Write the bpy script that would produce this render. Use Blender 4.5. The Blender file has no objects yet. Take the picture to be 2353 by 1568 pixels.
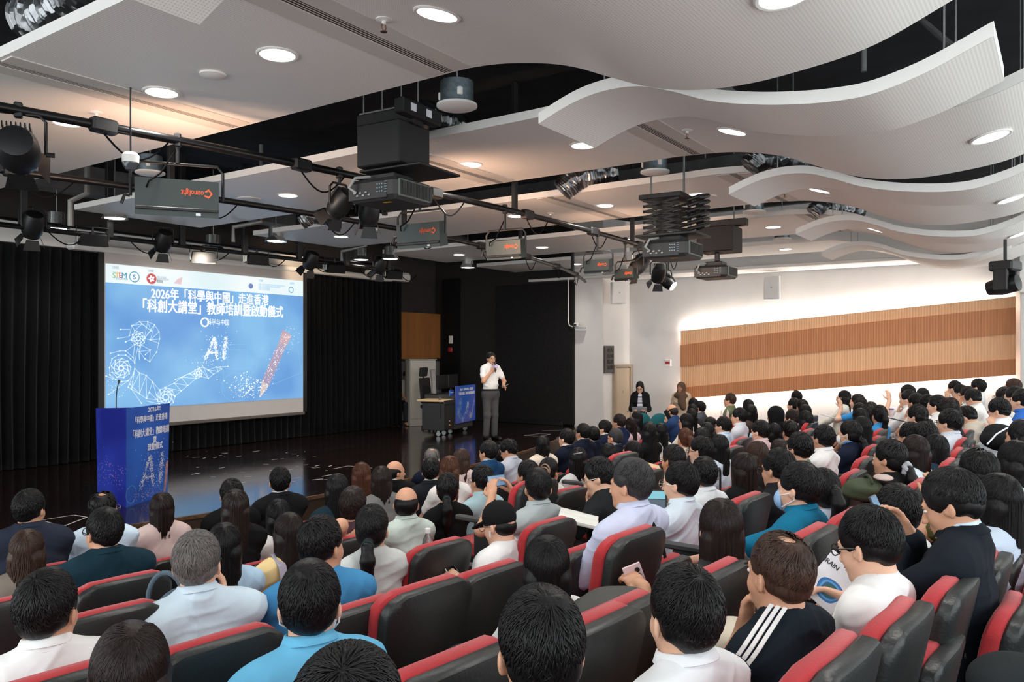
import bpy, math, random
import numpy as np
from mathutils import Vector, Matrix

random.seed(7)
rng = np.random.default_rng(7)
C = bpy.context.scene.collection
scene = bpy.context.scene

# ------------------------------------------------------------------ camera, sky, exposure
# metres; X runs along the stage, Y towards the stage, Z up; the lens is at (0, 0, 0)
FPX, CX, HY = 1830.0, 1176.5, 806.0
FW = np.array([0.8206, 0.5715, 0.0]); FW /= np.linalg.norm(FW)
RT = np.array([FW[1], -FW[0], 0.0])
cam_d = bpy.data.cameras.new('camera')
cam = bpy.data.objects.new('camera', cam_d)
C.objects.link(cam)
cam.location = (0, 0, 0)
cam.rotation_euler = (math.pi / 2, 0, math.atan2(FW[1], FW[0]) - math.pi / 2)
cam_d.sensor_width = 36.0
cam_d.lens = FPX / 2353 * 36.0
cam_d.shift_y = (HY - 784.0) / 2353.0
cam_d.clip_start = 0.05
scene.camera = cam

world = bpy.data.worlds.new('hall_ambient'); scene.world = world
world.use_nodes = True
wn = world.node_tree.nodes; wl = world.node_tree.links
wn['Background'].inputs['Color'].default_value = (0.93, 0.98, 1.0, 1)
wn['Background'].inputs['Strength'].default_value = 3.2

scene.view_settings.view_transform = 'Standard'
scene.view_settings.look = 'None'
scene.view_settings.exposure = 0.0
scene.view_settings.gamma = 1.0
scene.view_settings.use_curve_mapping = False
try:
    cy = scene.cycles
    cy.max_bounces = 5; cy.diffuse_bounces = 3; cy.glossy_bounces = 3; cy.transmission_bounces = 4
    cy.caustics_reflective = False; cy.caustics_refractive = False
    cy.sample_clamp_indirect = 4.0
except Exception:
    pass

# ceiling lamps: (x, y, z of the panel's underside); the lamp builders below hang a fitting at each
DOWNLIGHT_W = 72.0
def spot(loc, power, color=(1, .97, .92), angle=130, blend=.8, size=.09, target=None):
    l = bpy.data.lights.new('lamp_light', 'SPOT'); l.energy = power; l.color = color
    l.spot_size = math.radians(angle); l.spot_blend = blend; l.shadow_soft_size = size
    o = bpy.data.objects.new('lamp_light', l); C.objects.link(o); o.location = loc
    if target is not None:
        o.rotation_euler = (Vector(target) - Vector(loc)).to_track_quat('-Z', 'Y').to_euler()
    return o

# ------------------------------------------------------------------ helpers
def ray(px):
    u = (px - CX) / FPX
    return FW + u * RT
def at(px, py, d):                      # photo pixel at a depth -> world
    r = ray(px) * d
    return np.array([r[0], r[1], (HY - py) / FPX * d])
def at_z(px, py, z):
    return at(px, py, z * FPX / (HY - py))
def at_y(px, py, Y):
    return at(px, py, Y / ray(px)[1])
def at_x(px, py, X):
    return at(px, py, X / ray(px)[0])

def lin(c):
    if isinstance(c, str):
        c = tuple(int(c[i:i + 2], 16) for i in (0, 2, 4))
    return tuple(((v / 255) / 12.92 if v / 255 <= .04045 else ((v / 255 + .055) / 1.055) ** 2.4) for v in c)

_mats = {}
def mat(name, col, rough=.6, metal=0., vary=.12, scale=8., bump=0., bscale=60., spec=.5, emit=None, es=0., sheen=0., stretch=None, coat=0.):
    """principled material, its colour varied by object-space noise"""
    if name in _mats: return _mats[name]
    m = bpy.data.materials.new(name); m.use_nodes = True
    nt = m.node_tree; n = nt.nodes; l = nt.links
    p = n['Principled BSDF']
    c = lin(col)
    tc = n.new('ShaderNodeTexCoord'); mp = n.new('ShaderNodeMapping')
    l.new(tc.outputs['Object'], mp.inputs['Vector'])
    if stretch: mp.inputs['Scale'].default_value = stretch
    nz = n.new('ShaderNodeTexNoise'); nz.inputs['Scale'].default_value = scale; nz.inputs['Detail'].default_value = 3
    l.new(mp.outputs['Vector'], nz.inputs['Vector'])
    rp = n.new('ShaderNodeValToRGB')
    rp.color_ramp.elements[0].position = .3; rp.color_ramp.elements[1].position = .7
    rp.color_ramp.elements[0].color = tuple(v * (1 - vary) for v in c) + (1,)
    rp.color_ramp.elements[1].color = tuple(min(1, v * (1 + vary)) for v in c) + (1,)
    l.new(nz.outputs['Fac'], rp.inputs['Fac']); l.new(rp.outputs['Color'], p.inputs['Base Color'])
    p.inputs['Roughness'].default_value = rough; p.inputs['Metallic'].default_value = metal
    p.inputs['Specular IOR Level'].default_value = spec
    if coat: p.inputs['Coat Weight'].default_value = coat; p.inputs['Coat Roughness'].default_value = .15
    if sheen: p.inputs['Sheen Weight'].default_value = sheen
    if bump:
        b = n.new('ShaderNodeBump'); b.inputs['Strength'].default_value = bump; b.inputs['Distance'].default_value = .01
        z2 = n.new('ShaderNodeTexNoise'); z2.inputs['Scale'].default_value = bscale; z2.inputs['Detail'].default_value = 2
        l.new(mp.outputs['Vector'], z2.inputs['Vector']); l.new(z2.outputs['Fac'], b.inputs['Height'])
        l.new(b.outputs['Normal'], p.inputs['Normal'])
    if emit is not None:
        p.inputs['Emission Color'].default_value = lin(emit) + (1,); p.inputs['Emission Strength'].default_value = es
    _mats[name] = m
    return m

def np_mesh(name, V, F, smooth=True, m=None, mi=None):
    """V (n,3); F list of (k,4)/(k,3) arrays"""
    me = bpy.data.meshes.new(name)
    V = np.asarray(V, dtype=np.float32)
    if not isinstance(F, (list, tuple)): F = [F]
    F = [np.asarray(f, dtype=np.int32) for f in F if len(f)]
    me.vertices.add(len(V)); me.vertices.foreach_set('co', V.ravel())
    nl = sum(f.size for f in F); npoly = sum(len(f) for f in F)
    me.loops.add(nl); me.polygons.add(npoly)
    me.loops.foreach_set('vertex_index', np.concatenate([f.ravel() for f in F]))
    st = []; o = 0
    for f in F:
        k = f.shape[1]; st.append(o + np.arange(len(f)) * k); o += f.size
    me.polygons.foreach_set('loop_start', np.concatenate(st).astype(np.int32))
    me.update(calc_edges=True)
    me.polygons.foreach_set('use_smooth', np.full(npoly, smooth, dtype=bool))
    for mm in (m if isinstance(m, (list, tuple)) else [m]):
        if mm: me.materials.append(mm)
    if mi is not None: me.polygons.foreach_set('material_index', np.asarray(mi, dtype=np.int32))
    me.validate()
    return me

class MB:
    """collects simple solids for ONE mesh"""
    def __init__(s): s.V = []; s.Q = []; s.T = []; s.n = 0
    def add(s, V, Q=(), T=()):
        V = np.asarray(V, float)
        s.V.append(V)
        if len(Q): s.Q.append(np.asarray(Q, int) + s.n)
        if len(T): s.T.append(np.asarray(T, int) + s.n)
        s.n += len(V); return s
    def box(s, c, size, rz=0., R=None, taper=1.):
        h = np.asarray(size) / 2
        v = np.array([[x * h[0], y * h[1], z * h[2]] for z in (-1, 1) for y in (-1, 1) for x in (-1, 1)])
        v[4:, :2] *= taper
        if R is None:
            R = np.array([[math.cos(rz), -math.sin(rz), 0], [math.sin(rz), math.cos(rz), 0], [0, 0, 1]])
        v = v @ np.asarray(R).T + np.asarray(c)
        return s.add(v, [[0, 2, 3, 1], [4, 5, 7, 6], [0, 1, 5, 4], [2, 6, 7, 3], [0, 4, 6, 2], [1, 3, 7, 5]])
    def bbox(s, c, size, bev=.01, rz=0., R=None):
        """box with bevelled edges"""
        h = np.asarray(size, float) / 2; b = min(bev, *(h * .49))
        V = []; idx = {}
        for sx in (-1, 1):
            for sy in (-1, 1):
                for sz in (-1, 1):
                    for ax in range(3):
                        p = np.array([sx * h[0], sy * h[1], sz * h[2]])
                        for k in range(3):
                            if k != ax: p[k] -= (sx, sy, sz)[k] * b
                        idx[(sx, sy, sz, ax)] = len(V); V.append(p)
        Q = []; T = []
        for ax in range(3):
            o = [k for k in range(3) if k != ax]
            for sg in (-1, 1):
                q = []
                for a, bb in ((-1, -1), (1, -1), (1, 1), (-1, 1)):
                    t = [0, 0, 0]; t[ax] = sg; t[o[0]] = a; t[o[1]] = bb; q.append(idx[tuple(t) + (ax,)])
                if (sg > 0) == (ax == 1): q = q[::-1]
                Q.append(q)
        for ax in range(3):
            o = [k for k in range(3) if k != ax]
            for a in (-1, 1):
                for bb in (-1, 1):
                    t0 = [0, 0, 0]; t0[o[0]] = a; t0[o[1]] = bb; t1 = list(t0); t0[ax] = -1; t1[ax] = 1
                    q = [idx[tuple(t0) + (o[0],)], idx[tuple(t1) + (o[0],)], idx[tuple(t1) + (o[1],)], idx[tuple(t0) + (o[1],)]]
                    Q.append(q)
        for sx in (-1, 1):
            for sy in (-1, 1):
                for sz in (-1, 1):
                    T.append([idx[(sx, sy, sz, k)] for k in range(3)])
        V = np.array(V)
        if R is None:
            R = np.array([[math.cos(rz), -math.sin(rz), 0], [math.sin(rz), math.cos(rz), 0], [0, 0, 1]])
        V = V @ np.asarray(R).T + np.asarray(c)
        return s.add(V, Q, T)
    def tube(s, pts, r, n=10, cap=True):
        pts = np.asarray(pts, float); m = len(pts)
        r = np.full(m, r) if np.isscalar(r) else np.asarray(r, float)
        t = np.gradient(pts, axis=0); t /= np.linalg.norm(t, axis=1)[:, None] + 1e-12
        up = np.array([0, 0, 1.]) if abs(t[0][2]) < .9 else np.array([1., 0, 0])
        V = []
        a = np.arange(n) * 2 * math.pi / n
        x = np.cross(t[0], up); x /= np.linalg.norm(x)
        for i in range(m):
            x = x - t[i] * np.dot(x, t[i]); x /= np.linalg.norm(x) + 1e-12
            y = np.cross(t[i], x)
            V.append(pts[i] + r[i] * (np.cos(a)[:, None] * x + np.sin(a)[:, None] * y))
        V = np.concatenate(V)
        Q = []
        for i in range(m - 1):
            for j in range(n):
                k = (j + 1) % n
                Q.append([i * n + j, i * n + k, (i + 1) * n + k, (i + 1) * n + j])
        T = []
        if cap:
            V = np.concatenate([V, pts[:1], pts[-1:]])
            for j in range(n):
                k = (j + 1) % n
                T.append([m * n, k, j]); T.append([m * n + 1, (m - 1) * n + j, (m - 1) * n + k])
        return s.add(V, Q, T)
    def lathe(s, c, prof, n=24, axis='z', R=None):
        """prof: list of (radius, height)"""
        a = np.arange(n) * 2 * math.pi / n; V = []; Q = []; T = []
        for r_, h_ in prof:
            V.append(np.stack([r_ * np.cos(a), r_ * np.sin(a), np.full(n, h_)], 1))
        V = np.concatenate(V); m = len(prof)
        for i in range(m - 1):
            for j in range(n):
                k = (j + 1) % n
                Q.append([i * n + j, i * n + k, (i + 1) * n + k, (i + 1) * n + j])
        V = np.concatenate([V, [[0, 0, prof[0][1]], [0, 0, prof[-1][1]]]])
        for j in range(n):
            k = (j + 1) % n
            T.append([m * n, k, j]); T.append([m * n + 1, (m - 1) * n + j, (m - 1) * n + k])
        if R is not None: V = V @ np.asarray(R).T
        return s.add(V + np.asarray(c), Q, T)
    def prism(s, poly, z0, z1, R=None, c=(0, 0, 0)):
        """extrude a convex-ish XY polygon"""
        poly = np.asarray(poly, float); k = len(poly)
        V = np.concatenate([np.c_[poly, np.full(k, z0)], np.c_[poly, np.full(k, z1)]])
        Q = [[i, (i + 1) % k, k + (i + 1) % k, k + i] for i in range(k)]
        cc = poly.mean(0)
        V = np.concatenate([V, [[cc[0], cc[1], z0], [cc[0], cc[1], z1]]])
        T = [[2 * k, (i + 1) % k, i] for i in range(k)] + [[2 * k + 1, k + i, k + (i + 1) % k] for i in range(k)]
        if R is not None: V = V @ np.asarray(R).T
        return s.add(V + np.asarray(c), Q, T)
    def grid(s, P, thick=None):
        """P (a,b,3) sheet; thick = offset vector array or 3-vector for a closed slab"""
        P = np.asarray(P, float); a, b = P.shape[:2]
        idx = np.arange(a * b).reshape(a, b)
        q = np.stack([idx[:-1, :-1], idx[1:, :-1], idx[1:, 1:], idx[:-1, 1:]], -1).reshape(-1, 4)
        if thick is None: return s.add(P.reshape(-1, 3), q)
        P2 = P + np.asarray(thick); o = a * b
        Q = [q, q[:, ::-1] + o]
        def rim(line):
            return [[line[i + 1], line[i], line[i] + o, line[i + 1] + o] for i in range(len(line) - 1)]
        Q.append(np.array(rim(idx[:, 0]) + rim(idx[-1, :]) + rim(idx[::-1, -1]) + rim(idx[0, ::-1])))
        return s.add(np.concatenate([P.reshape(-1, 3), P2.reshape(-1, 3)]), np.concatenate(Q))
    def mesh(s, name, m=None, smooth=False):
        me = np_mesh(name, np.concatenate(s.V), [np.concatenate(s.Q) if s.Q else [], np.concatenate(s.T) if s.T else []], smooth, m)
        return me

def smooth_by_angle(me, deg=35):
    import bmesh
    bm = bmesh.new(); bm.from_mesh(me)
    bmesh.ops.recalc_face_normals(bm, faces=bm.faces)
    for f in bm.faces: f.smooth = True
    a = math.radians(deg)
    for e in bm.edges:
        e.smooth = len(e.link_faces) == 2 and e.calc_face_angle(0) < a
    bm.to_mesh(me); bm.free()
    return me

def obj(name, me, parent=None, loc=None, rz=None, label=None):
    o = bpy.data.objects.new(name, me); C.objects.link(o)
    if parent is not None: o.parent = parent
    if loc is not None: o.location = [float(v) for v in loc]
    if rz is not None: o.rotation_euler = (0, 0, rz)
    if label: o['label'] = label
    return o
def part(name, mb, m, parent, smooth=False, label=None, auto=True):
    me = mb.mesh(name, m, smooth)
    if auto: smooth_by_angle(me)
    return obj(name, me, parent, label=label)
def tag(o, label, cat, group=None):
    o['label'] = label; o['category'] = cat
    if group: o['group'] = group
    return o
def thing(name, label, cat, loc=(0, 0, 0), rz=0., group=None):
    o = bpy.data.objects.new(name, None); C.objects.link(o)
    o.empty_display_size = .1
    o.location = [float(v) for v in loc]; o.rotation_euler = (0, 0, rz)
    return tag(o, label, cat, group)
def single(name, mb, m, label, cat, group=None, smooth=False, auto=True):
    me = mb.mesh(name, m, smooth)
    if auto: smooth_by_angle(me)
    return tag(obj(name, me), label, cat, group)
def struct(name, mb, m, smooth=False, auto=True):
    me = mb.mesh(name, m, smooth)
    if auto: smooth_by_angle(me)
    o = obj(name, me); o['kind'] = 'structure'
    return o
def dup(root, loc=None, rz=None, label=None, group=None):
    r = root.copy(); C.objects.link(r)
    if loc is not None: r.location = [float(v) for v in loc]
    if rz is not None: r.rotation_euler = (0, 0, rz)
    if label: r['label'] = label
    if group: r['group'] = group
    for ch in list(root.children):
        c = ch.copy(); C.objects.link(c); c.parent = r
        for g in ch.children:
            d = g.copy(); C.objects.link(d); d.parent = c
    return r
def rotm(ax, deg):
    a = math.radians(deg); c, s = math.cos(a), math.sin(a)
    return np.array({'x': [[1, 0, 0], [0, c, -s], [0, s, c]], 'y': [[c, 0, s], [0, 1, 0], [-s, 0, c]], 'z': [[c, -s, 0], [s, c, 0], [0, 0, 1]]}[ax], float)

_font_cache = {}
def text_mesh(txt, h, m, bold=0., extrude=.001, align='CENTER', fit=None, smooth=False):
    """writing as a flat mesh in the local XZ plane (reads from -Y)"""
    cu = bpy.data.curves.new('lettering', 'FONT'); cu.body = txt; cu.size = h
    cu.align_x = align; cu.align_y = 'CENTER'; cu.extrude = extrude
    cu.resolution_u = 3
    o = bpy.data.objects.new('lettering', cu); C.objects.link(o)
    dg = bpy.context.evaluated_depsgraph_get()
    me = bpy.data.meshes.new_from_object(o.evaluated_get(dg))
    bpy.data.objects.remove(o); bpy.data.curves.remove(cu)
    n = len(me.vertices); v = np.zeros(n * 3, np.float32); me.vertices.foreach_get('co', v); v = v.reshape(-1, 3)
    if fit and n:
        w = v[:, 0].max() - v[:, 0].min(); v[:, 0] *= fit / max(w, 1e-6)
    v = np.stack([v[:, 0], -v[:, 2], v[:, 1]], 1)
    if bold:                                 # heavier strokes: the outline laid down again a hair to each side
        q = []
        fs = [list(p.vertices) for p in me.polygons]; b = bold * h
        V = []; F3 = []; F4 = []
        for k, (dx, dz) in enumerate(((0, 0), (b, 0), (-b, 0), (0, b * .7), (0, -b * .7))):
            V.append(v + np.array([dx, -.0001 * k, dz]))
            for f in fs:
                (F4 if len(f) == 4 else F3).append([i + k * n for i in f]) if len(f) in (3, 4) else None
        bpy.data.meshes.remove(me)
        return np_mesh('lettering', np.concatenate(V), [F3, F4], False, m)
    me.vertices.foreach_set('co', v.ravel()); me.update()
    me.materials.clear(); me.materials.append(m)
    return me
# ------------------------------------------------------------------ the room
AC = .0075
ROWS = [5.1, 4.25, 3.4, 2.4, 1.4, .4, -.6, -1.6, -2.6]
RFLO = [-2.40, -2.36, -2.30, -2.14, -1.98, -1.80, -1.55, -1.3, -1.05]
def arcY(y0, x): return y0 + AC * (x - 8) ** 2
def yprime(x, y): return y - AC * (x - 8) ** 2
def tread(k): return ROWS[k] - .42                      # the back edge of each step
def floor_at(x, y):
    p = yprime(x, y)
    for k in range(len(ROWS)):
        if p > tread(k): return RFLO[k]
    return RFLO[-1]
STAGE_Z = -1.74
CEIL = 1.85
def stage_edge(x): return 7.33 + .028 * (x - 7.8) ** 2

M_floor = mat('hall_carpet', (52, 48, 50), .9, vary=.25, scale=30, bump=.3, bscale=200)
M_white = mat('white_paint', (238, 233, 228), .75, vary=.03, scale=2)
M_wallg = mat('grey_white_paint', (232, 229, 226), .8, vary=.03, scale=2)
M_dark = mat('black_acoustic_fabric', (34, 33, 33), .95, vary=.2, scale=25, bump=.2, bscale=300, spec=.2)
M_dark2 = mat('charcoal_acoustic_fabric', (48, 46, 45), .95, vary=.15, scale=25, bump=.2, bscale=300, spec=.2)
M_void = mat('dark_ceiling_paint', (46, 48, 52), .9, vary=.2, scale=3, spec=.2)
M_black = mat('black_metal', (22, 22, 23), .45, vary=.2, scale=10)
M_steel = mat('galvanised_steel', (150, 152, 152), .4, metal=.9, vary=.15, scale=20)

# floor: one terraced slab
mb = MB()
xs = np.linspace(-4, 16.75, 22)
ed = [[14.0] * len(xs)] + [[arcY(tread(k), x) for x in xs] for k in range(len(ROWS))]
for k in range(len(ROWS)):
    z = RFLO[k]
    P = np.array([[(x, ed[k][i], z), (x, ed[k + 1][i], z)] for i, x in enumerate(xs)])
    mb.grid(P[:, ::-1])
    if k + 1 < len(ROWS):
        P = np.array([[(x, ed[k + 1][i], z), (x, ed[k + 1][i], RFLO[k + 1])] for i, x in enumerate(xs)])
        mb.grid(P[:, ::-1])
struct('floor', mb, M_floor, auto=False)

# stage: plank floor and fascia
def plank_mat():
    m = bpy.data.materials.new('stage_planks'); m.use_nodes = True
    n = m.node_tree.nodes; l = m.node_tree.links; p = n['Principled BSDF']
    tc = n.new('ShaderNodeTexCoord'); br = n.new('ShaderNodeTexBrick')
    l.new(tc.outputs['Object'], br.inputs['Vector'])
    br.inputs['Scale'].default_value = 1; br.inputs['Brick Width'].default_value = 1.9; br.inputs['Row Height'].default_value = .09
    br.inputs['Mortar Size'].default_value = .003; br.inputs['Mortar Smooth'].default_value = .3
    br.inputs['Color1'].default_value = lin((46, 33, 30)) + (1,); br.inputs['Color2'].default_value = lin((33, 24, 23)) + (1,)
    br.inputs['Mortar'].default_value = lin((12, 9, 9)) + (1,)
    nz = n.new('ShaderNodeTexNoise'); nz.inputs['Scale'].default_value = 1.2; nz.inputs['Detail'].default_value = 6
    l.new(tc.outputs['Object'], nz.inputs['Vector'])
    mx = n.new('ShaderNodeMix'); mx.data_type = 'RGBA'; mx.blend_type = 'MULTIPLY'; mx.inputs['Factor'].default_value = .5
    l.new(br.outputs['Color'], mx.inputs['A']); l.new(nz.outputs['Color'], mx.inputs['B'])
    l.new(mx.outputs['Result'], p.inputs['Base Color'])
    mr = n.new('ShaderNodeMapRange'); mr.inputs['To Min'].default_value = .06; mr.inputs['To Max'].default_value = .18; p.inputs['IOR'].default_value = 1.7
    l.new(nz.outputs['Fac'], mr.inputs['Value']); l.new(mr.outputs['Result'], p.inputs['Roughness'])
    bp = n.new('ShaderNodeBump'); bp.inputs['Strength'].default_value = .2; bp.inputs['Distance'].default_value = .003
    l.new(br.outputs['Fac'], bp.inputs['Height']); bp.invert = True
    l.new(bp.outputs['Normal'], p.inputs['Normal'])
    return m
M_plank = plank_mat()
mb = MB()
xs = np.linspace(-3, 16.1, 40)
P = np.array([[(x, stage_edge(x), STAGE_Z), (x, 13.6, STAGE_Z)] for x in xs])
mb.grid(P)
struct('floor_stage', mb, M_plank, auto=False)
M_fascia = mat('stage_fascia_wood', (58, 42, 30), .45, vary=.25, scale=5, stretch=(.6, 1, 8))
mb = MB()
P = np.array([[(x, stage_edge(x) + .012, -2.4), (x, stage_edge(x) + .012, STAGE_Z - .03)] for x in xs])
mb.grid(P)
struct('wall_stage_fascia', mb, M_fascia, auto=False)
mb = MB()
for z0, z1, o in ((STAGE_Z - .035, STAGE_Z + .003, -.012),):
    P = np.array([[(x, stage_edge(x) + o, z0), (x, stage_edge(x) + o, z1), (x, stage_edge(x) + .03, z1)] for x in xs])
    mb.grid(P)
M_nosing = mat('worn_brass_nosing', (96, 70, 48), .5, metal=.3, vary=.6, scale=14)
struct('trim_stage_edge', mb, M_nosing, auto=False)

# walls
def wall(name, a, b, z0, z1, m, th=.12):
    a = np.array(a, float); b = np.array(b, float); d = b - a; L = np.linalg.norm(d)
    mb = MB(); n = np.array([-d[1], d[0]]) / L * th
    mb.prism([a, b, b + n, a + n], z0, z1)
    return struct(name, mb, m)
wall('wall_back', (-3, 13.52), (16.3, 13.52), -1.74, 3.0, mat('dark_stage_paint', (62, 57, 55), .85, vary=.08, scale=2))
wall('wall_stage_right', (15.92, 13.7), (15.92, 9.3), -1.74, 3.0, M_dark2, .2)
wall('wall_stage_right_return', (15.9, 9.32), (15.9, 8.58), -2.4, 3.0, M_white, .25)
wall('wall_angled', (15.9, 8.6), (16.78, 8.33), -2.4, 3.0, M_white, .25)
wall('wall_right', (16.75, 8.4), (16.75, -6), -2.6, 3.0, M_wallg, .2)
# black panels on the stage's side wall
mb = MB(); mb.bbox((15.86, 12.95, .05), (.06, .55, 3.58), .01)
struct('trim_1', mb, mat('matt_black_panel', (17, 17, 18), .9, vary=.2, scale=10, spec=.2))
mb = MB(); mb.bbox((15.86, 10.4, -.07), (.1, 2.2, 3.3), .02)
struct('trim_2', mb, M_dark)
mb = MB(); mb.bbox((15.8, 10.5, STAGE_Z + .05), (.12, 1.9, .1), .01)
struct('baseboard_stage_right', mb, M_black)
# timber band on the back wall
M_wood_o = mat('orange_veneer', (176, 116, 62), .5, vary=.14, scale=2.2, stretch=(3, 1, .35))
mb = MB(); mb.bbox((14.75, 13.36, .37), (2.3, .06, 1.15), .006)
struct('trim_wood_band', mb, M_wood_o)
mb = MB(); mb.bbox((14.75, 13.37, -1.0), (2.3, .04, 1.45), .006)
struct('trim_lower_panel', mb, mat('grey_lower_panel', (118, 116, 114), .8, vary=.06, scale=3))
# ceiling slab above the hung panels
mb = MB(); mb.box((6.4, 3.6, 3.1), (20.8, 20, .2))
struct('ceiling', mb, M_void)
# pier at the far end of the right wall and the soffit over it
mb = MB(); mb.bbox((16.5, -.75, 0), (.6, 2.8, 5.2), .01)
struct('wall_right_pier', mb, M_wallg)
mb = MB(); mb.bbox((16.3, -.45, 1.42), (1.0, 2.2, .9), .01)
struct('wall_right_soffit', mb, M_wallg)
# white bulkhead over the curtains
mb = MB(); mb.bbox((3.4, 12.75, 1.74), (14.8, .3, .32), .01)
struct('trim_bulkhead', mb, M_white)

# door and its frame in the angled wall
aw = np.array([.88, -.27]); aw /= np.linalg.norm(aw); an = np.array([aw[1], -aw[0]])   # along, outward
if an[1] > 0: an = -an
ang = math.atan2(aw[1], aw[0])
def on_angled(s, z, off=0): return (15.9 + aw[0] * s + an[0] * off, 8.58 + aw[1] * s + an[1] * off, z)
dm = mat('beige_door_paint', (196, 176, 152), .6, vary=.04, scale=3)
t = tag(obj('door_1', None), 'beige door with a small number in the white wall', 'door'); t['kind'] = 'structure'
t.location = on_angled(.60, -2.4); t.rotation_euler = (0, 0, ang)
mb = MB(); mb.bbox((0, -.02, 1.0), (.46, .05, 2.0), .005); part('door_leaf', mb, dm, t)
mb = MB(); mb.bbox((-.255, -.03, 1.03), (.06, .1, 2.06), .008); mb.bbox((.255, -.03, 1.03), (.06, .1, 2.06), .008); mb.bbox((0, -.03, 2.05), (.57, .1, .06), .008)
part('door_frame', mb, mat('beige_frame', (170, 152, 130), .6, vary=.04, scale=3), t)
mb = MB(); mb.tube([(.17, -.05, 1.0), (.17, -.09, 1.0), (.08, -.09, 1.0)], .009, 8); part('door_handle', mb, M_steel, t)
obj('number_lettering', text_mesh('2', .08, mat('grey_lettering', (120, 110, 100), .6), extrude=.001), t, loc=(0, -.05, 1.45))
# dark wall sign with pale characters
t = thing('wall_sign', 'tall dark grey sign with four rows of characters beside the beige door', 'sign', on_angled(.17, -.2, .03), ang)
mb = MB(); mb.bbox((0, 0, 0), (.30, .03, .62), .006); part('sign_board', mb, mat('dark_grey_sign', (72, 70, 68), .5, vary=.08), t)
M_sl = mat('sign_lettering', (28, 27, 27), .5)
for i, s in enumerate(('男人', '長城', '舊智', '福樂')):
    obj('sign_lettering', text_mesh(s, .1, M_sl, bold=.01, extrude=.002), t, loc=(.02, -.017, .2 - .13 * i))
mb = MB(); mb.bbox(on_angled(.36, -.98, .012), (.05, .02, .09), .004, rz=ang)
single('light_switch', mb, mat('white_plastic', (232, 230, 226), .4), 'small white switch plate between the dark sign and the door', 'switch')

# timber feature on the right wall: four ribbed bands
WX = 16.55
ya, yb = 6.99, .735
def band_edges(f):     # f: 0 far end .. 1 near end; five heights, top first
    a = np.array([at_x(1565, y, WX)[2] for y in (760.5, 793.6, 843, 892, 917)])
    b = np.array([at_x(2333, y, WX)[2] for y in (681, 706.8, 766.8, 825, 862)])
    z = a * (1 - f) + b * f
    k = math.sin(math.pi * f) * .035
    return z + np.array([0, k, k * .6, k, 0])
feature = thing('wall_panel', 'long ribbed timber panel in light and dark brown bands on the white wall', 'wall panel', (WX, 4, 0))
M_w1 = mat('light_ribbed_oak', (240, 186, 140), .5, vary=.07, scale=3, stretch=(1, 6, .5))
M_w2 = mat('brown_ribbed_oak', (196, 130, 84), .5, vary=.09, scale=3, stretch=(1, 6, .5))
nr = 520
ys = np.linspace(ya, yb, nr)
E = np.array([band_edges((ya - y) / (ya - yb)) for y in ys])
ribx = np.where((np.arange(nr) // 2) % 2 == 0, 0, .005)
for k in range(4):
    mb = MB()
    bx = (-.0, -.03, -.0, -.03)[k]
    P = np.stack([np.stack([ribx + bx, ys - 4, E[:, k]], 1), np.stack([ribx + bx, ys - 4, E[:, k + 1]], 1)], 1)
    mb.grid(P, thick=(.08, 0, 0))
    me = mb.mesh('timber_band', (M_w1, M_w2)[k % 2])
    obj('timber_band', me, feature, label=('light brown ribbed timber band', 'darker brown ribbed timber band')[k % 2])
# cove light strips behind the panel's upper and lower edges (the fittings that wash the wall)
M_led = mat('led_strip', (255, 250, 240), .5, emit=(255, 246, 236), es=60.)
for nm, k, dz, lb in (('upper', 0, -.05, 'thin white light strip hidden along the top edge of the timber panel'), ('lower', 4, .05, 'thin white light strip hidden along the bottom edge of the timber panel')):
    P = np.stack([np.stack([np.full(nr, WX + .10), ys, E[:, k] + dz], 1), np.stack([np.full(nr, WX + .155), ys, E[:, k] + dz], 1)], 1)[::13]
    mb = MB(); mb.grid(P, thick=(0, 0, .03))
    single('light_strip', mb, M_led, lb, 'light strip', 'light strips behind the timber panel')
# call point, wall speakers
mb = MB(); mb.bbox(at_x(1535, 834, 16.72), (.05, .13, .13), .01)
t = thing('call_point', 'white box with a red front on the wall left of the timber panel', 'alarm', at_x(1535, 834, 16.72))
mb = MB(); mb.bbox((0, 0, 0), (.05, .15, .15), .01); part('box', mb, _mats['white_plastic'], t)
mb = MB(); mb.bbox((-.028, 0, 0), (.01, .11, .06), .003); part('front', mb, mat('alarm_red', (170, 40, 40), .4), t, label='red front')
def wall_speaker(c, rz, label):
    t = thing('wall_speaker', label, 'speaker', c, rz, 'white wall speakers')
    mb = MB(); mb.prism([(-.16, -.12), (.16, -.12), (.11, .12), (-.11, .12)], -.24, .24); part('cabinet', mb, M_white, t)
    mb = MB(); mb.bbox((0, -.125, 0), (.29, .012, .45), .01); part('grille', mb, mat('speaker_grille', (236, 233, 229), .7, vary=.02), t)
    mb = MB(); mb.lathe((0, -.133, 0), [(.012, 0), (.012, .004)], 12, R=rotm('x', 90)); part('badge', mb, M_steel, t)
    mb = MB(); mb.bbox((0, .17, .1), (.06, .12, .06), .008); part('bracket', mb, M_steel, t)
wall_speaker(at_x(1777, 662, 16.45), -math.pi / 2, 'white speaker hung on the right wall above the timber panel')
wall_speaker(at_x(1418, 674, 15.9) + np.array([0, 0, 0]), -math.pi / 2 + .9, 'white speaker tilted in the corner above the beige door')
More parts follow.
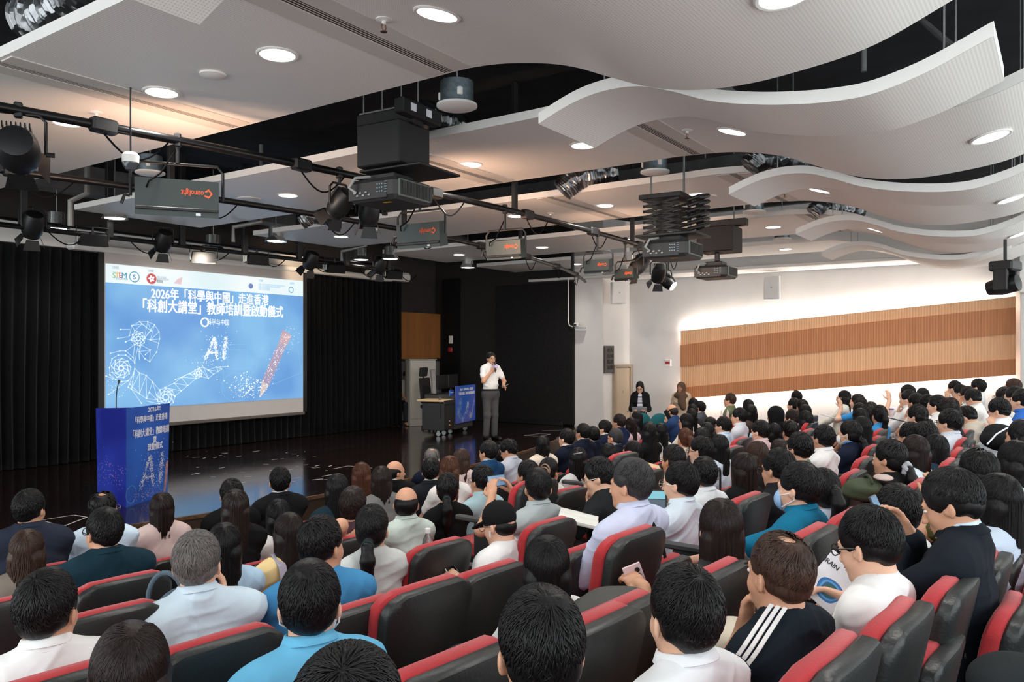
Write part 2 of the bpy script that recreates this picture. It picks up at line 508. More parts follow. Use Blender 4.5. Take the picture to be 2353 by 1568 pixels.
# camera on a pole at the end of the black wall, with its conduit
t = thing('wall_camera', 'small white camera on a wall shelf at the black panel edge', 'camera', at_x(1330, 752, 15.75))
mb = MB(); mb.bbox((0, 0, -.02), (.2, .26, .015), .004); part('shelf', mb, M_steel, t)
mb = MB(); mb.bbox((-.02, .05, .05), (.1, .12, .09), .02); part('body', mb, _mats['white_plastic'], t)
mb = MB(); mb.lathe((-.07, .05, .05), [(.025, 0), (.025, .04), (.02, .045)], 14, R=rotm('y', -90)); part('lens', mb, M_black, t)
c0 = at_x(1306, 640, 15.74); c1 = at_x(1306, 740, 15.74); c2 = at_x(1316, 751, 15.74)
mb = MB(); mb.tube([c0, c0 * .5 + c1 * .5, c1, (c1 + c2) / 2 + np.array([0, .03, -.03]), c2], .016, 8)
single('conduit', mb, M_white, 'thin white conduit running down the black stage wall to the camera', 'conduit')
# little fittings on the black panel
mb = MB(); mb.bbox(at_x(1036, 781, 15.8), (.04, .12, .2), .01); single('thermostat', mb, _mats['white_plastic'], 'small white control box on the black wall edge', 'control box')
mb = MB(); mb.bbox(at_x(1035, 804, 15.8), (.06, .12, .12), .02); single('alarm_button', mb, _mats['alarm_red'], 'small red button below the white control box', 'alarm button')
# ------------------------------------------------------------------ hung ceiling
def perf_mat(name, col, pitch=.016, rad=.3, dark=.80):
    m = bpy.data.materials.new(name); m.use_nodes = True
    n = m.node_tree.nodes; l = m.node_tree.links; p = n['Principled BSDF']
    tc = n.new('ShaderNodeTexCoord'); mp = n.new('ShaderNodeMapping'); mp.inputs['Scale'].default_value = (1 / pitch, 1 / pitch, 0)
    l.new(tc.outputs['Object'], mp.inputs['Vector'])
    fr = n.new('ShaderNodeVectorMath'); fr.operation = 'FRACTION'; l.new(mp.outputs['Vector'], fr.inputs[0])
    ds = n.new('ShaderNodeVectorMath'); ds.operation = 'DISTANCE'; ds.inputs[1].default_value = (.5, .5, 0)
    l.new(fr.outputs['Vector'], ds.inputs[0])
    lt = n.new('ShaderNodeMath'); lt.operation = 'LESS_THAN'; lt.inputs[1].default_value = rad; l.new(ds.outputs['Value'], lt.inputs[0])
    mx = n.new('ShaderNodeMix'); mx.data_type = 'RGBA'
    c = lin(col); mx.inputs['A'].default_value = c + (1,); mx.inputs['B'].default_value = tuple(v * dark for v in c) + (1,)
    l.new(lt.outputs['Value'], mx.inputs['Factor']); l.new(mx.outputs['Result'], p.inputs['Base Color'])
    p.inputs['Roughness'].default_value = .42
    return m
M_perf = perf_mat('perforated_white_panel', (246, 243, 237))
M_edge = mat('panel_edge_white', (232, 230, 226), .5, vary=.02)

def smooth_profile(pts, n=90, back=None):
    pts = np.array(pts, float)[::-1]              # rising Y
    y = np.linspace(pts[0, 0], pts[-1, 0], n)
    # monotone-free cubic (Catmull-Rom through unevenly spaced points)
    yy, zz = pts[:, 0], pts[:, 1]
    m = np.gradient(zz, yy)
    i = np.clip(np.searchsorted(yy, y) - 1, 0, len(yy) - 2)
    h = yy[i + 1] - yy[i]; t = (y - yy[i]) / h
    z = (2 * t**3 - 3 * t**2 + 1) * zz[i] + (t**3 - 2 * t**2 + t) * h * m[i] + (-2 * t**3 + 3 * t**2) * zz[i + 1] + (t**3 - t**2) * h * m[i + 1]
    return y, z
WIDE = [(3.5, CEIL), (3.2, CEIL), (2.8, 1.80), (2.4, 1.69), (2.18, 1.59), (1.9, 1.475), (1.65, 1.415), (1.4, 1.395), (1.1, 1.41), (.75, 1.466), (.45, 1.585), (.1, 1.74), (-.3, 1.86), (-.8, 1.93), (-1.6, 1.93)]
NARR = [(2.82, 1.475), (2.69, 1.525), (2.51, 1.578), (2.28, 1.60), (2.1, 1.582), (1.9, 1.516), (1.67, 1.42), (1.44, 1.358), (1.2, 1.315), (1.02, 1.296), (.837, 1.295), (.615, 1.342), (.28, 1.474)]
TH = .07
def strip(name, x0, x1, prof, y_far, label, group, seam=()):
    ox = (x0 + x1) / 2
    y, z = smooth_profile(prof)
    if y_far is not None:
        y = np.r_[y, y_far]; z = np.r_[z, prof[0][1]]
    t = thing(name, label, 'ceiling panel', (ox, 0, 0), 0, group)
    mb = MB()
    nx = 3
    X = np.linspace(x0, x1, nx) - ox
    P = np.stack([np.stack([X, np.full(nx, a), np.full(nx, b)], 1) for a, b in zip(y, z)], 1)
    mb.grid(P[:, ::-1] if False else P)
    me = mb.mesh('underside', M_perf, True)
    obj('underside', me, t)
    # white edge: the closed slab just above the perforated face
    mb = MB(); mb.grid(P + np.array([0, 0, .0015]), thick=(0, 0, TH))
    part('edge', mb, M_edge, t, label='plain white edge')
    def zat(yy): return float(np.interp(yy, y, z))
    return t, zat
STR = [(2.28, 4.12), (5.30, 7.15), (8.10, 10.0), (11.05, 12.95), (14.0, 15.5)]
SHIFT = [0, -.42, -.35, -.2, .1]
NAR = [(1.40, 2.15), (4.35, 5.10), (7.35, 8.10), (10.35, 11.1), (13.3, 14.0)]
NSH = [.4, 0, -.2, 0, .4]
wlab = ['widest nearest perforated ceiling panel over the front seats, flat then dipping in a wave',
        'second perforated ceiling panel from the camera, behind the near wavy strip',
        'third perforated ceiling panel from the camera, over the middle projector',
        'fourth perforated ceiling panel from the camera, by the far projector',
        'perforated ceiling panel nearest the right wall, thin in the distance']
nlab = ['narrow perforated strip tip hanging at the top left below the nearest panel',
        'nearest narrow wavy ceiling strip, its end curling over the second panel',
        'second narrow wavy ceiling strip, beyond the second wide panel',
        'third narrow wavy ceiling strip, small above the right wall',
        'farthest narrow wavy ceiling strip, low in front of the right wall']
ZF = []; ZN = []
for i, (x0, x1) in enumerate(STR):
    prof = [(a + (SHIFT[i] if a < 3.4 else 0) * min(1, (3.5 - a) / .5), b) for a, b in WIDE]
    t, f = strip('ceiling_panel', x0, x1, prof, 10.7 if i else 11.3, wlab[i], 'wide hung ceiling panels'); ZF.append(f)
for i, (x0, x1) in enumerate(NAR):
    prof = [(a + NSH[i], b + (.04 if i == 4 else 0)) for a, b in NARR]
    t, f = strip('wavy_ceiling_strip', x0, x1, prof, None, nlab[i], 'narrow wavy ceiling strips'); ZN.append(f)
    mb = MB()
    for yy in (2.4 + NSH[i], .5 + NSH[i]):
        for xx in (x0 + .12, x1 - .12): mb.tube([(xx - (x0 + x1) / 2, yy, f(yy) + TH), (xx - (x0 + x1) / 2, yy, 3.0)], .006, 6)
    part('hanger_rod', mb, M_steel, t)
# last panel against the right wall, and the plain ceiling strip along it
mb = MB(); mb.bbox((16.2, 5.9, 1.66), (.9, 9.2, .06), .01)
single('ceiling_panel', mb, M_edge, 'plain white ceiling strip along the top of the right wall', 'ceiling panel', 'wide hung ceiling panels')

# slot diffusers
M_slot = mat('slot_black', (70, 64, 58), .7)
M_bead = mat('slot_rim', (214, 208, 200), .5, vary=.02)
di = 0
dlab = ['long slot air diffuser across the nearest ceiling panel, at the left', 'long slot air diffuser across the nearest ceiling panel, top centre',
        'slot air diffuser across the second ceiling panel, behind the near projector', 'slot air diffuser across the second panel, under the near wavy strip',
        'slot air diffuser across the third ceiling panel, centre', 'short slot air diffuser beside the end of the second wavy strip',
        'slot air diffuser across the fourth ceiling panel', 'small slot air diffuser beside the end of the third wavy strip']
for i, (x0, x1) in enumerate(STR[:4]):
    for yy in ((5.62, 3.36) if i == 0 else (5.1, 2.85)):
        w = x1 - x0 - .05; cx = (x0 + x1) / 2
        z = ZF[i](yy) - .002
        sl = (ZF[i](yy + .1) - ZF[i](yy - .1)) / .2
        t = thing('air_diffuser', dlab[di], 'air vent', (cx, yy, z), 0, 'slot air diffusers'); di += 1
        t.rotation_euler = (math.atan(sl), 0, 0)
        mb = MB()
        for o, ww in ((-.115, .15), (-.022, .006), (.0, .006), (.022, .006), (.115, .15)): mb.bbox((0, o, -.001 if ww > .1 else .002), (w, ww, .008), .002)
        part('rim', mb, M_bead, t)
        mb = MB(); mb.box((0, 0, .0005), (w, .085, .002)); part('slot', mb, M_slot, t)

# recessed downlights: fitting and its own lamp
M_lens = mat('lamp_lens', (255, 255, 255), .5, emit=(255, 250, 240), es=10.)
mbr = MB(); mbr.lathe((0, 0, 0), [(.106, .002), (.128, .002), (.130, -.004), (.122, -.010), (.108, -.008), (.106, .002)], 28)
me_rim = smooth_by_angle(mbr.mesh('lamp_rim', M_edge))
mbl = MB(); mbl.lathe((0, 0, 0), [(.106, .0), (.106, -.003), (.09, -.005), (.001, -.006)], 28)
me_len = smooth_by_angle(mbl.mesh('lamp_lens', M_lens))
ords = ['first', 'second', 'third', 'fourth', 'fifth', 'sixth']
pname = ['nearest', 'second', 'third', 'fourth', 'farthest']
DL = {0: [6.64, 5.31, 4.04, 2.74, .92], 1: [7.6, 6.2, 4.86, 3.57, 2.2, .42], 2: [9.64, 7.6, 6.2, 4.83, 3.6, 2.2, .44], 3: [9.6, 7.7, 6.0, 4.8, 3.6, 2.2, .5], 4: [8.6, 6.2, 4.2, 2.4]}
for i, L in DL.items():
    cx = {0: 3.24, 1: 6.25, 2: 9.0, 3: 12.0, 4: 14.75}[i]
    for k, yy in enumerate(L):
        z = ZF[i](yy); sl = (ZF[i](yy + .1) - ZF[i](yy - .1)) / .2
        wh = ['by the stage', 'second from the stage', 'third from the stage', 'fourth from the stage', 'fifth from the stage', 'sixth from the stage', 'last before the back'][k]
        t = thing('ceiling_light', 'round recessed downlight in the %s wide ceiling panel, %s' % (pname[i], wh), 'ceiling light', (cx, yy, z - .001), 0, 'recessed downlights')
        t.rotation_euler = (math.atan(sl), 0, 0)
        obj('lamp_rim', me_rim, t); obj('lamp_lens', me_len, t)
        s = spot((cx, yy, z - .03), DOWNLIGHT_W * (.45 if yy > 8.9 else 1), angle=150, size=.1)
# downlights over the seats behind the lens, same fittings out of frame
for xx, yy in ((.3, 2.8), (.3, .4), (3.2, -1.4), (6.2, -1.4), (9.2, -1.4), (12.2, -1.4)):
    spot((xx, yy, 1.84), DOWNLIGHT_W, angle=150, size=.1)

# sprinklers and detectors
M_brz = mat('bronze_sprinkler', (120, 92, 78), .4, metal=.7)
def sprinkler(p, label):
    t = thing('sprinkler', label, 'sprinkler', p, 0, 'ceiling sprinklers')
    mb = MB(); mb.lathe((0, 0, 0), [(.045, 0), (.045, -.006), (.012, -.012), (.012, -.03)], 16); part('escutcheon', mb, M_edge, t)
    mb = MB(); mb.tube([(-.013, 0, -.03), (-.016, 0, -.05), (0, 0, -.068)], .0035, 6); mb.tube([(.013, 0, -.03), (.016, 0, -.05), (0, 0, -.068)], .0035, 6)
    mb.lathe((0, 0, 0), [(.02, -.068), (.02, -.071)], 12); part('nozzle', mb, M_brz, t)
for px, py, i, lb in ((882, 42, 0, 'sprinkler head on the nearest panel beside the top slot diffuser'), (222, 258, 0, 'sprinkler head on the nearest panel above the lighting pipe'),
                      (1579, 293, 1, 'sprinkler head on the second panel beside its bright downlight'), (1265, 490, 2, 'sprinkler head on the third panel'),
                      (866, 525, 2, 'small sprinkler head on the third panel near the stage'), (1803, 436, 2, 'sprinkler head by the second wavy strip')):
    z = CEIL
    p = at_z(px, py, z)
    p[2] = ZF[i](p[1])
    sprinkler(p, lb)
p = at_z(489, 170, CEIL)
mb = MB(); mb.lathe(p, [(.085, 0), (.085, -.012), (.06, -.022), (.03, -.028), (.001, -.028)], 24)
single('smoke_detector', mb, M_edge, 'white round smoke detector between two downlights of the nearest panel', 'smoke detector')
for px, py, i, lb in ((573, 457, 1, 'flat white round ceiling cover beside the near light panel'), (1620, 452, 2, 'large flat white round cover on the third panel above the middle projector'), (430, 590, 0, None)):
    if lb:
        p = at_z(px, py, CEIL); mb = MB(); mb.lathe(p, [(.14, 0), (.14, -.008), (.12, -.014), (.001, -.015)], 28)
        single('ceiling_cover', mb, M_edge, lb, 'ceiling cover')

# round can speakers hanging in the gaps
M_can = mat('zinc_can', (120, 134, 142), .35, metal=.8, vary=.2, scale=30)
def can_speaker(p, label, r=.155):
    t = thing('can_speaker', label, 'speaker', p, 0, 'can speakers in the ceiling gaps')
    mb = MB(); mb.lathe((0, 0, 0), [(r * .82, .03), (r * .82, .19), (r * .6, .2), (.001, .2)], 24); part('can', mb, M_can, t)
    mb = MB(); mb.lathe((0, 0, 0), [(r * .8, .03), (r, .02), (r, .005), (r * .85, -.006), (.001, -.01)], 28); part('grille', mb, M_edge, t)
    mb = MB(); mb.tube([(0, 0, .2), (0, 0, 3.0 - p[2])], .008, 6); part('hanger_rod', mb, M_steel, t)
    for a in (0, 2, 4):
        mb = MB(); mb.bbox((r * .8 * math.cos(a), r * .8 * math.sin(a), .09), (.035, .035, .06), .006)
        part('clip', mb, _mats['white_plastic'], t)
can_speaker(at_x(1050, 247, 4.72), 'round can speaker hanging in the gap beyond the nearest panel')
can_speaker(at_x(1505, 398, 7.62), 'round can speaker hanging in the gap before the middle projector', .15)
can_speaker(at_x(1733, 489, 10.6), 'round can speaker hanging in the gap by the third wavy strip', .15)
can_speaker(at_x(345, 400, 4.75), 'round can speaker hanging behind the near light panel', .15)
can_speaker(at_x(1797, 551, 13.5), 'far round can speaker above the last strips', .15)

# foil ducts, square ducts and rods in the void
def foil_mat():
    m = bpy.data.materials.new('crumpled_foil'); m.use_nodes = True
    n = m.node_tree.nodes; l = m.node_tree.links; p = n['Principled BSDF']
    p.inputs['Base Color'].default_value = (.30, .31, .32, 1); p.inputs['Metallic'].default_value = 1; p.inputs['Roughness'].default_value = .34
    tc = n.new('ShaderNodeTexCoord'); v = n.new('ShaderNodeTexVoronoi'); v.inputs['Scale'].default_value = 13
    l.new(tc.outputs['Object'], v.inputs['Vector'])
    b = n.new('ShaderNodeBump'); b.inputs['Strength'].default_value = .9; b.inputs['Distance'].default_value = .03
    l.new(v.outputs['Distance'], b.inputs['Height']); l.new(b.outputs['Normal'], p.inputs['Normal'])
    return m
M_foil = foil_mat()
def duct(pts, r, label):
    pts = np.array(pts, float); n = 60
    tt = np.linspace(0, len(pts) - 1, n); P = np.stack([np.interp(tt, np.arange(len(pts)), pts[:, k]) for k in range(3)], 1)
    k = np.ones(9) / 9
    Q = np.stack([np.convolve(np.pad(P[:, j], 4, mode='edge'), k, 'valid') for j in range(3)], 1)
    rr = r * (1 + .06 * np.sin(np.arange(n) * 2.2) + .05 * rng.standard_normal(n))
    mb = MB(); mb.tube(Q, rr, 18)
    single('foil_duct', mb, M_foil, label, 'air duct', 'foil ducts in the ceiling void', smooth=True, auto=False)
duct([at(75, 40, 5.2), at(120, 35, 5.0), at(175, -10, 4.8), at(230, -60, 4.6)], .16, 'crumpled silver foil duct above the nearest panel at the top left')
duct([at(945, 285, 6.9), at(975, 262, 7.0), at(1010, 280, 7.2), at(1060, 300, 7.4)], .13, 'foil duct behind the near projector bracket')
duct([at(1290, 440, 9.3), at(1320, 410, 9.3), at(1370, 402, 9.3), at(1420, 395, 9.3)], .14, 'foil duct above the third panel in the second gap')
duct([at(1722, 385, 7.6), at(1740, 365, 7.6), at(1800, 362, 7.7), at(1860, 380, 7.9)], .11, 'long ribbed foil duct above the second wavy strip')
duct([at(1868, 490, 10.6), at(1880, 475, 10.6), at(1930, 478, 10.8), at(1980, 488, 11)], .10, 'small foil duct above the third wavy strip')
duct([at(690, 510, 11.3), at(720, 492, 11.3), at(760, 500, 11.6)], .12, 'foil duct above the panel near the stage')
M_duct = mat('grey_duct_metal', (104, 104, 104), .55, metal=.3, vary=.2, scale=4)
for (xx, yy, zz, sx, sy, sz, lb) in ((4.62, 5.8, 2.42, .75, 8.0, .3, 'dark square duct running in the gap beyond the nearest panel'), (7.62, 6.2, 2.45, .6, 7.0, .3, 'dark square duct running in the second ceiling gap'),
                                     (10.6, 6.4, 2.45, .6, 7.0, .3, 'dark square duct running in the third ceiling gap'), (1.7, 5.4, 2.55, .34, 6.0, .5, 'dark square duct at the top left above the nearest panel'),
                                     (8.5, 11.9, 2.5, 13, .4, .4, 'long dark duct across the void above the curtains')):
    mb = MB(); mb.bbox((xx, yy, zz), (sx, sy, sz), .01); single('square_duct', mb, M_duct, lb, 'air duct', 'square ducts in the ceiling void')
M_pipe = mat('grey_conduit_pipe', (128, 130, 128), .5, metal=.4, vary=.1)
for pts, lb in (([at(162, 520, 8.6), at(162, 462, 8.6), at(200, 445, 8.6), at(200, 380, 8.8), at(200, 240, 8.8)], 'grey bent pipe behind the near light panel'),
                ([at(536, 556, 11.4), at(536, 522, 11.4), at(600, 510, 11.5), at(600, 470, 11.6), at(600, 320, 11.6)], 'grey bent pipe above the screen'),
                ([at(785, 600, 14), at(785, 578, 14), at(840, 566, 14), at(842, 400, 14)], 'grey bent pipe near the curtain end'),
                ([at(2240, 150, 4.4), at(2110, 40, 5.2), at(2080, -160, 5.4)], 'grey slanted strut above the nearest wavy strip'),
                ([at(1985, 165, 5.8), at(1985, -150, 5.8)], 'thin steel rod in the void above the nearest wavy strip')):
    mb = MB(); mb.tube(pts, .03 if 'bent' in lb else .02, 10); single('pipe', mb, M_pipe, lb, 'pipe', 'pipes in the ceiling void')
# hung open downlights over the stage front
M_refl = mat('polished_reflector', (210, 214, 214), .15, metal=.9, vary=.05)
for k, (px, py) in enumerate(((130, 524), (264, 500), (490, 571), (634, 553), (830, 596), (897, 594), (1075, 614))):
    d = (11.4, 10.9, 13.2, 12.6, 15.2, 15.0, 16.4)[k]
    p = at(px, py, d)
    t = thing('pendant_lamp', ('round open lamp hung above the left curtain', 'round open lamp above the left end of the screen', 'round open lamp above the middle of the screen', 'round open lamp under the second panel end',
                               'round open lamp above the right curtain', 'round open lamp above the right curtain end', 'round open lamp in front of the black stage wall')[k], 'hanging lamp', p, 0, 'open lamps hung over the stage')
    mb = MB(); mb.lathe((0, 0, 0), [(.132, .002), (.17, -.02), (.172, -.016), (.165, .004), (.12, .06), (.115, .22), (.001, .24)], 24); part('reflector', mb, M_refl, t)
    mb = MB(); mb.lathe((0, 0, 0), [(.001, .0), (.13, .0), (.13, -.012), (.001, -.014)], 24); part('lamp_lens', mb, M_lens, t)
    mb = MB(); mb.tube([(0, 0, .24), (0, 0, 3.0 - p[2])], .008, 6); part('hanger_rod', mb, M_steel, t)
    spot(p - np.array([0, 0, .05]), 36, angle=120, size=.12)
# ------------------------------------------------------------------ stage: curtains, screen, lectern, desk
M_curt = mat('black_velvet', (9, 10, 12), .95, vary=.25, scale=6, sheen=.08, spec=.15)
def curtain(x0, x1, y, label, amp=.05, z1=1.57, seed=0):
    n = int((x1 - x0) / .012); xs = np.linspace(x0, x1, n); r = np.random.default_rng(seed)
    ph = np.cumsum(r.uniform(.6, 1.5, n)) * .012 / .085 * 2 * math.pi / 1.9
    zs = np.linspace(STAGE_Z + .01, z1, 14)
    cols = []
    for z in zs:
        f = (z - zs[0]) / (zs[-1] - zs[0])
        a = amp * (1.15 - .55 * f)
        yy = y + a * np.sin(ph + .5 * np.sin(f * 3 + xs * 1.3)) + .02 * np.sin(xs * 2 + f * 2)
        cols.append(np.stack([xs + .02 * np.sin(f * 2.5 + xs * 3), yy, np.full(n, z)], 1))
    mb = MB(); mb.grid(np.stack(cols, 1), thick=(0, .012, 0))
    return single('stage_curtain', mb, M_curt, label, 'curtain', 'black stage curtains', smooth=True, auto=False)
curtain(1.5, 6.5, 12.62, 'black pleated stage curtain left of the projection screen', seed=1)
curtain(6.52, 10.7, 12.62, 'black stage curtain hanging behind and below the screen', amp=.03, seed=2)
curtain(10.72, 13.62, 12.6, 'black pleated stage curtain right of the projection screen', amp=.06, seed=3)

# projection screen with its projected picture
SY = 12.40
scr = thing('projection_screen', 'large white projection screen showing a blue slide with Chinese title', 'screen', (0, SY, 0))
def S(px, py, off=0.): 
    p = at_y(px, py, SY - off); p[1] -= SY; return p
xl, xr = at_y(241, 800, SY)[0], at_y(697, 800, SY)[0]
M_fab = mat('screen_fabric', (206, 200, 196), .85, vary=.02)
mb = MB(); mb.box(((xl + xr) / 2, .012, .175), (xr - xl, .012, 2.77)); part('fabric', mb, M_fab, scr)
mb = MB(); mb.bbox(((xl + xr) / 2, .012, -1.24), (xr - xl + .08, .04, .06), .01); part('bottom_bar', mb, mat('grey_brown_bar', (96, 88, 80), .5), scr)
for nm, x in (('left', xl - .05), ('right', xr + .05)):
    mb = MB(); mb.box((x, .014, .175), (.1, .012, 2.77)); part('side_border', mb, M_black, scr)
mb = MB(); mb.bbox((9.6, .06, 1.60), (7.0, .22, .11), .03); part('housing', mb, M_edge, scr, label='long white screen housing')
mb = MB(); mb.bbox((13.0, .02, 1.67), (1.3, .24, .2), .06); part('housing_end', mb, M_edge, scr)

def glow_mat(name, c1, c2=None, s=1., axis=0):
    m = bpy.data.materials.new(name); m.use_nodes = True
    n = m.node_tree.nodes; l = m.node_tree.links; p = n['Principled BSDF']
    p.inputs['Base Color'].default_value = (.10, .10, .10, 1); p.inputs['Roughness'].default_value = .8; p.inputs['Specular IOR Level'].default_value = .2
    p.inputs['Emission Strength'].default_value = s
    tc = n.new('ShaderNodeTexCoord'); nz = n.new('ShaderNodeTexNoise'); nz.inputs['Scale'].default_value = .9; nz.inputs['Detail'].default_value = 2
    l.new(tc.outputs['Object'], nz.inputs['Vector'])
    rp = n.new('ShaderNodeValToRGB'); rp.color_ramp.elements[0].position = .35; rp.color_ramp.elements[1].position = .65
    rp.color_ramp.elements[0].color = lin(c1) + (1,); rp.color_ramp.elements[1].color = lin(c2 or c1) + (1,)
    l.new(nz.outputs['Fac'], rp.inputs['Fac']); l.new(rp.outputs['Color'], p.inputs['Emission Color'])
    return m
G_blue = glow_mat('slide_blue', (84, 148, 214), (126, 186, 232))
G_head = glow_mat('slide_white', (222, 240, 244), (240, 248, 248))
G_text = glow_mat('slide_letter_white', (250, 253, 255), s=1.15)
G_line = glow_mat('slide_line', (196, 228, 250), (222, 242, 252))
G_faint = glow_mat('slide_faint_line', (136, 196, 232))
G_dim = glow_mat('slide_dim', (150, 170, 190))
G_pencil = glow_mat('slide_pencil', (150, 140, 176), (190, 168, 184))
def quad_px(pts, off, name, m, parent=scr):
    mb = MB(); V = np.array([S(x, y, off) for x, y in pts])
    mb.add(V, [[0, 1, 2, 3]]); return part(name, mb, m, parent, auto=False)
zt, zhb, zb = 1.372, 1.075, -.935
def rect(z0, z1, off, name, m):
    mb = MB(); mb.add([(xl + .01, -off, z0), (xr - .01, -off, z0), (xr - .01, -off, z1), (xl + .01, -off, z1)], [[0, 1, 2, 3]]); return part(name, mb, m, scr, auto=False)
rect(zhb, zt, .004, 'slide_header', G_head)
rect(zb, zhb, .004, 'slide_field', G_blue)
def Spx(px, py): p = S(px, py); return p[0], p[2]
def scr_text(txt, x0, x1, y, h, m=G_text, bold=.012, off=.008, name='slide_lettering'):
    a, z = Spx(x0, y); b, _ = Spx(x1, y)
    y0 = y
    me = text_mesh(txt, h, m, bold=bold, extrude=.0005, fit=b - a)
    return obj(name, me, scr, loc=((a + b) / 2, -off, z))
cr = lambda x, y: (200 + x / 3.646, 560 + y / 3.646)
def zmid(x0, x1, y0, y1):
    (a, za), (b, zb_) = Spx(*cr(x0, y0)), Spx(*cr(x1, y1)); return a, b, (za + zb_) / 2
def T(txt, x0, x1, y0, y1, h, m=G_text, bold=.012, name='slide_lettering'):
    a, b, z = zmid(x0, x1, y0, y1)
    return obj(name, text_mesh(txt, h, m, bold=bold, extrude=.0005, fit=b - a), scr, loc=((a + b) / 2, -.008, z))
T('2026年「科學與中國」走進香港', 535, 1518, 430, 475, .21, bold=.020)
T('「科創大講堂」教師培訓暨啟動儀式', 440, 1620, 525, 580, .235, bold=.023)
T('科学与中国', 1005, 1188, 660, 666, .12, bold=.0)
G_sl = [glow_mat('slide_' + n, c) for n, c in (('green', (120, 190, 130)), ('yellow', (226, 190, 90)), ('red', (196, 62, 72)), ('teal', (40, 150, 190)))]
for ch, xx, g in (('S', 224, 0), ('T', 250, 1), ('E', 278, 2), ('M', 310, 3)):
    a, b, z = zmid(xx - 14, xx + 14, 268, 270); obj('logo_letter', text_mesh(ch, .12, G_sl[g], bold=.014, extrude=.0005), scr, loc=((a + b) / 2, -.008, z))
T('EDUCATION', 238, 338, 294, 299, .045, G_sl[3], .005, 'logo_letter')
T('HONG KONG', 212, 280, 240, 244, .02, G_dim, 0, 'logo_letter')
T('主辦機構', 208, 262, 201, 204, .05, G_dim, 0, 'slide_caption'); T('合辦機構', 508, 556, 229, 232, .05, G_dim, 0, 'slide_caption')
T('中華人民共和國', 582, 660, 282, 286, .04, G_dim, 0, 'slide_caption'); T('香港特別行政區政府', 582, 682, 299, 303, .04, G_dim, 0, 'slide_caption'); T('教育局', 582, 632, 317, 321, .055, glow_mat('slide_ink', (70, 74, 84)), .01, 'slide_caption')
T('支持機構', 1435, 1472, 310, 313, .05, G_faint, 0, 'slide_caption'); T('協辦機構', 1697, 1732, 334, 336, .05, G_faint, 0, 'slide_caption')
for q in range(4): T('中華人民共和國教育部科學技術與資訊化司'[:[19, 16, 9, 8][q]], 1435, [1660, 1615, 1530, 1530][q], 343 + q * 14, [357, 369, 377, 390][q], .035, G_faint, 0, 'slide_caption')
def disc(cx, cy, r, m, inner=0, n=28, off=.008, name='logo_disc'):
    a = np.arange(n) * 2 * math.pi / n
    (x, z) = Spx(*cr(cx, cy)); mb = MB()
    V = np.concatenate([np.stack([x + r * np.cos(a), np.full(n, -off), z + r * np.sin(a)], 1), np.stack([x + inner * np.cos(a), np.full(n, -off), z + inner * np.sin(a)], 1)])
    mb.add(V, [[i, (i + 1) % n, n + (i + 1) % n, n + i] for i in range(n)]); return part(name, mb, m, scr, auto=False)
disc(395, 280, .088, G_sl[3], .074); T('S', 385, 404, 280, 284, .11, glow_mat('slide_navy', (40, 110, 150)), .03, 'logo_letter')
disc(538, 295, .085, G_sl[2], 0); disc(538, 295, .092, G_sl[2], .089)
x, z = Spx(*cr(538, 295)); mb = MB()
for k in range(5):
    a = math.pi / 2 + k * 2 * math.pi / 5
    V = []
    for j in range(9):
        t = j / 8; r_ = .010 + .05 * t; w = .016 * math.sin(math.pi * min(1, t * 1.0) ** .8) + .002; aa = a + .35 * t
        V += [(x + r_ * math.cos(aa) - w * math.sin(aa), -.010, z + r_ * math.sin(aa) + w * math.cos(aa)), (x + r_ * math.cos(aa) + w * math.sin(aa), -.010, z + r_ * math.sin(aa) - w * math.cos(aa))]
    mb.add(V, [[2 * j, 2 * j + 1, 2 * j + 3, 2 * j + 2] for j in range(8)])
part('flower_emblem', mb, G_text, scr, auto=False)
(x, z) = Spx(*cr(765, 312)); mb = MB(); mb.add([(x - .09, -.008, z - .05), (x + .05, -.008, z - .06), (x + .07, -.008, z + .07), (x - .02, -.008, z + .03)], [[0, 1, 2, 3]]); part('logo_wedge', mb, glow_mat('slide_pale_red', (226, 196, 200)), scr, auto=False)
disc(1370, 356, .05, glow_mat('slide_blue_logo', (110, 130, 190))); disc(1708, 388, .06, G_sl[3], .045); disc(985, 660, .085, G_text, .06)

# the network figure, in picture coordinates (px of the slide)
NET_L = []; NET_D = []
def ring(cx, cy, r, n, ph=0, sq=1.): return [(cx + r * math.cos(ph + i * 2 * math.pi / n), cy + r * sq * math.sin(ph + i * 2 * math.pi / n)) for i in range(n)]
def poly(p, close=False, dots=True):
    for a, b in zip(p, p[1:] + (p[:1] if close else [])): NET_L.append((a, b))
    if dots: NET_D.extend(p)
def lace(A, B):
    for i in range(max(len(A), len(B)) - 1):
        a0, a1 = A[min(i, len(A) - 1)], A[min(i + 1, len(A) - 1)]; b0, b1 = B[min(i, len(B) - 1)], B[min(i + 1, len(B) - 1)]
        NET_L.append((a0, b0)); NET_L.append((a0, b1)); NET_L.append((a1, b1))
def hub(cx, cy, rs, n):
    R_ = [ring(cx, cy, r, n, k * .3) for k, r in enumerate(rs)]
    for r_ in R_: poly(r_, True)
    for k in range(len(R_) - 1):
        for i in range(n): NET_L.append((R_[k][i], R_[k + 1][i])); NET_L.append((R_[k][i], R_[k + 1][(i + 1) % n]))
head = [(355, 770), (375, 688), (440, 655), (508, 655), (565, 680), (603, 740), (608, 800), (600, 835), (582, 910), (525, 990), (485, 965), (440, 905)]
poly(head); hub(430, 797, (18, 40, 60), 8)
inn = [(378, 800), (400, 730), (460, 675), (535, 730), (480, 795), (530, 808), (600, 835)]
poly(inn); lace(head[1:7], inn[1:6]); lace([(455, 850), (530, 892), (485, 965)], [(425, 905), (440, 905), (525, 990)])
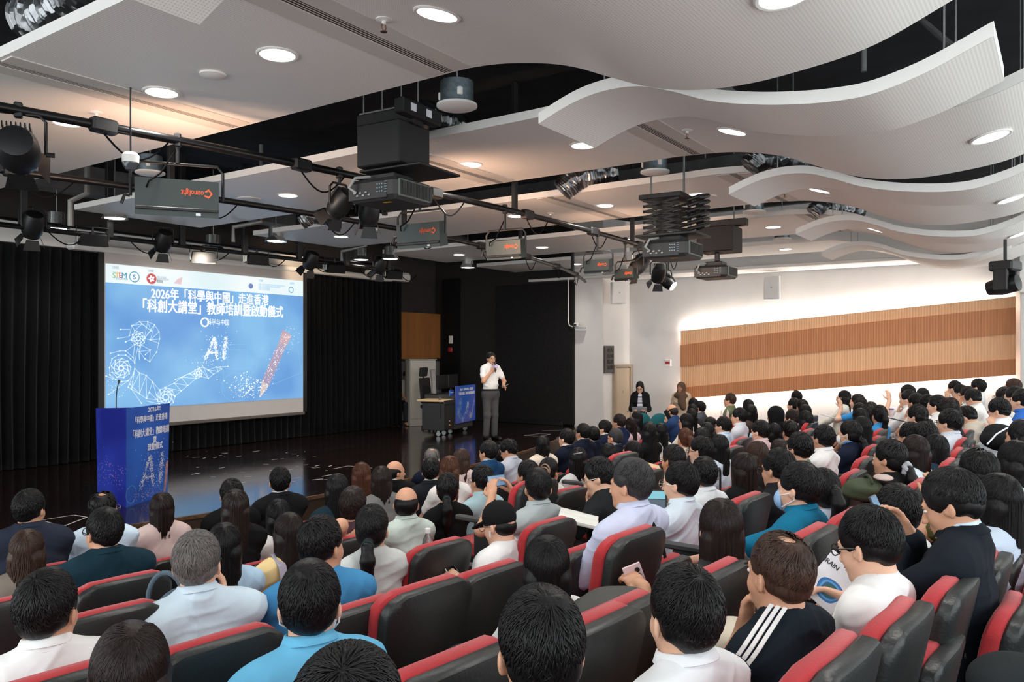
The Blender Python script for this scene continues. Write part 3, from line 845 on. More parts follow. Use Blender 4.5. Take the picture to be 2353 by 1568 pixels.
poly([(425, 850), (455, 850), (530, 892), (490, 930)]); poly([(400, 845), (325, 900), (385, 955), (400, 1000)]); lace([(400, 845), (425, 870), (440, 905)], [(385, 955), (400, 1000), (440, 980)])
hub(285, 1045, (20, 58, 82), 9)
sh = [(210, 965), (262, 935), (325, 935), (365, 965), (400, 1000), (400, 1050), (388, 1100), (345, 1150), (290, 1157), (240, 1140), (192, 1100), (188, 1040)]
poly(sh, True); poly([(195, 920), (275, 900), (325, 900)])
A = [(400, 1050), (440, 1085), (495, 1105), (550, 1160), (608, 1230)]; B = [(345, 1205), (372, 1220), (440, 1260), (500, 1300), (592, 1310)]
poly(A); poly(B); lace(A, B)
hub(660, 1288, (24, 50, 78), 9)
A = [(650, 1207), (730, 1170), (790, 1122), (860, 1090), (940, 1040)]; B = [(735, 1278), (790, 1235), (845, 1190), (915, 1130), (960, 1115)]
poly(A); poly(B); lace(A, B); hub(930, 1085, (14, 34), 7)
A = [(940, 1040), (978, 1038), (1017, 1060), (1080, 1035), (1116, 1035)]; B = [(960, 1115), (1017, 1130), (1060, 1095), (1100, 1070), (1128, 1052)]
poly(A); poly(B); lace(A, B)
rr = np.random.default_rng(3)
for a, b in (((360, 720), (282, 720)), ((355, 780), (258, 795)), ((380, 800), (325, 824)), ((345, 1150), (180, 1265)), ((372, 1220), (456, 1338)), ((240, 1140), (160, 1110)), ((500, 1320), (605, 1345)), ((900, 1070), (740, 1140)), ((1080, 1035), (1180, 1030)), ((440, 1260), (360, 1180)), ((588, 1310), (525, 1250))):
    NET_L.append((a, b)); NET_D.append(b)
SPARK = [(rr.normal(230, 60), rr.normal(1180, 90), rr.uniform(1.5, 4)) for _ in range(60)] + [(rr.normal(1340, 75), rr.normal(1200, 55), rr.uniform(2, 8)) for _ in range(170)] + \
        [(rr.normal(1700, 45), rr.normal(790, 60), rr.uniform(1.5, 5)) for _ in range(60)] + [(1450 + t * 225 + rr.normal(0, 22), 1290 - t * 530 + rr.normal(0, 16), rr.uniform(2, 6)) for t in rr.uniform(0, 1, 150)] + \
        [(rr.normal(960, 50), rr.normal(990, 35), rr.uniform(2, 5)) for _ in range(40)]
SPARK = [q for q in SPARK if 175 < q[0] < 1790 and 400 < q[1] < 1290]
def stroke_dots(a, b, w, n): 
    a = np.array(a); b = np.array(b); t = rr.uniform(0, 1, n)[:, None]
    return a + (b - a) * t + rr.normal(0, w, (n, 2))
AI = np.concatenate([stroke_dots((1068, 790), (992, 968), 7, 150), stroke_dots((1068, 790), (1090, 968), 7, 150), stroke_dots((1015, 915), (1085, 915), 6, 60), stroke_dots((1166, 785), (1142, 972), 8, 170), np.stack([rr.normal(1080, 70, 60), rr.normal(880, 80, 60)], 1)])
def art(parent, mapper, m_line, m_dot, m_faint, lw, dw, names=('network_drawing', 'sparkle_print', 'ai_lettering'), parts='nsa'):
    """draw the network figure through mapper((x, y)) -> point on the face"""
    def lines(L, w, m, name):
        V = []; Q = []
        for a, b in L:
            a, b = np.array(mapper(a)), np.array(mapper(b)); d = b - a; n_ = np.linalg.norm(d)
            if n_ < 1e-6: continue
            s_ = np.cross(d / n_, mapper.n) * w / 2; k = len(V); V += [a - s_, b - s_, b + s_, a + s_]; Q.append([k, k + 1, k + 2, k + 3])
        if V:
            mb = MB(); mb.add(V, Q); part(name, mb, m, parent, auto=False)
    def dots(D, m, name):
        V = []; Q = []
        ux = np.array(mapper((1, 0))) - np.array(mapper((0, 0))); ux /= np.linalg.norm(ux); uz = np.array([0, 0, 1.])
        for x, y, r in D:
            c = np.array(mapper((x, y))); k = len(V)
            pts = [c + r * (math.cos(i * math.pi / 3) * ux + math.sin(i * math.pi / 3) * uz) for i in range(6)]
            V += pts; Q += [[k, k + 1, k + 2, k + 3], [k, k + 3, k + 4, k + 5]]
        if V:
            mb = MB(); mb.add(V, Q); part(name, mb, m, parent, auto=False)
    if 'n' in parts:
        lines(NET_L, lw, m_line, names[0]); dots([(x, y, dw) for x, y in NET_D], m_dot, 'node_print')
    if 's' in parts: dots([(x, y, r * dw / 7) for x, y, r in SPARK], m_dot, names[1])
    if 'a' in parts: dots([(x, y, dw * .6) for x, y in AI], m_dot, names[2])
class Map:
    def __init__(s, f, n): s.f = f; s.n = np.array(n, float)
    def __call__(s, p): return s.f(*p)
def f_scr(x, y):
    p = S(*cr(x, y), .009); return p
quad_px([cr(1612, 815), cr(1668, 860), cr(1525, 1190), cr(1465, 1150)], .007, 'pencil_drawing', G_pencil)
quad_px([cr(1640, 720), cr(1715, 775), cr(1668, 860), cr(1612, 815)], .007, 'pencil_drawing', glow_mat('slide_eraser', (170, 128, 150), (206, 170, 176)))
quad_px([cr(1465, 1150), cr(1525, 1190), cr(1455, 1285), cr(1445, 1290)], .007, 'pencil_drawing', glow_mat('slide_tip', (206, 190, 190)))
art(scr, Map(f_scr, (0, -1, 0)), G_line, G_text, G_faint, .008, .012)
old = NET_L, NET_D
NET_L = []; NET_D = []
poly(ring(1470, 885, 62, 20), True, False); [NET_L.append(((1470, 885), p)) for p in ring(1470, 885, 62, 14, .2)]
poly(ring(1245, 1205, 45, 20), True, False); poly(ring(1245, 1205, 120, 28, 0), True, False)
poly([(1180, 845), (1345, 845), (1345, 1050), (1180, 1050)], True, False); poly([(1180, 890), (1345, 890)], False, False); poly([(1345, 970), (1425, 1030), (1400, 1080), (1345, 1040)], True, False)
poly([(1140, 965), (1140, 1240)], False, False); poly([(1560, 1180), (1800, 1080), (1760, 880)], False, False)
art(scr, Map(f_scr, (0, -1, 0)), G_faint, G_faint, G_faint, .005, .01, names=('plan_drawing', '', ''), parts='n')
NET_L, NET_D = old

# lectern
Lc = at(290, 1167, 8.82); Lr = at(385, 1136, 9.66); Ll = at(224, 1150, 9.24)
vr = (Lr - Lc)[:2]; wr = np.linalg.norm(vr); a_r = math.atan2(vr[1], vr[0])
lec = thing('lectern', 'blue printed lectern with white Chinese lettering standing at the left of the stage', 'lectern', (Lc[0], Lc[1], STAGE_Z), a_r)
inv = np.array([[math.cos(a_r), math.sin(a_r)], [-math.sin(a_r), math.cos(a_r)]])
pl = inv @ (Ll - Lc)[:2]
HL = 1.10
def print_mat(name, c1, c2, scale=1.6, p0=.4, p1=.62):
    m = bpy.data.materials.new(name); m.use_nodes = True
    n = m.node_tree.nodes; l = m.node_tree.links; p = n['Principled BSDF']; p.inputs['Roughness'].default_value = .45
    tc = n.new('ShaderNodeTexCoord'); nz = n.new('ShaderNodeTexNoise'); nz.inputs['Scale'].default_value = scale; nz.inputs['Detail'].default_value = 1
    l.new(tc.outputs['Object'], nz.inputs['Vector']); rp = n.new('ShaderNodeValToRGB')
    rp.color_ramp.elements[0].position = p0; rp.color_ramp.elements[1].position = p1
    rp.color_ramp.elements[0].color = lin(c1) + (1,); rp.color_ramp.elements[1].color = lin(c2) + (1,)
    l.new(nz.outputs['Fac'], rp.inputs['Fac']); l.new(rp.outputs['Color'], p.inputs['Base Color']); return m
P_r = print_mat('lectern_print_blue', (22, 78, 172), (34, 98, 196))
P_l = print_mat('lectern_print_navy', (24, 34, 136), (40, 60, 170))
P_w = mat('print_white', (236, 238, 246), .5, vary=.03); P_c = mat('print_cyan_line', (120, 170, 226), .5, vary=.1); P_p = mat('print_pink', (196, 150, 200), .5, vary=.15); P_pen = mat('print_pencil', (170, 124, 120), .5, vary=.3, scale=20)
fl = .035    # flare: faces lean outwards a little at the top
def face(a0, a1, m, name, h1=HL, h0=HL):
    mb = MB(); mb.add([(*a0, .0), (*a1, .0), (*(np.array(a1) * 1.06), h1), (*(np.array(a0) * 1.06), h0)], [[0, 1, 2, 3]]); part(name, mb, m, lec, auto=False)
face((0, 0), (wr, 0), P_r, 'front_face'); face(pl, (0, 0), P_l, 'side_face', HL, HL - .03)
bk = pl + np.array([wr * .9, .0])
face((wr, 0), bk, P_l, 'end_face', HL - .08); face(bk, pl, P_l, 'back_face', HL - .03, HL - .08)
q4 = np.array([(0, 0), (wr * 1.03, 0), bk * 1.03, pl * 1.03]); q4 = q4.mean(0) + (q4 - q4.mean(0)) * .95
mb = MB(); mb.prism(q4, HL - .13, HL - .11); part('top_board', mb, mat('lectern_top', (190, 186, 180), .5), lec)
w106 = wr * 1.05
for txt, fx, w, zz, h in (('2026年', .62, .30, 1.05, .07), ('「科學與中國」走進香港', .54, .75, .945, .085), ('「科創大講堂」教師培訓', .53, .84, .79, .10), ('暨', .63, .075, .69, .08), ('啟動儀式', .64, .36, .61, .09)):
    obj('lettering', text_mesh(txt, h, P_w, bold=.014, extrude=.0005, fit=w * w106), lec, loc=(fx * w106, -.006, zz))
def f_lec(x, y):          # slide px -> lectern face
    return (w106 * (.30 + (x - 992) / 174 * .52), -.004, .52 - (y - 785) / 187 * .36)
art(lec, Map(f_lec, (0, -1, 0)), P_c, P_w, P_c, .004, .0085, parts='a')
def strip_face(pts, m, name, off=-.003):
    mb = MB(); mb.add([(x, off, z) for x, z in pts], [[0, 1, 2, 3]]); part(name, mb, m, lec, auto=False)
strip_face([(w106 * .84, .03), (w106 * .90, .05), (w106 * .97, .40), (w106 * .91, .40)], P_pen, 'pencil_print')
mb = MB()
for _ in range(110):
    x_, z_ = rr.normal(.5, .2) * w106, abs(rr.normal(.08, .07)) + .02
    if 0.01 < x_ < w106 * .95: mb.add([(x_ + .006 * math.cos(a), -.0035, z_ + .006 * math.sin(a)) for a in (0, 1.57, 3.14, 4.71)], [[0, 1, 2, 3]])
part('sparkle_print', mb, P_p, lec, auto=False)
mb = MB()
for _ in range(90):
    t_ = np.clip(rr.normal(.55, .25), .02, .97); z_ = np.clip(rr.normal(.35, .1), .03, 1); p_ = pl * t_ * 1.01
    mb.add([(p_[0] - .004 + .006 * math.cos(a) * pl[0] / np.linalg.norm(pl), p_[1] - .004 + .006 * math.cos(a) * pl[1] / np.linalg.norm(pl), z_ + .006 * math.sin(a)) for a in (0, 1.57, 3.14, 4.71)], [[0, 1, 2, 3]])
part('sparkle_print', mb, P_p, lec, auto=False)
mb = MB()
for cx, cz, r in ((.1, .13, .1), (.82, .18, .11)):
    n = 24
    for i in range(n):
        a0, a1 = i * 2 * math.pi / n, (i + 1) * 2 * math.pi / n
        mb.add([(cx * w106 + q * math.cos(a), -.003, cz + q * math.sin(a)) for a, q in ((a0, r), (a1, r), (a1, r - .005), (a0, r - .005)) ], [[0, 1, 2, 3]])
part('circle_print', mb, P_c, lec, auto=False)
# gooseneck microphone on the lectern
m0 = at(267, 941, 9.2)
t = thing('gooseneck_microphone', 'thin black gooseneck microphone rising from the blue lectern', 'microphone', (m0[0], m0[1], STAGE_Z + HL - .11))
mb = MB(); mb.lathe((0, 0, 0), [(.04, 0), (.04, .012), (.02, .02)], 16); part('base', mb, M_black, t)
mb = MB(); mb.tube([(0, 0, .015), (.0, 0, .2), (.01, 0, .31), (.03, -.0, .38)], .006, 8); part('gooseneck', mb, M_black, t)
mb = MB(); mb.tube([(.03, 0, .375), (.036, 0, .41)], [.012, .014], 10); part('capsule', mb, M_black, t)

# white tape outlines and scraps on the stage floor
M_tape = mat('white_tape', (206, 200, 196), .6, vary=.1)
def tape(pts, label, w=.02):
    P = [at_z(x, y, STAGE_Z + .003) for x, y in pts]; mb = MB()
    for a, b in zip(P, P[1:]):
        d = (b - a) / np.linalg.norm(b - a); n_ = np.array([-d[1], d[0], 0]) * w / 2
        mb.add([a - n_, b - n_, b + n_, a + n_], [[0, 1, 2, 3]])
    single('floor_tape', mb, M_tape, label, 'tape marking', 'tape marks on the stage floor', auto=False)
tape([(93, 1196), (170, 1184), (200, 1189), (145, 1210), (93, 1196)], 'white tape outline on the stage floor below the left curtain')
tape([(766, 1078), (800, 1071), (855, 1076)], 'white tape corner on the stage floor right of centre')
tape([(1204, 1001), (1240, 997), (1265, 998), (1240, 1003), (1204, 1001)], 'white tape outline on the stage floor beside the presenter')
tape([(1245, 990), (1290, 989)], 'short white tape line on the stage floor before the black wall')
mb = MB()
for _ in range(46):
    x, y = rr.uniform(430, 780), rr.uniform(1035, 1110)
    p = at_z(x, y, STAGE_Z + .002); a = rr.uniform(0, 3); l_, w_ = rr.uniform(.02, .10), rr.uniform(.006, .018)
    d = np.array([math.cos(a), math.sin(a) * .4, 0]); n_ = np.array([-d[1], d[0], 0])
    mb.add([p - d * l_ - n_ * w_, p + d * l_ - n_ * w_, p + d * l_ + n_ * w_, p - d * l_ + n_ * w_], [[0, 1, 2, 3]])
o = single('tape_scraps', mb, M_tape, 'small white scuffs and tape scraps scattered over the stage planks', 'floor scraps', auto=False); o['kind'] = 'stuff'

# grey cabinet, desk with printed board, chair, screens
cb = at(984, 982, 18.5)
t = thing('metal_cabinet', 'tall light grey metal cabinet standing at the end of the right curtain', 'cabinet', (cb[0] - .05, cb[1] + .2, STAGE_Z), math.radians(-33))
gm = mat('cabinet_grey', (176, 172, 162), .5, vary=.05, scale=2)
mb = MB(); mb.bbox((0, 0, .76), (.62, .46, 1.52), .01); part('body', mb, gm, t)
mb = MB(); mb.bbox((.0, -.235, .82), (.58, .02, 1.3), .006); part('door', mb, gm, t)
mb = MB(); mb.bbox((0, 0, 1.53), (.66, .50, .03), .006); part('top', mb, mat('cabinet_top', (150, 147, 140), .5), t)
mb = MB(); mb.bbox((.315, 0, .8), (.015, .40, 1.3), .005); part('side_door', mb, gm, t)
mb = MB(); mb.bbox((.328, .05, .95), (.015, .02, .1), .004); part('handle', mb, M_steel, t)
db = at(1050, 1000, 16.5)
DR = math.radians(14)
t = thing('presenter_desk', 'dark desk with a light wooden top and wheels behind the presenter', 'desk', (db[0], db[1], STAGE_Z), DR)
mb = MB(); mb.bbox((-.28, .35, .72), (.50, .62, .04), .008); part('worktop', mb, mat('pale_desk_top', (206, 178, 136), .45, vary=.1, scale=4, stretch=(1, 8, 1)), t, label='pale wooden top')
mb = MB(); mb.bbox((.46, .4, .46), (.94, .7, .72), .01); part('console', mb, mat('charcoal_laminate', (50, 49, 48), .5, vary=.06), t)
mb = MB(); mb.bbox((-.28, .3, .40), (.46, .5, .56), .01); part('equipment_box', mb, mat('black_case', (20, 19, 20), .5), t)
mb = MB(); mb.bbox((-.28, .04, .69), (.50, .03, .08), .006); part('front_rail', mb, M_black, t)
for x_ in (-.46, -.2, .1, .85):
    mb = MB(); mb.lathe((x_, .2, .05), [(.045, -.015), (.05, 0), (.045, .015)], 14, R=rotm('y', 90)); mb.bbox((x_, .2, .1), (.04, .05, .05), .006); part('caster', mb, M_steel, t)
for k, (z_, c_) in enumerate(((.30, (220, 170, 30)), (.22, (220, 170, 30)), (.2, (200, 40, 40)))):
    mb = MB(); mb.bbox((-.26 + .07 * (k == 2), .045, z_), (.03, .01, .022), .003); part('sticker', mb, mat('sticker_%d' % k, c_, .5), t)
t = thing('printed_board', 'blue printed board with white network drawing mounted on the desk front', 'sign board', (db[0], db[1], STAGE_Z), DR)
bw, bz0, bz1 = 1.0, .22, 1.0
mb = MB(); mb.bbox((bw / 2 - .02, .02, (bz0 + bz1) / 2), (bw, .025, bz1 - bz0), .003); part('board', mb, print_mat('board_print', (104, 92, 176), (34, 92, 188), .9, .3, .55), t)
for txt, zz, h, w in (('2026年「科學與中國」走進香港', .915, .062, .68), ('「科創大講堂」教師培訓暨啟動儀式', .83, .07, .82)):
    obj('lettering', text_mesh(txt, h, P_w, bold=.014, extrude=.0005, fit=w), t, loc=(.50, .004, zz))
def f_brd(x, y): return (.02 + (x - 160) / 1640 * .94, .004, .74 - (y - 650) / 700 * .50)
art(t, Map(f_brd, (0, -1, 0)), P_c, P_w, P_c, .005, .006)
def monitor(c, rz, label):
    t = thing('monitor', label, 'monitor', c, rz, 'monitors on the desk')
    mb = MB(); mb.bbox((0, 0, .25), (.5, .04, .3), .012); part('housing', mb, M_black, t)
    mb = MB(); mb.bbox((0, .04, .08), (.06, .05, .2), .01); part('stand', mb, M_black, t)
    mb = MB(); mb.bbox((0, .06, .008), (.22, .18, .014), .005); part('foot', mb, M_black, t)
cd, sd = math.cos(DR), math.sin(DR)
def on_desk(x, y, z): return (db[0] + x * cd - y * sd, db[1] + x * sd + y * cd, STAGE_Z + z)
monitor(on_desk(.34, .5, .82), DR, 'black monitor seen from behind on the desk, left one'); monitor(on_desk(.86, .5, .82), DR, 'black monitor seen from behind on the desk, partly behind the presenter')
t = thing('document_camera', 'grey document camera arm standing on the dark desk', 'camera', on_desk(.05, .55, .82), DR)
mb = MB(); mb.tube([(0, 0, .0), (-.03, 0, .3), (-.08, 0, .52)], [.05, .05, .06], 12); part('arm', mb, mat('arm_grey', (130, 130, 130), .4), t)
mb = MB(); mb.bbox((0, 0, .01), (.2, .2, .02), .006); part('base', mb, M_black, t)
t = thing('table_sign', 'small blue desk sign beside the monitors', 'sign', on_desk(-.05, .1, .79), DR)
mb = MB(); mb.bbox((0, 0, .07), (.2, .02, .12), .004); part('plate', mb, mat('sign_blue', (40, 90, 180), .4), t)
obj('lettering', text_mesh('科學與中國', .03, P_w, extrude=.0005, fit=.15), t, loc=(0, -.012, .08))
t = thing('microphone_stand', 'silver microphone lying at the left end of the desk with hanging cables', 'microphone', on_desk(-.50, .15, .76), DR)
mb = MB(); mb.tube([(0, 0, 0), (.1, .05, .03)], [.03, .022], 12); part('handle', mb, M_steel, t)
mb = MB(); mb.tube([(0, 0, -.01), (-.05, -.02, -.25), (.0, -.02, -.42), (.06, -.02, -.3), (.03, 0, -.03)], .007, 6); part('cable', mb, M_black, t)
oc = on_desk(1.0, 1.0, 0)
t = thing('office_chair', 'black office chair with headrest behind the desk', 'chair', (oc[0], oc[1], STAGE_Z), DR + math.pi)
M_mesh = mat('black_mesh_fabric', (30, 29, 30), .8, bump=.3, bscale=200)
mb = MB(); mb.bbox((0, 0, .5), (.5, .5, .08), .03); part('seat', mb, M_mesh, t)
mb = MB(); mb.bbox((0, -.24, .85), (.46, .06, .56), .03, R=rotm('x', 6)); part('backrest', mb, M_mesh, t)
mb = MB(); mb.bbox((0, -.29, 1.26), (.32, .07, .2), .03, R=rotm('x', -8)); part('headrest', mb, M_mesh, t)
mb = MB(); mb.tube([(0, -.28, 1.1), (0, -.30, 1.2)], .02, 8); part('headrest_post', mb, M_black, t)
mb = MB(); mb.tube([(0, 0, .08), (0, 0, .47)], .03, 10); part('gas_column', mb, M_black, t)
for k in range(5):
    a = k * 2 * math.pi / 5
    mb = MB(); mb.tube([(0, 0, .12), (.28 * math.cos(a), .28 * math.sin(a), .07)], [.03, .02], 8); mb.lathe((.28 * math.cos(a), .28 * math.sin(a), .03), [(.03, -.02), (.03, .02)], 10, R=rotm('x', 90)); part('leg', mb, M_black, t)
# ------------------------------------------------------------------ lighting pipes, lanterns, projectors
M_pipeb = mat('black_pipe', (24, 24, 25), .35, metal=.4, vary=.15)
ZP = 1.55
def pipe_y(x, y0, a, x0): return y0 + a * (x - x0) ** 2
PIPES = [(5.04, .016, 8.0, .5, 12.4, 'black curved lighting pipe nearest the seats, carrying the lamp panels'), (6.98, .028, 7.4, .8, 15.6, 'second black curved lighting pipe, ending at the white wall')]
for y0, a, x0, xa, xb, lb in PIPES:
    xs = np.linspace(xa, xb, 50)
    t = thing('lighting_pipe', lb, 'lighting pipe', (0, 0, ZP), 0, 'curved lighting pipes')
    mb = MB(); mb.tube(np.stack([xs, pipe_y(xs, y0, a, x0), np.zeros(50)], 1), .032, 12); part('tube', mb, M_pipeb, t, smooth=True)
    for x in np.arange(xa + .6, xb - .3, 1.55):
        if all(not (s0 - .1 < x < s1 + .1) for s0, s1 in STR): 
            mb = MB(); mb.bbox((x, pipe_y(x, y0, a, x0), (3.0 - ZP) / 2 - .02), (.06, .05, 3.0 - ZP + .03), .005); part('drop_bar', mb, M_black, t)
        mb = MB(); mb.bbox((x + .25, pipe_y(x + .25, y0, a, x0), 0), (.18, .09, .10), .015); part('socket_box', mb, M_black, t)
        mb = MB(); yy = pipe_y(x + .45, y0, a, x0)
        mb.tube([(x + .25 + .45 * k / 10, pipe_y(x + .25 + .45 * k / 10, y0, a, x0) + .02, -.03 - .16 * math.sin(math.pi * k / 10)) for k in range(11)], .007, 6); part('cable', mb, mat('matt_cable', (16, 16, 17), .95, spec=.1), t)
# far straight pipes over the stage
t = thing('lighting_pipe', 'straight black lighting pipe over the stage in front of the curtains', 'lighting pipe', (0, 0, 0), 0, 'curved lighting pipes')
P = [at(0, 522, 9.9), at(300, 556, 11.2), at(530, 590, 13.1), at(760, 612, 14.6), at(935, 632, 15.8)]
P = np.array(P); P[:, 1] = 10.95; P[:, 2] = 1.58
mb = MB(); mb.tube(P, .035, 10); part('tube', mb, M_pipeb, t)
mb = MB(); mb.tube(P + np.array([0, .25, .12]), .02, 8); part('second_tube', mb, M_pipeb, t)
for k, x in enumerate(np.linspace(P[0, 0] + .3, P[-1, 0] - .3, 7)):
    mb = MB(); mb.bbox((x, 10.95, 2.28), (.09, .07, 1.40), .006); part('drop_bar', mb, M_black, t)
    mb = MB(); mb.tube([(x + .3 + .5 * k_ / 8, 10.93, 1.55 - .14 * math.sin(math.pi * k_ / 8)) for k_ in range(9)], .008, 6); part('cable', mb, mat('matt_cable', (16, 16, 17), .95, spec=.1), t)

M_lant = mat('lantern_black', (27, 28, 29), .42, metal=.2, vary=.2, scale=20)
M_grn = mat('dark_green_grey_metal', (50, 58, 56), .42, metal=.3, vary=.08, scale=4)
M_cab = mat('matt_cable', (16, 16, 17), .95, spec=.1)
M_org = mat('orange_lettering', (236, 92, 40), .5, vary=.02)
def hook(t, top, z0):
    mb = MB(); mb.bbox((0, 0, top), (.05, .05, .10), .008); part('hook_clamp', mb, M_black, t)
    mb = MB(); mb.tube([(0, 0, top), (0, 0, z0)], .014, 8); part('stem', mb, M_black, t)
def lamp_panel(c, head, w, label, tilt=14, top=.30):
    """flat lamp bank, its back towards -Y, its lettering upside down"""
    h = w * .47
    t = thing('lamp_panel', label, 'stage light', c, head, 'flat lamp panels on the pipes')
    R = rotm('x', tilt)
    mb = MB(); mb.prism([(-w / 2, -.05), (w / 2, -.05), (w / 2, .09), (-w / 2, .09)], -h / 2, h / 2)
    V = mb.V[0]; top_ = V[:, 2] > 0; back = V[:, 1] < 0
    V[top_ & back, 1] += .03; V[:] = V @ R.T; part('housing', mb, M_grn, t)
    mb = MB(); mb.bbox((0, -.062, -h * .30), (w * .99, .02, .025), .004); mb.V[0][:] = mb.V[0] @ R.T; part('vent', mb, M_black, t)
    mb = MB(); mb.bbox((0, .094, 0), (w * .94, .01, h * .9), .002); mb.V[0][:] = mb.V[0] @ R.T; part('front_screen', mb, mat('lamp_screen', (200, 190, 180), .6, emit=(255, 206, 172), es=60.), t)
    me = text_mesh('osmolight', .06, M_org, bold=.008, extrude=.0005, fit=w * .27)
    n = len(me.vertices); v = np.zeros(n * 3, np.float32); me.vertices.foreach_get('co', v); v = v.reshape(-1, 3)
    v[:, 0] *= -1; v[:, 2] *= -1
    v += np.array([w * .18, -.053, h * .16]); v[:, 1] += (v[:, 2] + h / 2) / h * .03
    v = (v @ R.T).astype(np.float32); me.vertices.foreach_set('co', v.ravel()); me.update(); obj('lettering', me, t)
    mb = MB(); cx, cz, s = w * .37, h * .16, h * .13
    pts = [(cx + s * .9, cz), (cx + s * .1, cz - s * 1.0), (cx - s * .9, cz - s * .55), (cx - s * .7, cz - s * .3), (cx + s * .1, cz - s * .55), (cx + s * .5, cz), (cx + s * .1, cz + s * .55), (cx - s * .5, cz + s * .2), (cx - s * .7, cz + s * .45), (cx + s * .1, cz + s * 1.0)]
    v = np.array([(x, -.0535 + (z + h / 2) / h * .03, z) for x, z in pts]) @ R.T
    mb.add(v, [[0, 1, 4, 5], [1, 2, 3, 4], [0, 5, 6, 9], [6, 7, 8, 9]]); part('logo', mb, M_org, t, auto=False)
    mb = MB(); mb.bbox((w * .25, -.055, -h * .42), (w * .06, .006, h * .07), .001); mb.V[0][:] = mb.V[0] @ R.T; part('type_label', mb, P_w, t)
    hw = w / 2 + .03; yt = h / 2 + .12
    mb = MB(); mb.tube([(-hw, .02, 0), (-hw, .02, yt - .05), (-hw + .04, .02, yt), (hw - .04, .02, yt), (hw, .02, yt - .05), (hw, .02, 0)], .011, 8); part('yoke', mb, M_black, t)
    mb = MB(); mb.tube([(-hw - .005, .02, 0), (-hw - .04, .02, 0), (-hw - .06, .02, -.06)], .012, 8); part('tilt_handle', mb, M_org if False else M_black, t)
    mb = MB(); mb.tube([(-w * .36, -.06, h * .2), (-w * .33, -.09, h * .35), (-w * .2, -.05, h * .6), (-w * .02, .0, yt + .1)], .007, 6); part('cable', mb, mat('matt_cable', (16, 16, 17), .95, spec=.1), t)
    hook(t, ZP - c[2], yt)
def on_pipe(px, py, k=0):
    y0, a, x0 = PIPES[k][:3]; r_ = ray(px); ds = np.linspace(3, 22, 8000)
    f = r_[1] * ds - pipe_y(r_[0] * ds, y0, a, x0); d = float(ds[np.argmax(f > 0)]); return at(px, py, d)
def on_far(px, py): return at_y(px, py, 10.95)
def head_away(px): r = ray(px); return math.atan2(r[1], r[0]) - math.pi / 2
lamp_panel(on_pipe(408, 455), head_away(408) - .02, .57, 'near flat lamp panel with upside-down orange lettering, hung on the front pipe', 10, .14)
lamp_panel(on_pipe(965, 541), head_away(965) - .62, .50, 'flat lamp panel hanging under the near projector', 12, .10)
lamp_panel(on_pipe(1160, 574), head_away(1160) - .50, .43, 'flat lamp panel right of the one under the projector', 14, .16)
lamp_panel(on_pipe(1373, 613), head_away(1373) - .45, .36, 'flat lamp panel in front of the white wall, left of the pair', 14, .2)
lamp_panel(on_pipe(1437, 632), head_away(1437) - .6, .32, 'small flat lamp panel left of the bright spotlight', 16, .2)

def spotlight(c, head, tilt, label, s=1., lit=False, barn=True, top=.25):
    t = thing('spotlight', label, 'stage light', c, head, 'black stage spotlights')
    R = rotm('x', -tilt)
    def P_(name, mb, m): 
        for v in mb.V: v[:] = (v * s) @ R.T
        return part(name, mb, m, t)
    RX = rotm('x', -90)
    mb = MB(); mb.lathe((0, 0, 0), [(.05, -.20), (.10, -.19), (.125, -.12), (.13, .02), (.12, .08), (.105, .11), (.105, .13)], 18, R=RX); P_('housing', mb, M_lant)
    for a in np.arange(0, 360, 45):
        pass
    mb = MB()
    for k in range(7): mb.bbox((-.075 + .025 * k, -.08, .118), (.008, .18, .03), .002)
    P_('cooling_fins', mb, M_lant)
    mb = MB(); mb.lathe((0, 0, 0), [(.1, .131), (.001, .131)], 18, R=RX)
    P_('lens', mb, mat('lit_lens', (255, 255, 255), .4, emit=(255, 236, 214), es=14.) if lit else mat('dark_lens', (70, 74, 78), .15, spec=.8))
    if barn:
        for a in range(4):
            Ra = rotm('y', 90 * a)
            mb = MB(); P4 = np.array([[-.07, .14, .10], [.07, .14, .10], [.10, .26, .16], [-.10, .26, .16]]); 
            mb.grid((P4[[0, 1, 3, 2]].reshape(2, 2, 3)) @ Ra.T, thick=(0, .004, .004)); P_('barn_door', mb, M_lant)
    mb = MB(); w = .155 * s; y_ = .25 * s
    mb.tube([(-w, 0, 0), (-w, 0, y_ - .04), (-w + .04, 0, y_), (w - .04, 0, y_), (w, 0, y_ - .04), (w, 0, 0)], .010, 8); part('yoke', mb, M_black, t)
    mb = MB(); mb.tube([(w, 0, 0), (w + .05, 0, 0)], .016, 8); part('tilt_knob', mb, M_black, t)
    hook(t, (1.58 if abs(c[1] - 10.95) < .1 else ZP) - c[2], y_)
    return t
spotlight(on_pipe(42, 350), head_away(42) - .1, 10, 'large black stage spotlight hanging at the left edge of the front pipe', 1.0, top=.10)
spotlight(on_pipe(780, 472), head_away(780) + .8, 42, 'black spotlight with barn doors left of the near projector', .75, top=.12)
spotlight(on_pipe(848, 490), head_away(848) + .1, 62, 'black spotlight with barn doors below the near projector', .75, top=.1)
spotlight(on_far(75, 522), head_away(75) + .2, 52, 'black spotlight on the far pipe above the left curtain', 1.0, top=.02)
spotlight(on_far(375, 558), head_away(375) + .3, 52, 'black spotlight on the far pipe above the screen left', .95, top=.02)
spotlight(on_far(713, 602), head_away(713) + .7, 55, 'black spotlight on the far pipe above the screen right end', .95, top=.02)
spotlight(on_far(872, 613), head_away(872) + .6, 55, 'black spotlight on the far pipe above the right curtain', .95, top=.02)
spotlight(on_pipe(1466, 612), head_away(1466) + 2.2, 40, 'black spotlight behind the two small lamp panels', .9, top=.2)
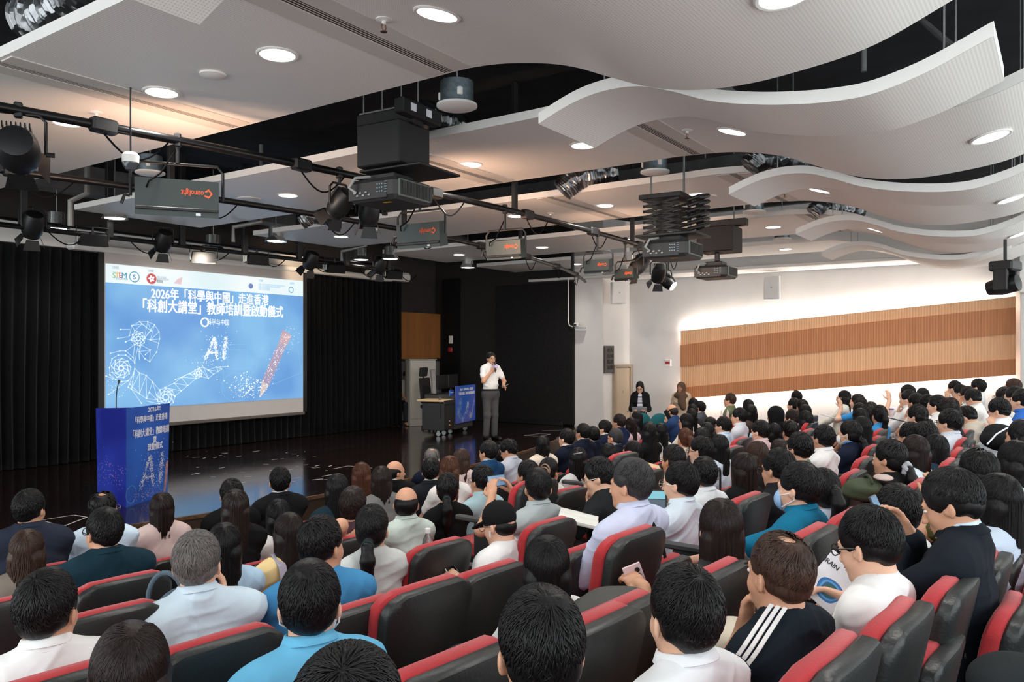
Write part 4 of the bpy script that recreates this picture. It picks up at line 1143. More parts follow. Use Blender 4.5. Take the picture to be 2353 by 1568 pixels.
spotlight(on_pipe(1513, 632), head_away(1513) + .3, 48, 'dark spotlight tilted steeply left of the bright one', .85, top=.2)
t = spotlight(on_pipe(1536, 650), head_away(1536) - 2.0, 36, 'bright lit spotlight glowing white in front of the right wall', .8, lit=True, barn=False, top=.25)
def flood(c, head, tilt, label, lit=False):
    t = thing('floodlight', label, 'stage light', c, head, 'small black floodlights')
    R = rotm('x', -tilt)
    def P_(name, mb, m):
        for v in mb.V: v[:] = v @ R.T
        return part(name, mb, m, t)
    mb = MB(); mb.prism([(-.16, -.1), (.16, -.1), (.19, .06), (-.19, .06)], -.08, .08); P_('housing', mb, M_lant)
    mb = MB(); mb.bbox((0, .064, 0), (.33, .008, .13), .002); P_('glass', mb, mat('lit_lens_warm', (255, 240, 220), .3, emit=(255, 214, 170), es=3.) if lit else mat('grey_glass', (96, 100, 98), .15, metal=.5))
    mb = MB(); mb.tube([(-.2, 0, 0), (-.2, 0, .18), (.2, 0, .18), (.2, 0, 0)], .01, 8); part('yoke', mb, M_black, t)
    mb = MB(); mb.bbox((-.2, 0, .02), (.012, .14, .12), .005); part('side_plate', mb, mat('pale_bracket', (190, 196, 190), .5), t)
    hook(t, 1.58 - c[2], .18)
flood(on_far(213, 553), head_away(213) + .2, 70, 'small floodlight with a pale bracket above the left curtain edge')
flood(on_far(468, 594), head_away(468) + .1, 80, 'small lit floodlight hanging over the middle of the screen', True)
flood(on_far(590, 598), head_away(590) + .4, 70, 'small floodlight with a pale bracket over the right half of the screen')
flood(on_far(769, 617), head_away(769) + .5, 60, 'small floodlight beside the warm patch above the right curtain')
flood(on_far(903, 632), head_away(903) + .5, 65, 'small floodlight at the right end of the far pipe')
# their light on the stage
spot(at(468, 600, 12.0), 40, (1, .86, .72), 100, .6, .1, target=(8.6, 12.3, .9))
spot(at(760, 596, 14.5) + np.array([0, .5, 0]), 40, (1, .75, .5), 90, .6, .1, target=(11.2, 12.7, 1.6))
spot((10.6, 5.2, 1.4), 420, (1, .84, .68), 22, .5, .12, target=(12.6, 9.3, -.7))
spot((8.2, 4.9, 1.4), 200, (1, .84, .68), 50, .6, .12, target=(10.5, 10.2, -1.7))

# moving head lamp at the right edge
t = thing('moving_head_light', 'dark moving head stage light hanging at the far right above the timber panel', 'stage light', at(2310, 632, 9.4), head_away(2310) + 1.2)
mb = MB(); mb.bbox((0, 0, .1), (.30, .26, .12), .02); part('base', mb, M_lant, t)
mb = MB(); mb.bbox((-.13, 0, -.06), (.05, .16, .26), .02); part('yoke_arm', mb, M_lant, t)
mb = MB(); mb.bbox((.13, 0, -.06), (.05, .16, .26), .02); part('yoke_arm', mb, M_lant, t)
mb = MB(); mb.lathe((0, 0, -.12), [(.05, -.16), (.10, -.14), (.11, .05), (.085, .16), (.08, .19)], 18, R=rotm('x', -100)); part('head', mb, M_lant, t)
mb = MB(); mb.lathe((0, 0, -.12), [(.07, .192), (.001, .193)], 16, R=rotm('x', -100)); part('lens', mb, _mats['dark_lens'], t)
mb = MB(); mb.tube([(0, 0, .16), (0, 0, .42)], .02, 8); part('stem', mb, M_black, t)

# projectors
M_prj = mat('projector_charcoal', (50, 50, 51), .5, vary=.05)
M_gril = mat('grille_grey_green', (92, 98, 92), .5, vary=.05)
def projector(c, head, w, label):
    t = thing('projector', label, 'projector', c, head, 'large ceiling projectors')
    d_, h = w * 1.0, w * .36
    mb = MB(); mb.bbox((0, 0, 0), (w, d_, h), .035); part('body', mb, M_prj, t)
    mb = MB(); mb.bbox((w / 2 + .002, -.02, 0), (.02, d_ * .8, h * .78), .008); part('grille_frame', mb, M_gril, t)
    mb = MB()
    for k in range(20): mb.box((w / 2 + .0135, -.02 - d_ * .37 + d_ * .74 * k / 19, 0), (.004, d_ * .022, h * .62))
    part('side_grille', mb, M_black, t)
    mb = MB(); mb.bbox((-w * .08, -d_ / 2 - .001, -.01), (w * .78, .006, h * .74), .002); part('control_panel', mb, mat('panel_black', (30, 30, 31), .4), t)
    mk = mat('key_legend', (150, 176, 190), .4)
    for i in range(3):
        for j in range(3):
            mb = MB(); mb.bbox((w * (.13 + .045 * i), -d_ / 2 - .006, h * (.18 - .16 * j)), (w * .022, .004, h * .06), .001); part('key', mb, mk, t)
    for j in range(5):
        mb = MB(); mb.bbox((w * .30, -d_ / 2 - .006, h * (.26 - .11 * j)), (w * .055, .004, h * .022), .001); part('key', mb, mk, t)
    for i in range(6):
        mb = MB(); mb.bbox((w * (-.34 + .06 * i), -d_ / 2 - .007, -h * (.12 + .12 * (i % 2))), (w * .045, .008, h * .09), .002); part('socket', mb, M_steel, t)
    mb = MB(); mb.bbox((w * .12, -d_ * .25, -h / 2 - .001), (w * .14, d_ * .05, .003), .001); part('warning_sticker', mb, mat('yellow_sticker', (222, 172, 52), .5), t)
    mb = MB(); mb.lathe((-.05, d_ / 2, 0), [(.07, 0), (.075, .07), (.06, .08), (.001, .075)], 20, R=rotm('x', -90)); part('lens', mb, M_black, t)
    mb = MB(); mb.tube([(-w * .30, -d_ / 2 - .01, -h * .1), (-w * .36, -d_ / 2 - .06, h * .1), (-w * .3, -d_ / 2 - .02, h * .55), (-w * .2, -d_ * .3, h * .7)], .012, 8); part('cable', mb, mat('pale_cable', (170, 172, 168), .5), t)
    mb = MB(); mb.bbox((0, 0, h / 2 + .03), (w * .5, d_ * .5, .06), .008); part('ceiling_plate', mb, M_black, t)
    return t, h
PH = math.radians(-86)
t, h = projector(at(900, 447, 6.5), PH, .50, 'near big black projector hanging between the first two ceiling panels')
c = at(900, 447, 6.5)
br = thing('projector_lift', 'black boxy lift housing above the near projector, hung on steel rods', 'projector mount', c + np.array([0, 0, .15]), PH)
mb = MB(); mb.bbox((.1, .12, .03), (.62, .55, .02), .005); part('tray', mb, M_black, br)
mb = MB(); mb.bbox((.02, .0, .22), (.44, .40, .34), .01); part('housing', mb, mat('lift_black', (15, 15, 17), .6), br)
mb = MB(); mb.bbox((-.02, .0, .45), (.60, .14, .15), .01); part('cross_beam', mb, M_black, br)
mb = MB(); mb.bbox((.29, -.02, .47), (.10, .5, .12), .01); part('side_box', mb, M_black, br)
for y_ in (-.15, .05):
    mb = MB(); mb.bbox((.343, y_, .47), (.004, .07, .06), .001); part('paper_label', mb, P_w, br)
mb = MB(); mb.bbox((-.02, .0, .54), (.62, .05, .03), .004); part('steel_rail', mb, M_steel, br)
for x_ in (-.3, -.1, .1, .27):
    mb = MB(); mb.tube([(x_, 0, .5), (x_, 0, 2.9 - c[2] - .0)], .006, 6); part('hanger_rod', mb, M_steel, br)
c = at(1546, 577, 8.3)
projector(c, math.radians(-87), .50, 'middle black projector under a dense scissor lift')
br = thing('scissor_lift', 'black scissor lift with bundled cables above the middle projector', 'projector mount', c + np.array([0, 0, .12]), math.radians(-87))
mb = MB(); mb.bbox((0, 0, .03), (.66, .46, .025), .004); part('base_plate', mb, M_black, br)
for k in range(6):
    for sg in (-1, 1):
        for y_ in (-.18, .18):
            mb = MB(); mb.bbox((-.06, y_, .09 + .055 * k), (.40, .02, .025), .003, R=rotm('y', sg * 9)); part('scissor_arm', mb, M_black, br)
mb = MB(); mb.bbox((-.06, 0, .43), (.46, .44, .05), .005); part('top_plate', mb, M_black, br)
for k in range(6):
    mb = MB(); z0 = .08 + .06 * k; a = .8 * k
    mb.tube([(.20, -.1, z0), (.34 + .03 * math.cos(a), -.12, z0 + .02), (.36, .05, z0 + .05), (.22, .12, z0 + .03)], .022, 8); part('cable_bundle', mb, M_black, br)
for x_ in (-.24, .12):
    mb = MB(); mb.tube([(x_, 0, .44), (x_, 0, 2.95 - c[2] - .12)], .012, 8); part('hanger_rod', mb, M_steel, br)
c = at(1645, 627, 10.9)
projector(c, math.radians(-88), .47, 'far black projector in front of the right wall')
br = thing('projector_lift', 'black boxy lift housing above the far projector', 'projector mount', c + np.array([0, 0, .11]), math.radians(-88))
mb = MB(); mb.bbox((.02, .0, .10), (.06, .06, .12), .01); part('post', mb, M_black, br)
mb = MB(); mb.bbox((.05, .0, .33), (.5, .42, .34), .01); part('housing', mb, _mats['lift_black'], br)
mb = MB(); mb.bbox((.1, .0, .55), (.66, .12, .1), .01); part('cross_beam', mb, M_black, br)
for x_ in (-.15, .25):
    mb = MB(); mb.tube([(x_, 0, .55), (x_, 0, 2.95 - c[2] - .11)], .01, 8); part('hanger_rod', mb, M_steel, br)
# dome camera
c = at(300, 374, 5.6)
t = thing('dome_camera', 'white dome camera with a black band above the near lamp panel', 'camera', c)
mb = MB(); mb.lathe((0, 0, 0), [(.055, .0), (.058, .05), (.04, .07), (.001, .075)], 20); part('housing', mb, M_edge, t)
mb = MB(); mb.lathe((0, 0, 0), [(.001, -.06), (.03, -.052), (.05, -.02), (.054, .0)], 20); part('dome', mb, _mats['dark_lens'], t)
mb = MB(); mb.tube([(0, 0, .07), (0, 0, 3.0 - c[2])], .006, 8); part('hanger_rod', mb, M_black, t)
# ------------------------------------------------------------------ figures: smooth solids from blended limbs
class Solid:
    """smooth-blended union of limbs, meshed as ONE closed surface"""
    def __init__(s): s.P = []
    def seg(s, a, b, ra, rb, k=.03, sub=False): s.P.append(('s', np.array(a, float), np.array(b, float), ra, rb, k, sub)); return s
    def ell(s, c, r, R=None, k=.03, sub=False): s.P.append(('e', np.array(c, float), np.array(r, float), np.eye(3) if R is None else R, None, k, sub)); return s
    def chain(s, pts, rs, k=.03):
        for i in range(len(pts) - 1): s.seg(pts[i], pts[i + 1], rs[i], rs[i + 1], k)
        return s
    def bounds(s, p):
        if p[0] == 's':
            m = max(p[3], p[4]); return np.minimum(p[1], p[2]) - m, np.maximum(p[1], p[2]) + m
        e = np.sqrt(((p[3] * p[2]) ** 2).sum(1)); return p[1] - e, p[1] + e
    def mesh_arrays(s, h):
        B = [s.bounds(p) for p in s.P if not p[6]]
        lo = np.min([b[0] for b in B], 0) - 3 * h; hi = np.max([b[1] for b in B], 0) + 3 * h
        n = np.ceil((hi - lo) / h).astype(int) + 1
        D = np.full(n, .2, np.float32)
        ax = [lo[i] + h * np.arange(n[i]) for i in range(3)]
        for p in s.P:
            k = p[5]; a, b = s.bounds(p); m = k * 1.2 + 2.5 * h
            i0 = np.maximum(0, np.floor((a - m - lo) / h).astype(int)); i1 = np.minimum(n, np.ceil((b + m - lo) / h).astype(int) + 1)
            if np.any(i1 <= i0): continue
            sl = tuple(slice(i0[i], i1[i]) for i in range(3))
            X = np.stack(np.meshgrid(*[ax[i][sl[i]] for i in range(3)], indexing='ij'), -1)
            if p[0] == 's':
                ba = p[2] - p[1]; L = max(1e-9, ba @ ba); q = X - p[1]
                t = np.clip((q @ ba) / L, 0, 1)
                d = np.sqrt(((q - t[..., None] * ba) ** 2).sum(-1)) - (p[3] + (p[4] - p[3]) * t)
            else:
                q = (X - p[1]) @ p[3]
                k0 = np.sqrt(((q / p[2]) ** 2).sum(-1)); k1 = np.sqrt(((q / p[2] ** 2) ** 2).sum(-1)) + 1e-9
                d = k0 * (k0 - 1) / k1
            o = D[sl]
            if p[6]:
                d = -d; hh = np.clip(.5 + .5 * (d - o) / k, 0, 1); D[sl] = o + (d - o) * hh + k * hh * (1 - hh)
            else:
                hh = np.clip(.5 + .5 * (o - d) / k, 0, 1); D[sl] = o + (d - o) * hh - k * hh * (1 - hh)
        # surface nets
        S = D < 0
        c = np.zeros(n - 1, np.uint8)
        for i in (0, 1):
            for j in (0, 1):
                for k in (0, 1): c += S[i:n[0] - 1 + i, j:n[1] - 1 + j, k:n[2] - 1 + k]
        cell = np.argwhere((c > 0) & (c < 8))
        idx = np.full(n - 1, -1, np.int32); idx[tuple(cell.T)] = np.arange(len(cell))
        acc = np.zeros((len(cell), 3)); cnt = np.zeros(len(cell))
        cor = [np.array(v) for v in ((0, 0, 0), (1, 0, 0), (0, 1, 0), (1, 1, 0), (0, 0, 1), (1, 0, 1), (0, 1, 1), (1, 1, 1))]
        val = [D[tuple((cell + v).T)] for v in cor]
        for a, b in ((0, 1), (2, 3), (4, 5), (6, 7), (0, 2), (1, 3), (4, 6), (5, 7), (0, 4), (1, 5), (2, 6), (3, 7)):
            m = (val[a] < 0) != (val[b] < 0); t = val[a][m] / (val[a][m] - val[b][m])
            acc[m] += cor[a] + t[:, None] * (cor[b] - cor[a]); cnt[m] += 1
        V = lo + h * (cell + acc / cnt[:, None])
        Q = []
        for axn in range(3):
            u, v = (axn + 1) % 3, (axn + 2) % 3
            A = np.take(S, range(n[axn] - 1), axn); Bq = np.take(S, range(1, n[axn]), axn)
            e = np.argwhere(A != Bq); sgn = A[tuple(e.T)]
            ok = (e[:, u] > 0) & (e[:, v] > 0) & (e[:, u] < n[u] - 1) & (e[:, v] < n[v] - 1); e = e[ok]; sgn = sgn[ok]
            def g(du, dv):
                f = e.copy(); f[:, u] -= du; f[:, v] -= dv; return idx[tuple(f.T)]
            q = np.stack([g(1, 1), g(0, 1), g(0, 0), g(1, 0)], 1); q[~sgn] = q[~sgn][:, ::-1]; Q.append(q)
        return V, np.concatenate(Q)
    def mesh(s, name, h, m, wrinkle=None):
        V, Q = s.mesh_arrays(h)
        if wrinkle is not None: V = wrinkle(V)
        return np_mesh(name, V, Q, True, m)

def hnoise(V, f, seed=0):
    """cheap smooth noise from summed sines"""
    r = np.random.default_rng(seed); o = np.zeros(len(V))
    for _ in range(7):
        k = r.normal(0, 1, 3) * f; o += np.sin(V @ k + r.uniform(0, 6.28))
    return o / 7

# materials for skin, hair, cloth
def skin_mat(name, c): return mat(name, c, .5, vary=.06, scale=14, bump=.08, bscale=240)
SKIN = {'a': skin_mat('skin_fair', (226, 178, 150)), 'b': skin_mat('skin_tan', (204, 152, 122)), 'c': skin_mat('skin_brown', (176, 124, 96))}
def hair_mat(name, c, rough=.44, spec=.26):
    m = bpy.data.materials.new(name); m.use_nodes = True
    n = m.node_tree.nodes; l = m.node_tree.links; p = n['Principled BSDF']
    tc = n.new('ShaderNodeTexCoord'); mp = n.new('ShaderNodeMapping'); mp.inputs['Scale'].default_value = (60, 60, 6)
    l.new(tc.outputs['Object'], mp.inputs['Vector'])
    nz = n.new('ShaderNodeTexNoise'); nz.inputs['Scale'].default_value = 2.2; nz.inputs['Detail'].default_value = 3
    l.new(mp.outputs['Vector'], nz.inputs['Vector'])
    rp = n.new('ShaderNodeValToRGB'); c = lin(c); rp.color_ramp.elements[0].position = .3; rp.color_ramp.elements[1].position = .72
    rp.color_ramp.elements[0].color = tuple(v * .7 for v in c) + (1,); rp.color_ramp.elements[1].color = tuple(v * 1.5 for v in c) + (1,)
    l.new(nz.outputs['Fac'], rp.inputs['Fac']); l.new(rp.outputs['Color'], p.inputs['Base Color'])
    p.inputs['Roughness'].default_value = rough; p.inputs['Specular IOR Level'].default_value = spec
    p.inputs['Anisotropic'].default_value = .5
    b = n.new('ShaderNodeBump'); b.inputs['Strength'].default_value = .5; b.inputs['Distance'].default_value = .004
    l.new(nz.outputs['Fac'], b.inputs['Height']); l.new(b.outputs['Normal'], p.inputs['Normal'])
    return m
HAIR = {'k': hair_mat('hair_black', (15, 14, 15)), 'b': hair_mat('hair_dark_brown', (32, 23, 21)), 'r': hair_mat('hair_reddish_brown', (74, 42, 28)), 'n': hair_mat('hair_brown', (58, 41, 33)),
        'g': hair_mat('hair_grey', (96, 92, 90), .5), 's': hair_mat('hair_salt_pepper', (46, 45, 46), .5)}
_cl = {}
def cloth(rgb):
    if rgb not in _cl: _cl[rgb] = mat('cloth_%02x%02x%02x' % rgb, rgb, .9, vary=.05, scale=9, bump=.75, bscale=9, spec=.15)
    return _cl[rgb]
M_eye = mat('eye_white', (226, 222, 216), .3); M_iris = mat('iris_dark', (34, 24, 20), .2); M_brow = mat('brow_hair', (30, 24, 22), .7); M_lip = mat('lip_tone', (176, 106, 96), .5)
M_gl = mat('spectacle_frame', (24, 24, 26), .3); M_glm = mat('spectacle_metal', (170, 160, 150), .3, metal=.8)

def Rz(a): return rotm('z', math.degrees(a))
def ik(sh, wr, l1, l2, hint):
    sh, wr, hint = map(lambda q: np.array(q, float), (sh, wr, hint)); d = wr - sh; L = np.linalg.norm(d)
    if L > (l1 + l2) * .995: wr = sh + d / L * (l1 + l2) * .995; d = wr - sh; L = np.linalg.norm(d)
    a = (l1 * l1 - l2 * l2 + L * L) / (2 * L); hgt = math.sqrt(max(0, l1 * l1 - a * a))
    u = d / L; hn = hint - u * (hint @ u); hn /= np.linalg.norm(hn) + 1e-9
    return sh + u * a + hn * hgt, wr
def add_hand(b, wr, d, up, k=.006, curl=.5, side=1, scale=1.):
    """palm, four fingers of different lengths, thumb; d = direction of the forearm, up = back of the hand"""
    d = np.array(d, float); d /= np.linalg.norm(d); up = np.array(up, float); up -= d * (up @ d); up /= np.linalg.norm(up) + 1e-9
    x = np.cross(d, up) * side; s = scale
    R = np.stack([x, d, up], 1)
    b.seg(wr, wr + d * .03 * s, .024 * s, .026 * s, .02)
    b.ell(wr + d * .065 * s, (.038 * s, .048 * s, .015 * s), R, .015)
    for i, (o, L) in enumerate(((-.028, .066), (-.0095, .075), (.009, .070), (.027, .054))):
        base = wr + d * .102 * s + x * o * s - d * (.004 * abs(i - 1.3)) * s
        a1 = curl * .5; a2 = curl * 1.1; a3 = curl * 1.7
        p = [base]
        for a, f in ((a1, .45), (a2, .32), (a3, .23)):
            p.append(p[-1] + (d * math.cos(a) - up * math.sin(a)) * L * f * s)
        b.chain(p, [.0095 * s, .0088 * s, .008 * s, .0068 * s], k)
    t0 = wr + d * .035 * s - x * .034 * s
    td = d * .62 - x * .62 - up * .35 * (1 + curl * .6); td /= np.linalg.norm(td)
    t1 = t0 + td * .034 * s; td2 = d * .9 - x * .15 - up * .5 * (.4 + curl); td2 /= np.linalg.norm(td2)
    b.chain([t0, t1, t1 + td2 * .03 * s, t1 + td2 * .03 * s + (td2 + d * .2) * .02 * s], [.014 * s, .0115 * s, .010 * s, .008 * s], k)

def head_R(yaw, pitch, roll): return Rz(yaw) @ rotm('x', math.degrees(pitch)) @ rotm('y', math.degrees(roll))
def add_head(b, hc, R, female, face):
    E = lambda c, r, k=.02, sub=False, R2=None: b.ell(hc + R @ np.array(c), r, R if R2 is None else R @ R2, k, sub)
    Sg = lambda a, c, ra, rb, k=.012: b.seg(hc + R @ np.array(a), hc + R @ np.array(c), ra, rb, k)
    f = .95 if female else 1.
    E((0, -.010, .028), (.074 * f, .093, .088)); E((0, .022, -.030), (.061 * f, .068, .078), .03)
    E((0, .05, -.082), (.036 * f, .036, .030), .03)
    E((0, .074, -.098), (.018, .016, .015), .015)
    E((-.036, .055, -.035), (.022, .022, .024), .02); E((.036, .055, -.035), (.022, .022, .024), .02)
    Sg((-.03, .083, .017), (.03, .083, .017), .010, .010, .015)
    if face:
        E((-.031, .096, .000), (.017, .012, .010), .008, True); E((.031, .096, .000), (.017, .012, .010), .008, True)
    Sg((0, .090, .004), (0, .108, -.036), .007, .0105, .012); E((-.010, .100, -.040), (.008, .010, .007), .006); E((.010, .100, -.040), (.008, .010, .007), .006)
    E((0, .086, -.060), (.022, .010, .006), .008); E((0, .084, -.071), (.018, .010, .006), .008)
    for sx in (-1, 1):
        E((sx * .077 * f, -.012, -.012), (.008, .017, .029), .006, False, rotm('z', sx * 26) @ rotm('x', 10))
        E((sx * .071 * f, .006, -.016), (.009, .008, .012), .008)

def face_marks(hc, R, skin, female, mouth_open=False):
    """small solids set in the face: eyes, brows, lips (their own material slots of the body)"""
    out = []
    def ellp(c, r, mi, n=8):
        V = []; Q = []
        for i in range(n + 1):
            th = math.pi * i / n
            for j in range(n * 2):
                ph = math.pi * j / n; V.append((r[0] * math.sin(th) * math.cos(ph), r[1] * math.sin(th) * math.sin(ph), r[2] * math.cos(th)))
        for i in range(n):
            for j in range(2 * n): Q.append((i * 2 * n + j, (i + 1) * 2 * n + j, (i + 1) * 2 * n + (j + 1) % (2 * n), i * 2 * n + (j + 1) % (2 * n)))
        out.append(((np.array(V) + np.array(c)) @ R.T + hc, np.array(Q), mi))
    for sx in (-1, 1):
        ellp((sx * .031, .0795, .001), (.0135, .0105, .0075), 1); ellp((sx * .030, .0885, .001), (.0058, .0028, .0058), 2)
        ellp((sx * .031, .0885, .0065), (.0150, .004, .0016), 3)
        for q in range(3): ellp((sx * (.019 + .012 * q), .0935 - .003 * q, .020 + .002 * (q == 1)), (.009, .004, .0028 if female else .0038), 3, 6)
    if mouth_open: ellp((0, .093, -.066), (.018, .006, .008), 2); 
    ellp((0, .0945, -.0615), (.020, .004, .0035), 4); ellp((0, .0925, -.0705 - (.006 if mouth_open else 0)), (.017, .004, .004), 4)
    return out

# ---------------------------------------------------------------- hair
def hair_base(style, b, hc, R, f=1., length=.3):
    E = lambda c, r, k=.02, sub=False, R2=None: b.ell(hc + R @ np.array(c), r, R if R2 is None else R @ R2, k, sub)
    Sg = lambda a, c, ra, rb, k=.02: b.seg(hc + R @ np.array(a), hc + R @ np.array(c), ra, rb, k)
    def facecut(): E((0, .105, -.018), (.067, .052, .096), .01, True)
    if style == 'bald':
        E((0, -.022, .010), (.081, .093, .070)); E((0, -.048, -.022), (.069, .052, .055))
        E((0, .0, .092), (.068, .10, .052), .01, True); E((0, .10, .02), (.075, .062, .12), .01, True); return
    if style == 'capped':
        E((0, -.042, -.010), (.072, .056, .058)); facecut(); return
    if style in ('short', 'fade', 'buzz', 'thin'):
        th = {'short': .010, 'fade': .009, 'buzz': .004, 'thin': .005}[style]
        E((0, -.014, .036), (.075 * f + th * .7, .092 + th, .088 + th * 1.3)); 
        E((0, -.048, -.014), (.066 + th * .3, .050 + th * .4, .052))
        facecut()
        if style == 'thin': E((.01, -.034, .133), (.042, .050, .028), .020, True)
        for sx in (-1, 1): E((sx * .086, .012, -.030), (.022, .034, .036), .008, True); E((sx * .062, -.045, -.075), (.03, .04, .035), .012, True)
        return
    E((0, -.016, .034), (.083 * f, .101, .099)); 
    if style in ('bob', 'long', 'half', 'longwave'):
        L = {'bob': .150}.get(style, length)
        E((0, -.040, -.02), (.079 * f, .072, .080))
        if style == 'bob':
            for ox in (-.040, -.014, .014, .040): Sg((ox, -.048, -.03), (ox * 1.2, -.062, -L), .042, .028)
            for sx in (-1, 1): Sg((sx * .062, .000, .01), (sx * .064, -.006, -L * .85), .022, .020)
        else:
            for i, ox in enumerate((-.045, -.028, -.010, .010, .028, .045)):
                zl = -L * (1, .94, 1.03, .97, 1.0, .93)[i]; q_ = .026 * (ox / .045) ** 2; m_ = (ox * 1.22, -.074 + q_, -.13); e_ = (ox * 1.36, -.086 + q_, zl)
                Sg((ox, -.056, -.02), m_, .040, .026); Sg(m_, e_, .026, .010 if L > .25 else .016)
            for sx in (-1, 1):
                Sg((sx * .066, -.012, .01), (sx * .064, -.030, -.14), .020, .018); Sg((sx * .064, -.030, -.14), (sx * .066, -.045, -L * .8), .018, .008)
        E((0, .10, -.045), (.058, .06, .115), .01, True)
    elif style in ('pony', 'lowpony'):
        E((0, -.050, -.012), (.072, .056, .066)); facecut()
        z0 = .035 if style == 'pony' else -.045
        Sg((0, -.105, z0), (0, -.135, z0 - .01), .022, .024, .015)
        P_ = [(0, -.135, z0 - .01), (.004, -.150, z0 - .07), (.0, -.140, z0 - .16), (-.004, -.125, z0 - length)]
        for a, c, ra, rb in zip(P_[:-1], P_[1:], (.026, .034, .030), (.034, .030, .012)): Sg(a, c, ra, rb)
    elif style in ('bun', 'updo'):
        E((0, -.050, -.012), (.072, .056, .066)); facecut()
        E((0, -.110, .02 if style == 'updo' else -.03), (.042, .036, .040), .012)

def hair_locks(style, hc, R, f, n, seed, length=.3, wid=.0075):
    """locks that leave the whorl and follow the head: flattened tapering tubes"""
    r = np.random.default_rng(seed)
    c0 = np.array((0, -.016, .034)); rad = np.array((.083 * f, .101, .099)) if style not in ('fade', 'buzz', 'thin') else np.array((.081 * f, .099, .097))
    ax = np.array((0.12 * r.uniform(-1, 1), -.5, .86)); ax /= np.linalg.norm(ax)
    e1 = np.cross(ax, (1, 0, 0)); e1 /= np.linalg.norm(e1); e2 = np.cross(ax, e1)     # e1 roughly forward/back
    V = []; Q = []; ns = 7
    lng = style in ('long', 'bob', 'half', 'longwave')
    for i in range(n):
        th = r.uniform(0, 2 * math.pi); dirv = math.cos(th) * e1 + math.sin(th) * e2
        fwd = dirv[1]
        if lng: end = 1.55 + r.uniform(0, .25)
        else:
            end = (1.62 + .30 * max(0, -fwd) + .10 * r.uniform(-1, 1)) if fwd < .25 else 1.20 + .14 * r.uniform(-1, 1)
            end = {'pony': 1.6, 'lowpony': 1.7, 'bun': 1.7, 'updo': 1.55}.get(style, end)
        st = end * .80 * math.sqrt(r.uniform(0.0005, 1)); ln = r.uniform(.30, .62) if not lng else r.uniform(.5, .9)
        if style == 'thin' and st < .80 and r.uniform() < .86: continue
        en = min(end, st + ln) if not lng else end
        if en - st < .15: continue
        pts = []
        lift = r.uniform(.0, .0026) * (1.6 if style in ('short', 'fade') else .8)
        sw = r.normal(0, .18)
        for k in range(ns):
            t = k / (ns - 1); ph = st + (en - st) * t; d = math.cos(sw * t) * dirv + math.sin(sw * t) * np.cross(ax, dirv)
            q = math.cos(ph) * ax + math.sin(ph) * d
            p = c0 + rad * q / np.linalg.norm(q) * 1.0
            p = c0 + (p - c0) * (1 + (lift * math.sin(math.pi * min(1, t * 1.1)) + .001) / .09)
            pts.append(p)
            if lng and k > 1 and p[2] < .018 and p[1] < .04: break
        np_ = len(pts)
        if lng:      # fall from the last point
            L = {'bob': .17}.get(style, length)
            p = pts[-1]; tail = []
            zend = -L + r.uniform(-.03, .03)
            if p[1] > .045 and abs(p[0]) < .06: continue
            wv = r.uniform(0, 6.28)
            for k in range(1, 6):
                t = k / 5; z = p[2] + (zend - p[2]) * t
                yt = -.114 + .062 * min(1, (p[0] / .085) ** 2); fb = min(1, max(0, (.080 - abs(p[0])) / .035)); back = np.array((p[0] * (1 + .05 * t), p[1] + (min(yt, p[1]) - p[1]) * fb * min(1, t * 1.6) + .006 * t - .012 * t * (1 - fb), z))
                if style == 'longwave': back += np.array((.010 * math.sin(wv + t * 7), .008 * math.cos(wv + t * 6), 0))
                tail.append(back if style != 'bob' else back * np.array((1 - .05 * t * t, 1 - .02 * t * t, 1)))
            pts += tail
        pts = np.array(pts); m = len(pts)
        tt = np.gradient(pts, axis=0); tt /= np.linalg.norm(tt, axis=1)[:, None] + 1e-9
        nr = (pts - c0) / rad ** 2; 
        if lng: nr[np_:] = np.array([[p[0], min(p[1], -.02), 0] for p in pts[np_:]])
        nr /= np.linalg.norm(nr, axis=1)[:, None] + 1e-9
        sd = np.cross(tt, nr); sd /= np.linalg.norm(sd, axis=1)[:, None] + 1e-9
        w = wid * r.uniform(.6, 1.3) * np.sin(np.pi * np.clip(.12 + .84 * np.linspace(0, 1, m) ** .8, 0, 1))[:, None] ** .7
        if lng: w = wid * r.uniform(.7, 1.3) * np.r_[np.linspace(.4, 1, m - 2), .7, .12][:, None]
        th_ = .0009 if wid < .0035 else .0016
        o = len(V) * 1
        ring_ = np.stack([pts - sd * w, pts + nr * th_, pts + sd * w, pts - nr * th_ * .5], 1)      # m,4,3
        k0 = sum(len(v) for v in V)
        V.append(ring_.reshape(-1, 3))
        for k in range(m - 1):
            for j in range(4): Q.append((k0 + 4 * k + j, k0 + 4 * k + (j + 1) % 4, k0 + 4 * k + 4 + (j + 1) % 4, k0 + 4 * k + 4 + j))
    if not V: return np.zeros((0, 3)), np.zeros((0, 4), int)
    V = np.concatenate(V)
    return V @ R.T + hc, np.array(Q)

